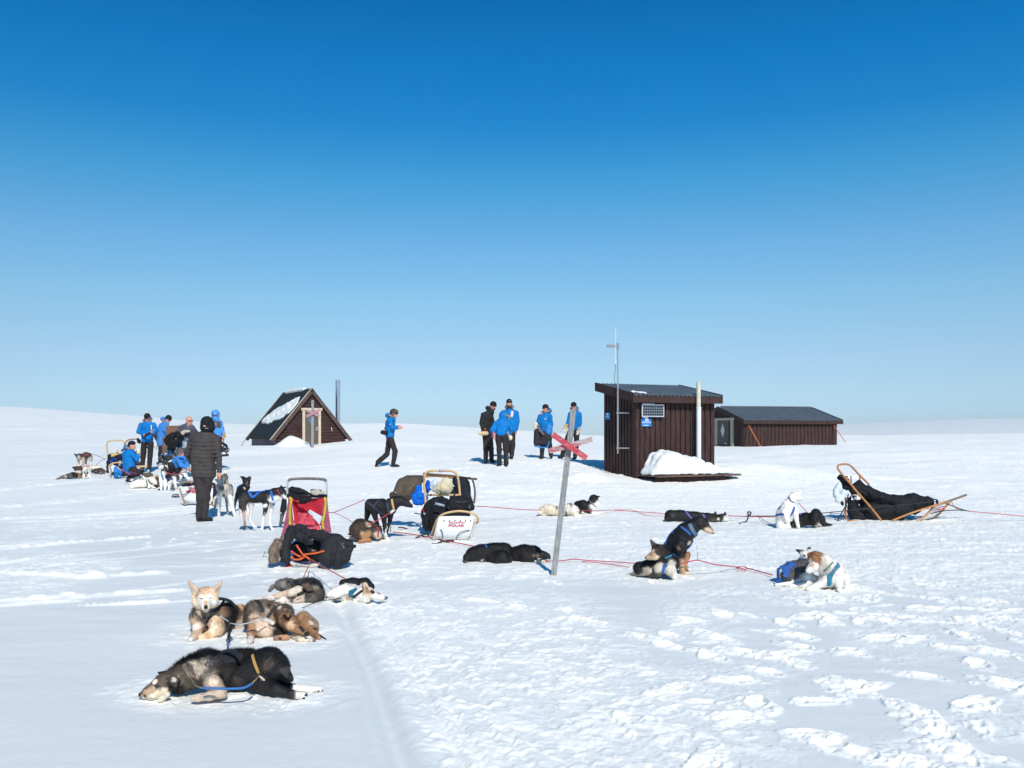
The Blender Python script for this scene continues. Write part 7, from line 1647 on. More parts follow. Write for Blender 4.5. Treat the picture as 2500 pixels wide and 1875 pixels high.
KJ.soft('coat', [(JK, [(255, 650, .2, 46), (330, 640, .15, 50), (440, 680, .1, 52), (560, 700, .1, 52), (660, 730, .08, 55), (760, 770, .05, 46), (825, 785, .02, 28)]), (JK, [(300, 620, .2, 30), (380, 640, .1, 40)]), (JK, [(240, 700, .1, 50), (205, 800, .05, 52), (205, 890, .02, 44), (240, 915, 0, 20)]),
                 (JK, [(600, 780, .05, 70), (580, 880, .0, 70), (600, 940, -.02, 45)]), (JK, [(700, 820, .05, 70), (680, 920, 0, 62), (670, 975, -.02, 30)]), (JK, [(790, 800, .05, 38), (760, 880, .04, 32), (720, 950, .02, 26)]), (JK, [(330, 700, .0, 40), (400, 740, -.05, 38), (450, 750, -.05, 30)])],
        wr=.017, ws=8, k=.04, paints=[((16, 16, 20), 395, 735, 34, .4), ((84, 84, 84), 700, 750, 5, .4, 730, 790), ((60, 50, 44), 284, 630, 8, .5, 286, 650), ((120, 120, 116), 730, 760, 4, .4, 735, 800)])
KJ.soft('fur_hood', [((150, 132, 114), [(205, 720, .1, 34), (150, 770, .05, 44), (110, 830, .02, 42), (100, 890, 0, 34), (125, 915, 0, 22)])], wr=.02, fur=5000, furlen=.055, mottle=.5)
for pts in ([(310, 778, -.08), (330, 810, -.1), (360, 855, -.1), (380, 880, -.1), (340, 905, -.12), (290, 905, -.12), (268, 885, -.1)], [(560, 830, -.12), (480, 850, -.14), (400, 860, -.12), (370, 870, -.12), (400, 885, -.13), (436, 910, -.14)], [(262, 830, -.05), (300, 860, -.1), (350, 885, -.12)]):
    K.tube('orange_rope', M_ROPE_O, .011, pts)

# --- black-covered sled on the right, seen from the side
K = Kit('dog_sled', 'varnished wooden sled with a long black cover, seen from the side at far right', 'dog sled', F_M, (900, 905), None, SLG)
hb = K.tube('handlebar', M_WOOD, .018, [(905, 900, -.14), (760, 720, -.12), (600, 540, -.08), (450, 360, -.02), (365, 262, .0), (342, 215, .03), (365, 184, .12), (460, 176, .3), (520, 205, .5), (600, 290, .55), (680, 370, .55), (748, 440, .55)], n=8)
K.tube('stanchion', M_WOOD, .017, [(450, 885, .0), (445, 600, .0)], False); K.tube('stanchion', M_WOOD, .015, [(516, 420, .3), (514, 325, .3)], False); K.tube('stanchion', M_WOOD, .017, [(632, 420, .5), (626, 325, .55)], False)
K.soft('cover', [((25, 26, 29), [(560, 500, d, 62), (720, 540, d, 80), (900, 620, d, 72), (1080, 660, d, 82), (1300, 650, d, 88), (1480, 660, d, 66), (1600, 660, d, 34)]) for d in (.1, .42)] +
       [((25, 26, 29), [(540, 640, d, 62), (560, 820, d, 78), (740, 820, d, 80), (920, 800, d, 92), (1120, 780, d, 92), (1320, 740, d, 80), (1460, 690, d, 60)]) for d in (.1, .45)] + [((25, 26, 29), [(760, 700, .28, 130), (1200, 720, .28, 120)]), ((25, 26, 29), [(520, 500, .1, 40), (620, 420, .3, 28), (700, 470, .3, 30)]), ((25, 26, 29), [(520, 880, .05, 25), (820, 890, .05, 25), (1180, 880, .1, 25)])], wr=.03, ws=5, k=.08)
u_ = np.array([1., 0, 0]); v_ = np.array([0, 0, 1.])
hit, nn = snap(K.B, K.B.bvh, 570, 600); yy = min(snap(K.B, K.B.bvh, a, b)[0][1] for a, b in ((520, 600), (570, 600), (620, 600), (520, 630), (620, 630), (560, 565), (600, 565))) - .004
def at_y(px, py, y): w = W(px, py, y); return w
cv = [c for c in K.t.children if c.name.startswith('cover')][0]
px_, py_ = K.fr.px(518, 632); txt('LAR', K.u(52), at_y(px_, py_, yy - .01), u_, v_, M_WHITE, cv, width=K.u(106), bold=.05)
px_, py_ = K.fr.px(508, 578); txt('FJÄLLRÄVEN', K.u(18), at_y(px_, py_, yy - .01), u_, v_, M_WHITE, cv, width=K.u(112), bold=.04)
K.soft('rear_pouch', [((24, 25, 30), [(350, 300, .1, 14), (380, 350, .1, 40), (440, 400, .1, 50), (460, 470, .05, 52)]), ((24, 25, 30), [(470, 340, .2, 22), (440, 330, .2, 20)]), ((30, 28, 32), [(400, 660, .05, 26), (400, 690, .05, 20)])], wr=.02, k=.04)
K.tube('side_rail', M_WOOD, .017, [(1030, 905, -.12), (1300, 800, -.14), (1520, 728, -.1), (1640, 690, -.03), (1760, 650, .05)]); K.tube('brush_bow', mat('scuffed_wood', (.20, .14, .10), .8, var=.35, vscale=20), .021, [(1620, 700, .0), (1800, 640, .12), (1900, 605, .25), (1995, 570, .35)], False)
K.tube('runner', M_WOOD, .020, [(470, 905, -.04), (900, 925, -.04), (1130, 952, -.04), (1250, 958, -.03), (1400, 890, .0), (1510, 800, .02), (1590, 700, .03)]); K.tube('runner', M_WOOD, .020, [(1300, 950, .5), (1450, 915, .5), (1600, 850, .5), (1700, 760, .5), (1782, 665, .5)])
fp, n_ = K.flat('front_panel', M_WHITEP, [[(1585, 640, .02), (1680, 636, .25), (1755, 628, .48)], [(1580, 720, .02), (1650, 712, .25), (1740, 690, .48)], [(1480, 830, .02), (1590, 820, .25), (1660, 790, .48)], [(1330, 905, .0), (1430, 900, .25), (1520, 880, .48)], [(1130, 925, .0), (1200, 915, .25), (1300, 905, .48)]], .01)
a_ = K.P(1605, 770, .08); u_ = K.P(1690, 750, .32) - K.P(1605, 770, .08); wd = np.linalg.norm(u_); u_ /= wd; v_ = K.P(1630, 700, .07) - K.P(1600, 770, .05); v_ -= u_ * (v_ @ u_); v_ /= np.linalg.norm(v_)
off = np.cross(u_, v_) * .03
txt('POLAR', K.u(34), a_ + off, u_, v_, M_RED, fp, width=wd, bold=.05); txt('FJÄLLRÄVEN', K.u(18), a_ + off + v_ * K.u(38), u_, v_, M_RED, fp, width=wd, bold=.04)
K.tube('strap', M_ROPE_K, .012, [(480, 560, -.06), (450, 700, -.05), (380, 830, -.05), (335, 925, -.05)]); K.tube('strap', M_ROPE_K, .008, [(460, 700, -.06), (430, 800, -.1), (380, 900, -.1)])
for pts in ([(1540, 810, .0), (1700, 775, .2), (1900, 765, .4), (2020, 775, .5)], [(1730, 680, .1), (1840, 720, .3), (1950, 760, .45), (2040, 780, .5)]): K.tube('bridle', M_ROPE_K, .009, pts)
K.tube('bridle', M_ROPE_R, .006, [(1800, 650, .4), (1850, 730, .45), (1940, 775, .5)])
soft_thing('mittens', 'pair of pale mittens hanging at the back of the black-covered sled', 'mittens', F_M, (340, 670), [((200, 212, 212), [(355, 440, -.04, 36), (325, 520, -.04, 44), (315, 580, -.04, 38)]), ((208, 218, 218), [(420, 540, -.1, 44), (400, 590, -.1, 42), (345, 640, -.1, 34)]), ((208, 218, 218), [(330, 590, -.08, 20), (370, 560, -.1, 20)])], K.Y, part='mitten', wr=.008, k=.012)

# --- white-fronted sled behind the man
K = Kit('dog_sled', 'sled with a scuffed white front and red fox emblem behind the quilted jacket man', 'dog sled', F_L, (1340, 852), None, SLG)
fp, n_ = K.flat('front_panel', M_WHITEP, [[(1180, 488, .05), (1350, 482, 0), (1540, 484, 0), (1700, 490, .0), (1880, 500, .05)], [(1225, 600, .02), (1370, 600, -.03), (1540, 600, -.04), (1700, 610, -.03), (1880, 620, .02)], [(1285, 740, .0), (1400, 745, -.03), (1540, 750, -.04), (1700, 755, -.03), (1860, 760, 0)], [(1345, 812, .05), (1430, 808, .03), (1540, 806, .02), (1700, 812, .03), (1840, 830, .05)]], .01)
K.tube('brush_bow', mat('dull_wood', (.28, .19, .12), .7, var=.2), .02, [(1180, 490, .05), (1205, 440, .05), (1260, 400, .02), (1360, 380, .0), (1500, 376, .0), (1650, 380, 0), (1800, 400, .05), (1890, 480, .08)])
K.tube('runner', MATS['dull_wood'], .02, [(1225, 510, .03), (1260, 640, 0), (1300, 760, -.02), (1345, 850, -.02), (1400, 845, .4)]); K.tube('runner', M_PALEWOOD, .02, [(1820, 590, .05), (1860, 700, .03), (1900, 790, .0), (1895, 830, .0), (1800, 840, .4)])
q = MB(); c0 = lambda x, y: K.P(x, y, -.045)
q.add([c0(*p) for p in ((1340, 545), (1368, 562), (1400, 538), (1430, 555), (1452, 560), (1438, 590), (1412, 604), (1380, 598), (1352, 580))], [tuple(range(8, -1, -1))]); q.build('fox_emblem', M_RED, fp)
u_ = np.array([1., 0, 0]); v_ = np.array([0, 0, 1.]); txt('FJÄLL', K.u(42), K.P(1448, 556, -.055), u_, v_, M_RED, fp, width=K.u(110), bold=.05); txt('RÄVEN', K.u(42), K.P(1452, 600, -.055), u_, v_, M_RED, fp, width=K.u(120), bold=.05); txt('POLAR', K.u(40), K.P(1390, 512, -.03), u_, v_, M_RED, fp, width=K.u(150), bold=.05)
K.tube('cord', M_ROPE_K, .009, [(1280, 636, -.05), (1320, 636, -.06), (1390, 580, -.08), (1440, 500, -.06)], parent=fp)
K.soft('cargo_bag', [((44, 34, 44), [(1280, 440, .2, 40), (1400, 430, .3, 44), (1540, 430, .3, 44)]), ((44, 34, 48), [(1760, 450, .4, 70), (1860, 480, .5, 90), (1880, 580, .4, 90), (1850, 660, .3, 60)])], wr=.03)
K.tube('stanchion', M_WOOD, .018, [(1820, 600, .3), (1900, 740, .2)], False)
K = Kit('snow_hook', 'black steel snow hook lying by the scuffed white sled front', 'snow hook', F_L, (1140, 680))
K.tube('hook', M_BLACKMETAL, .012, [(1200, 630, 0), (1120, 632, 0), (1080, 655, -.02), (1070, 675, -.05), (1140, 685, -.08), (1205, 680, -.06), (1190, 660, -.03), (1110, 668, -.03)])

# --- wooden sled with basket at the left
K = Kit('dog_sled', 'pale wooden sled with a black basket bag, leftmost of the sleds', 'dog sled', F_K, (350, 1275), None, SLG)
K.tube('handlebar', M_PALEWOOD, .021, [(165, 740, .6), (145, 560, .7), (130, 400, .7), (130, 280, .7), (175, 205, .7), (300, 185, .7), (450, 180, .7), (570, 182, .7), (635, 220, .7), (665, 300, .7), (672, 400, .7)], n=8)
K.tube('stanchion', M_PALEWOOD, .018, [(640, 250, .8), (620, 400, .8)], False); K.tube('crossbar', M_PALEWOOD, .02, [(165, 577, .68), (640, 548, .68)], False); K.tube('peg', M_PALEWOOD, .028, [(436, 450, .66), (432, 550, .66)], False)
K.soft('cargo_bag', [(KBAG, [(210, 640, .6, 60), (200, 800, .5, 80), (190, 960, .4, 80), (160, 1080, .4, 55)]), (KBAG, [(320, 720, .5, 90), (500, 700, .6, 100), (560, 620, .7, 60)]), (KBAG, [(400, 850, .3, 90), (540, 860, .3, 90), (560, 950, .3, 70)]), ((40, 38, 42), [(540, 1110, .1, 80), (640, 1150, .1, 80), (800, 1150, .2, 60)]), ((40, 38, 42), [(330, 1130, .0, 50)]), (BLACK, [(560, 470, .9, 50), (620, 430, .9, 40)])], wr=.03,
       paints=[((0, 96, 200), 250, 800, 30, .4, 300, 740), ((0, 96, 200), 340, 715, 24, .4, 420, 740), ((190, 190, 206), 500, 790, 36, .3, 490, 880)])
K.soft('cardboard_bits', [((210, 184, 120), [(300, 620, .55, 36), (310, 660, .55, 24)]), ((210, 184, 120), [(380, 590, .55, 34), (430, 575, .55, 26)])], wr=.03, ws=20, k=.01)
K.tube('brush_bow', M_PALEWOOD, .020, [(200, 985, .0), (192, 930, .0), (235, 875, .0), (330, 838, 0), (450, 820, .0), (610, 832, .0)]); K.tube('runner', MATS['bleached_wood'], .026, [(200, 950, .0), (215, 1100, -.02), (240, 1270, -.02)], False)
K.flat('front_panel', M_WHITEP, [[(235, 900, .03), (335, 905, .03)], [(255, 1080, .02), (330, 1040, .02)], [(275, 1265, .02), (318, 1260, .02)]], .01)
K.tube('cord', M_ROPE_K, .01, [(235, 980, -.03), (285, 1110, -.04), (350, 1070, -.04)])
soft_thing('blue_jacket', 'blue jacket hanging off the front of the leftmost sled down to the snow', 'jacket', F_K, (430, 1290), [(LBLUE, [(380, 970, .1, 50), (420, 1060, .0, 70), (500, 1080, .05, 62)]), (BLUE, [(420, 1130, .0, 70), (390, 1210, -.02, 60), (400, 1250, -.02, 45)]), (BLUE, [(520, 1130, .05, 40), (515, 1220, .03, 30)])], None, wr=.03, ws=10)
K = Kit('dog_sled', 'second wooden handlebar sled standing behind the kneeling person', 'dog sled', F_K, (1000, 960), 26.0, SLG)
K.tube('handlebar', MATS['dull_wood'], .02, [(680, 400, 0), (672, 260, 0), (700, 200, 0), (760, 165, 0), (860, 150, 0), (1000, 138, 0)]); K.tube('runner', M_PALEWOOD, .03, [(930, 945, 0), (1300, 925, 0)], False)
K.soft('cargo_bag', [(KBAG, [(1020, 140, -.2, 50), (1060, 210, -.2, 55), (1080, 250, -.2, 45)]), ((60, 50, 60), [(950, 850, 0, 70), (1080, 850, 0, 70)])], wr=.02)
soft_thing('mittens', 'white mitten dangling beside the legs of the man standing upright', 'mittens', F_K, (1550, 470), [((212, 210, 196), [(1520, 270, .1, 40), (1540, 350, .1, 46), (1560, 430, .1, 26)])], 24.6, part='mitten', wr=.01)
K = Kit('steel_mug', 'small shiny steel flask standing in the snow at the feet of the upright man', 'flask', F_K, (1330, 1115), 24.0)
K.tube('flask_body', mat('chrome', (.7, .7, .7), .2, metal=.9), .035, [(1330, 1105, 0), (1330, 1035, 0)], False, seg=14); K.tube('lid', M_STEEL, .028, [(1330, 1034, 0), (1330, 1018, 0)], False, seg=12)

# --- snowmobile with crates and draped clothes
K = Kit('snowmobile', 'white and dark blue snowmobile loaded with clothes behind the crouching person', 'snowmobile', F_N, (950, 1330), 24.3)
K.soft('body_shell', [((30, 34, 44), [(850, 1040, .2, 110), (900, 1160, .1, 110), (980, 1220, .1, 70)]), ((24, 24, 28), [(800, 1200, .3, 120), (760, 1280, .3, 70)]), ((30, 44, 70), [(1000, 900, .1, 80), (1060, 1000, .1, 110), (1120, 1100, .2, 100)]), ((24, 24, 28), [(640, 1200, .4, 100), (660, 1300, .4, 60)]), ((22, 22, 26), [(1100, 1200, .5, 120), (1200, 1150, .6, 150)])], wr=.02, ws=5, k=.06, m=mat('gloss_shell', attr='Col', rough=.3, spec=.6, coat=.4),
       paints=[((222, 226, 230), 1000, 1000, 14, .3, 940, 1120), ((222, 226, 230), 950, 1060, 18, .3, 990, 1130), ((200, 204, 210), 960, 1140, 9, .3, 1000, 1190), ((160, 164, 170), 900, 1190, 28, .3, 940, 1250), ((90, 120, 150), 820, 1080, 40, .4, 860, 1160), ((200, 206, 212), 690, 1140, 24, .3, 740, 1150), ((200, 204, 210), 610, 1200, 6, .3, 650, 1310)])
K.soft('white_cowl', [((218, 224, 230), [(1080, 850, .0, 36), (1170, 880, .0, 62), (1200, 940, .05, 50)]), ((218, 224, 230), [(1100, 990, .05, 46), (1160, 980, .08, 40)])], wr=.01, m=MATS['gloss_shell'], k=.03)
K.soft('mirror', [((170, 190, 206), [(1170, 770, -.1, 34), (1230, 800, -.1, 40)])], wr=.01, m=MATS['gloss_shell'])
K.tube('crate_strap', M_ROPE_B, .012, [(690, 1130, -.2), (700, 1200, -.25), (800, 1150, -.2)])
WS = mat('smoked_windshield', (.10, .11, .13), .3, spec=.3, alpha=.45)
K.flat('windshield', WS, [[(1050, 470, -.35), (1200, 440, -.45), (1400, 480, -.4)], [(990, 560, -.3), (1200, 560, -.5), (1440, 570, -.35)], [(940, 640, -.2), (1200, 680, -.45), (1460, 680, -.25)]], .006)
K.tube('ski', M_BLACKMETAL, .04, [(560, 1370, -.6), (700, 1380, -.2), (900, 1390, .4)])
def crate(label, x0, y0, x1, y1, Y, dep):
    K = Kit('crate', label, 'crate', F_N, ((x0 + x1) / 2, y1), Y)
    m_ = mat('brown_plywood', (.17, .10, .065), .75, var=.15, vscale=6, bump=.2); a = K.P(x0, y1, 0); b = K.P(x1, y1, 0); c = K.P(x0, y0, 0)
    q = MB(); q.box(a, b - a, np.array([0, dep, 0]), c - a - [0, 0, .03]); q.build('box', m_, K.t)
    q = MB(); q.box(c + [-.015, -.015, -.03], (b - a) + [.03, 0, 0], np.array([0, dep + .03, 0]), np.array([0, 0, .03])); q.build('lid', mat('crate_lid', (.24, .15, .10), .7, var=.15), K.t)
    return K
crate('brown plywood crate on the load, in front of the bowed man', 732, 478, 1060, 722, 24.9, .5); crate('tall brown crate standing below the larger brown crate', 648, 752, 775, 1300, 24.9, .4)
soft_thing('coat', 'black coat slung over the snowmobile seat', 'coat', F_N, (900, 1020), [((18, 18, 22), [(760, 830, .0, 66), (860, 740, .0, 90), (960, 700, .0, 80), (1060, 740, .0, 66)]), ((18, 18, 22), [(800, 900, .0, 60), (900, 880, .0, 100), (870, 980, .0, 80)]), ((18, 18, 22), [(1000, 840, .0, 60), (1100, 820, .05, 46), (1110, 920, .02, 34)]), ((20, 22, 38), [(1200, 680, .1, 60), (1330, 640, .15, 80), (1420, 600, .2, 70)])], 24.0, wr=.03, ws=6)
soft_thing('mittens', 'long pale fur mittens lying on the black coat on the snowmobile', 'mittens', F_N, (1200, 700), [((190, 180, 158), [(1120, 650, 0, 42), (1180, 620, 0, 34), (1290, 610, 0, 36)]), ((190, 180, 158), [(1150, 690, 0, 26)])], 23.8, part='mitten', wr=.01)
soft_thing('daypack', 'brown and blue bundle lying on the snowmobile beside the quilted jacket', 'bag', F_N, (1090, 1190), [((120, 100, 88), [(1060, 1160, 0, 34), (1120, 1130, 0, 34)]), (BLUE, [(1130, 1085, 0, 20)])], 22.5, part='bundle', wr=.02)
# --- orange snowmobile
K = Kit('snowmobile', 'black and orange snowmobile behind the man in the quilted jacket, nose pointing right', 'snowmobile', F_O, (600, 1560), 27.0)
SH = MATS['gloss_shell']
K.soft('body_shell', [((24, 26, 30), [(250, 1300, .2, 150), (400, 1300, .2, 150), (520, 1260, .1, 130), (600, 1300, .1, 110), (660, 1380, .1, 60)]), ((24, 26, 30), [(500, 1420, .1, 60), (700, 1420, .1, 30)]), ((196, 84, 30), [(500, 1040, .1, 40), (540, 1080, .05, 60), (500, 1130, .05, 46)])], wr=.01, k=.05, m=SH, paints=[((210, 210, 216), 530, 1090, 40, .3), ((196, 202, 200), 600, 1280, 14, .3, 630, 1300), ((200, 206, 200), 640, 1405, 8, .3, 700, 1405)])
K.tube('bumper', M_BLACKMETAL, .014, [(690, 1335, -.1), (760, 1335, -.1), (748, 1440, -.1), (690, 1450, -.1)], False); K.tube('ski', M_BLACKMETAL, .035, [(480, 1555, -.1), (680, 1550, -.1), (735, 1530, -.1)])
K.tube('suspension', M_BLACKMETAL, .02, [(650, 1440, -.05), (700, 1540, -.1)], False)
K.flat('windshield', mat('clear_windshield', (.7, .75, .8), .3, spec=.2, alpha=.12), [[(560, 680, .1), (620, 690, .1)], [(570, 800, .05), (636, 840, .05)], [(520, 980, 0), (600, 1040, 0)]], .004)
K.tube('mirror', M_BLACKMETAL, .03, [(570, 715, 0), (598, 715, 0)], False)

# ---------------------------------------------------------------- lines between teams
def ground_rope(name, pts, r, m, label, cat='tow line', grp='tow lines lying across the snow'):
    Q = []
    for p in pts:
        if len(p) == 3: Q.append(W(p[0], p[1], p[2]))
        else: Q.append(G(p[0], p[1], .0) + [0, 0, .028])
    return rope(name, Q, r * .68, m, label, cat, grp)
ground_rope('tow_line', [(1163, 1236, 15.0), (1200, 1238, 15.5), (1260, 1243, 16.0), (1322, 1246, 16.4)], .011, M_ROPE_R, 'red tow line from the centre sled to the cream dog')
ground_rope('tow_line', [(1415, 1246, 16.4), (1450, 1247, 16.2), (1500, 1249), (1560, 1253), (1624, 1257)], .010, M_ROPE_R, 'red tow line between the white-muzzled dog and the flat black dog')
ground_rope('tow_line', [(1500, 1248), (1545, 1249), (1580, 1262), (1624, 1264)], .007, M_ROPE_R, 'slack thin red line sagging before the flat black dog')
ground_rope('tow_line', [(1778, 1259, 15.6), (1830, 1261, 15.4), (1895, 1262, 15.0)], .011, M_ROPE_R, 'red tow line from the flat black dog to the white sitting dog')
ground_rope('tow_line', [(1820, 1260, 15.5), (1900, 1259, 15.1), (2012, 1252, 14.9), (2100, 1243, 14.95), (2200, 1233, 14.95), (2283, 1224, 14.97)], .011, M_ROPE_K, 'dark line from the white sitting dog along the black-covered sled')
ground_rope('tow_line', [(1850, 1262), (1868, 1276), (1882, 1283)], .008, M_ROPE_R, 'short red tug line on the snow left of the white sitting dog')
ground_rope('tow_line', [(2365, 1248, 15.6), (2420, 1253, 15.6), (2520, 1262, 15.7)], .010, M_ROPE_R, 'red tow line leaving the right-hand sled at the picture edge')
ground_rope('tow_line', [(1950, 1228, 14.5), (1962, 1242, 14.4), (1972, 1252, 14.3)], .008, M_ROPE_R, 'red neck line from the white sitting dog to its black neighbour')
ground_rope('tow_line', [(960, 1303), (1000, 1308), (1060, 1318), (1085, 1325)], .011, M_ROPE_R, 'red line on the snow under the front of the centre sled')
ground_rope('tow_line', [(1085, 1325), (1115, 1330), (1155, 1338)], .011, M_ROPE_R, 'red line running to the left black dog')
ground_rope('tow_line', [(1330, 1375), (1375, 1374), (1400, 1371), (1440, 1374), (1490, 1377), (1550, 1381)], .009, M_ROPE_R, 'upper red line from the trail post to the black and tan pair')
ground_rope('tow_line', [(1420, 1376), (1480, 1382), (1536, 1391)], .007, M_ROPE_R, 'lower red line from the trail post to the black and tan pair')
ground_rope('tow_line', [(1655, 1377, 9.7), (1680, 1372, 9.7), (1704, 1368, 9.7), (1745, 1378, 9.7), (1795, 1390), (1815, 1395)], .009, M_ROPE_R, 'red line right of the black and tan sitting dog')
ground_rope('tow_line', [(1795, 1390), (1806, 1397), (1822, 1397), (1820, 1390), (1800, 1389)], .007, M_ROPE_R, 'small loop in the red line on the snow')
ground_rope('tow_line', [(1820, 1392), (1850, 1400), (1886, 1410)], .010, M_ROPE_R, 'red line ending at the blue-harnessed pair')
ground_rope('neck_line', [(1697, 1312, 9.75), (1702, 1340, 9.7), (1703, 1367, 9.7)], .005, M_STEEL, 'thin chain hanging from the collar of the sitting black and tan dog', 'chain', None)
ground_rope('tow_line', [(800, 1251, 12.0), (815, 1251, 12.3), (850, 1237, 12.8), (890, 1220, 13.1)], .008, M_ROPE_R, 'red line from the faded red sled up to the standing black dog')
ground_rope('tow_line', [(815, 1251, 12.3), (840, 1263, 12.6), (866, 1278, 12.9)], .006, M_ROPE_R, 'red line from the faded red sled down to the curled brown dog')
ground_rope('neck_line', [(953, 1252, 12.9), (925, 1268, 12.8), (895, 1284, 12.75)], .009, M_ROPE_R, 'red neck line joining the standing black dog and the curled brown dog', 'lead', None)
ground_rope('tow_line', [(757, 1366, 9.95), (752, 1385, 9.4), (745, 1400, 8.8), (741, 1410, 8.5)], .008, M_ROPE_O, 'orange line from the parka down to the grizzled grey dog')
ground_rope('tow_line', [(757, 1364, 9.95), (785, 1382, 9.4), (812, 1396, 8.9), (843, 1413, 8.5)], .008, M_ROPE_O, 'orange line from the parka to the black-backed white dog')
ground_rope('neck_line', [(858, 1465), (820, 1470), (783, 1474), (762, 1482), (738, 1492)], .006, M_ROPE_K, 'dark neck line between the two dogs asleep behind', 'lead', None)
def chain(label, pts, r, m, name='tether_chain'):
    Q = spline([W(*p) for p in pts], 8); L = np.cumsum([0] + [np.linalg.norm(b - a) for a, b in zip(Q[:-1], Q[1:])]); n = max(3, int(L[-1] / (r * 5)))
    t = empty(name, Q[0], label, 'chain'); b = MB()
    for i in range(n):
        s = L[-1] * (i + .5) / n; p = np.array([np.interp(s, L, [q[k] for q in Q]) for k in range(3)]); p2 = np.array([np.interp(min(s + .001, L[-1]), L, [q[k] for q in Q]) for k in range(3)]); d = p2 - p; d /= np.linalg.norm(d) + 1e-9
        a = np.array([1., 0, 0]) if i % 2 else np.array([0, 1., 0]); a = a - d * (a @ d); a /= np.linalg.norm(a) + 1e-9
        b.tube([p + d * math.cos(t_) * r * 3.2 + a * math.sin(t_) * r * 1.9 for t_ in np.linspace(0, 2 * math.pi, 9)[:-1]], r, 5, closed=True)
    b.build('links', m, t, smooth=True); return t
B_ = lambda x, y: F_B.px(x, y)
chain('short steel chain hanging between the fawn dog and the snow', [(*B_(740, 735), 6.75), (*B_(738, 870), 6.7), (*B_(725, 960), 6.68)], .008, M_BLACKMETAL)
ground_rope('neck_line', [(*B_(600, 640), 6.85), (*B_(680, 690), 6.8), (*B_(738, 725), 6.75)], .006, M_ALU, 'thin steel cable from the fawn dog to the chain', 'lead', None)
ground_rope('neck_line', [(*B_(740, 745), 6.75), (*B_(880, 765), 6.7), (*B_(1010, 745), 6.7), (*B_(1160, 700), 6.7), (*B_(1290, 662), 6.75)], .007, M_ALU, 'thin steel cable from the chain to the collar of the brown curled dog', 'lead', None)
A1 = lambda x, y: F_A.px(x, y)
ground_rope('neck_line', [(*A1(770, 563), 5.1), (*A1(950, 568), 5.12), (*A1(1100, 572), 5.13), (*A1(1250, 560), 5.16), (*A1(1345, 510), 5.2)], .011, M_ROPE_B, 'blue neck line joining the grizzled dog and the black dog in front', 'lead', None)
ground_rope('tether', [(*B_(722, 965), 6.68), (*B_(695, 1000), 6.66), (*B_(715, 1035), 6.6), (*B_(745, 1010), 6.62), (*B_(722, 970), 6.66)], .007, M_BLACKMETAL, 'dark carabiner at the end of the hanging chain', 'carabiner', None)
ground_rope('tether', [(*B_(720, 1035), 6.6), (*B_(712, 1090), 6.2), (*F_A.px(1062, 90), 5.7), (*F_A.px(1060, 190), 5.5)], .007, M_ROPE_B, 'blue cord from the carabiner to the harness of the grizzled dog', 'cord', None)
def hook(label, fr, pts, Y=None, r=.012, name='snow_hook', m=M_BLACKMETAL):
    Q = [fr.px(p[0], p[1]) for p in pts]; y0 = G(*max(Q, key=lambda a: a[1]))[1] if Y is None else Y
    o = rope(name, [W(a, b, y0 + .02 * i) for i, (a, b) in enumerate(Q)], r, m, label, 'snow hook' if name == 'snow_hook' else 'stick'); return o
hook('dark bent snow hook standing between the flat black dog and the white dog', F_G, [(1050, 338), (1090, 335), (1120, 310), (1130, 270), (1125, 243), (1150, 245), (1148, 262), (1130, 270)])
hook('black metal hook in the snow before the centre sled', F_D, [(1380, 715), (1430, 690), (1480, 680), (1500, 700), (1440, 705)])
hook('tangled black clips and cords under the front of the centre sled', F_D, [(1530, 765), (1570, 765), (1620, 740), (1600, 730), (1640, 745), (1700, 750), (1720, 735), (1650, 735)], name='bridle_clips')
hook('thin dark stick lying in the snow right of the standing black dog', F_D, [(1225, 618), (1270, 620), (1325, 640)], name='stick'); hook('bent dark wire peg beside the standing black dog', F_D, [(1065, 608), (1155, 612), (1155, 625), (1158, 665)], name='wire_peg', r=.006)
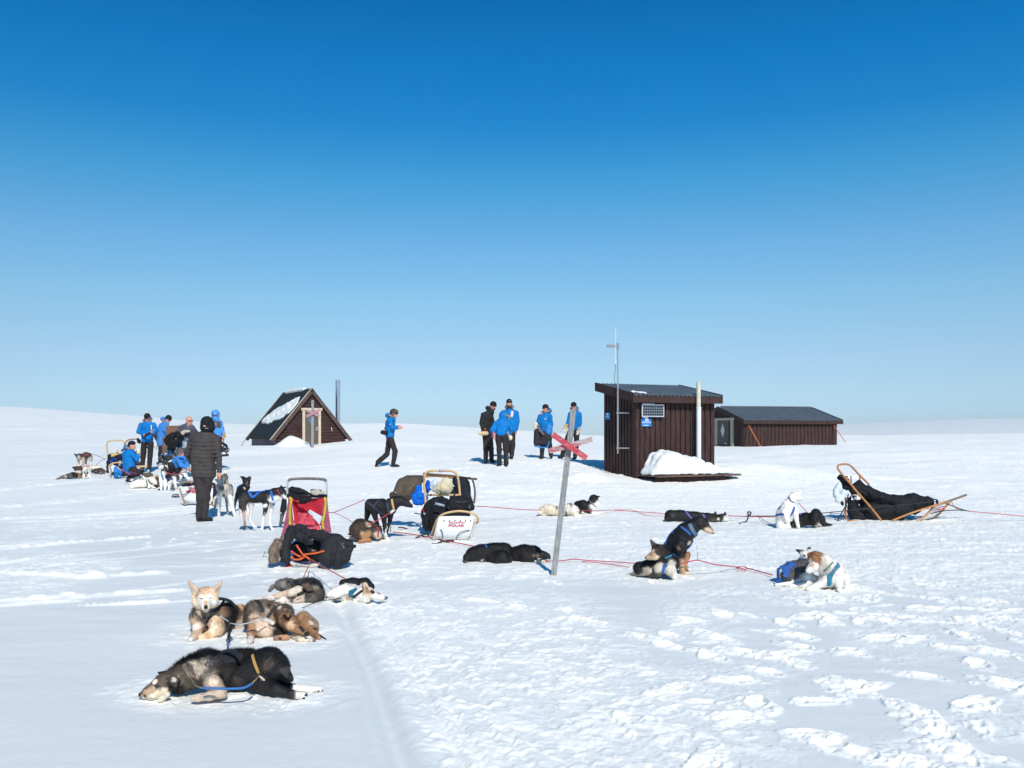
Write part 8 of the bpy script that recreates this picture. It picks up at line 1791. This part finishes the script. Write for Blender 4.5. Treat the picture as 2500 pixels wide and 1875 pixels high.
K = Kit('ice_shard', 'small grey metal hook lying left of the parka fur hood', 'snow hook', F_D, (10, 890)); K.tube('hook', M_STEEL, .008, [(-30, 895, 0), (5, 885, 0), (30, 840, 0), (50, 890, -.03), (5, 895, -.05)])
J_ = lambda x, y: F_J.px(x, y)
for i, (pts, lb) in enumerate((([(1400, 260), (1600, 340), (1860, 450)], 'thin red line from the far-left standing dog to the leftmost sled'), ([(1930, 440), (1800, 480), (1640, 580), (1540, 670)], 'thin red line dropping from the leftmost sled to the cream dog'))):
    a = [(*J_(*p), 24.2 + .2 * k) for k, p in enumerate(pts)]; ground_rope('tow_line', a, .010, mat('dull_red_rope', (.30, .12, .16), .8), lb)
a = [(*F_K.px(*p), 23.9) for p in ((190, 990), (100, 1060), (0, 1140), (-60, 1180))]; ground_rope('tow_line', a, .012, mat('brownish_rope', (.22, .14, .14), .8), 'brownish line from the leftmost sled bow to the brindled dog')
for k, (p, q) in enumerate((((450, 960), (860, 1180)), ((560, 1010), (800, 1190)), ((800, 1080), (1000, 1135)))):
    ground_rope('tow_line', [(*F_K.px(*p), 23.7), (*F_K.px((p[0] + q[0]) / 2, (p[1] + q[1]) / 2 + 12), 23.6), (*F_K.px(*q), 23.6)], .012, mat('purple_rope', (.30, .07, .18), .8), ('upper', 'middle', 'shortest')[k] + ' purple line in front of the kneeling person')
ground_rope('neck_line', [(*F_L.px(930, 180), 21.9), (*F_L.px(1050, 222), 21.8), (*F_L.px(1190, 225), 21.8), (*F_L.px(1220, 190), 21.8)], .014, M_ROPE_R, 'thick red line joining the two husky-faced dogs', 'lead', None)

# ---------------------------------------------------------------- far air
def haze():
    b = MB(); b.box([-5000, -60, -40], [10000, 0, 0], [0, 5200, 0], [0, 0, 110])
    m = bpy.data.materials.new('haze'); m.use_nodes = True; n = m.node_tree; n.nodes.clear()
    o = n.nodes.new('ShaderNodeOutputMaterial'); v = n.nodes.new('ShaderNodeVolumePrincipled')
    v.inputs['Color'].default_value = (0.86, 0.94, 1.0, 1); v.inputs['Density'].default_value = 0.00011; v.inputs['Anisotropy'].default_value = -0.25
    n.links.new(v.outputs[0], o.inputs['Volume'])
    ob = b.build('haze', m, None); tag(ob, kind='stuff')
haze()
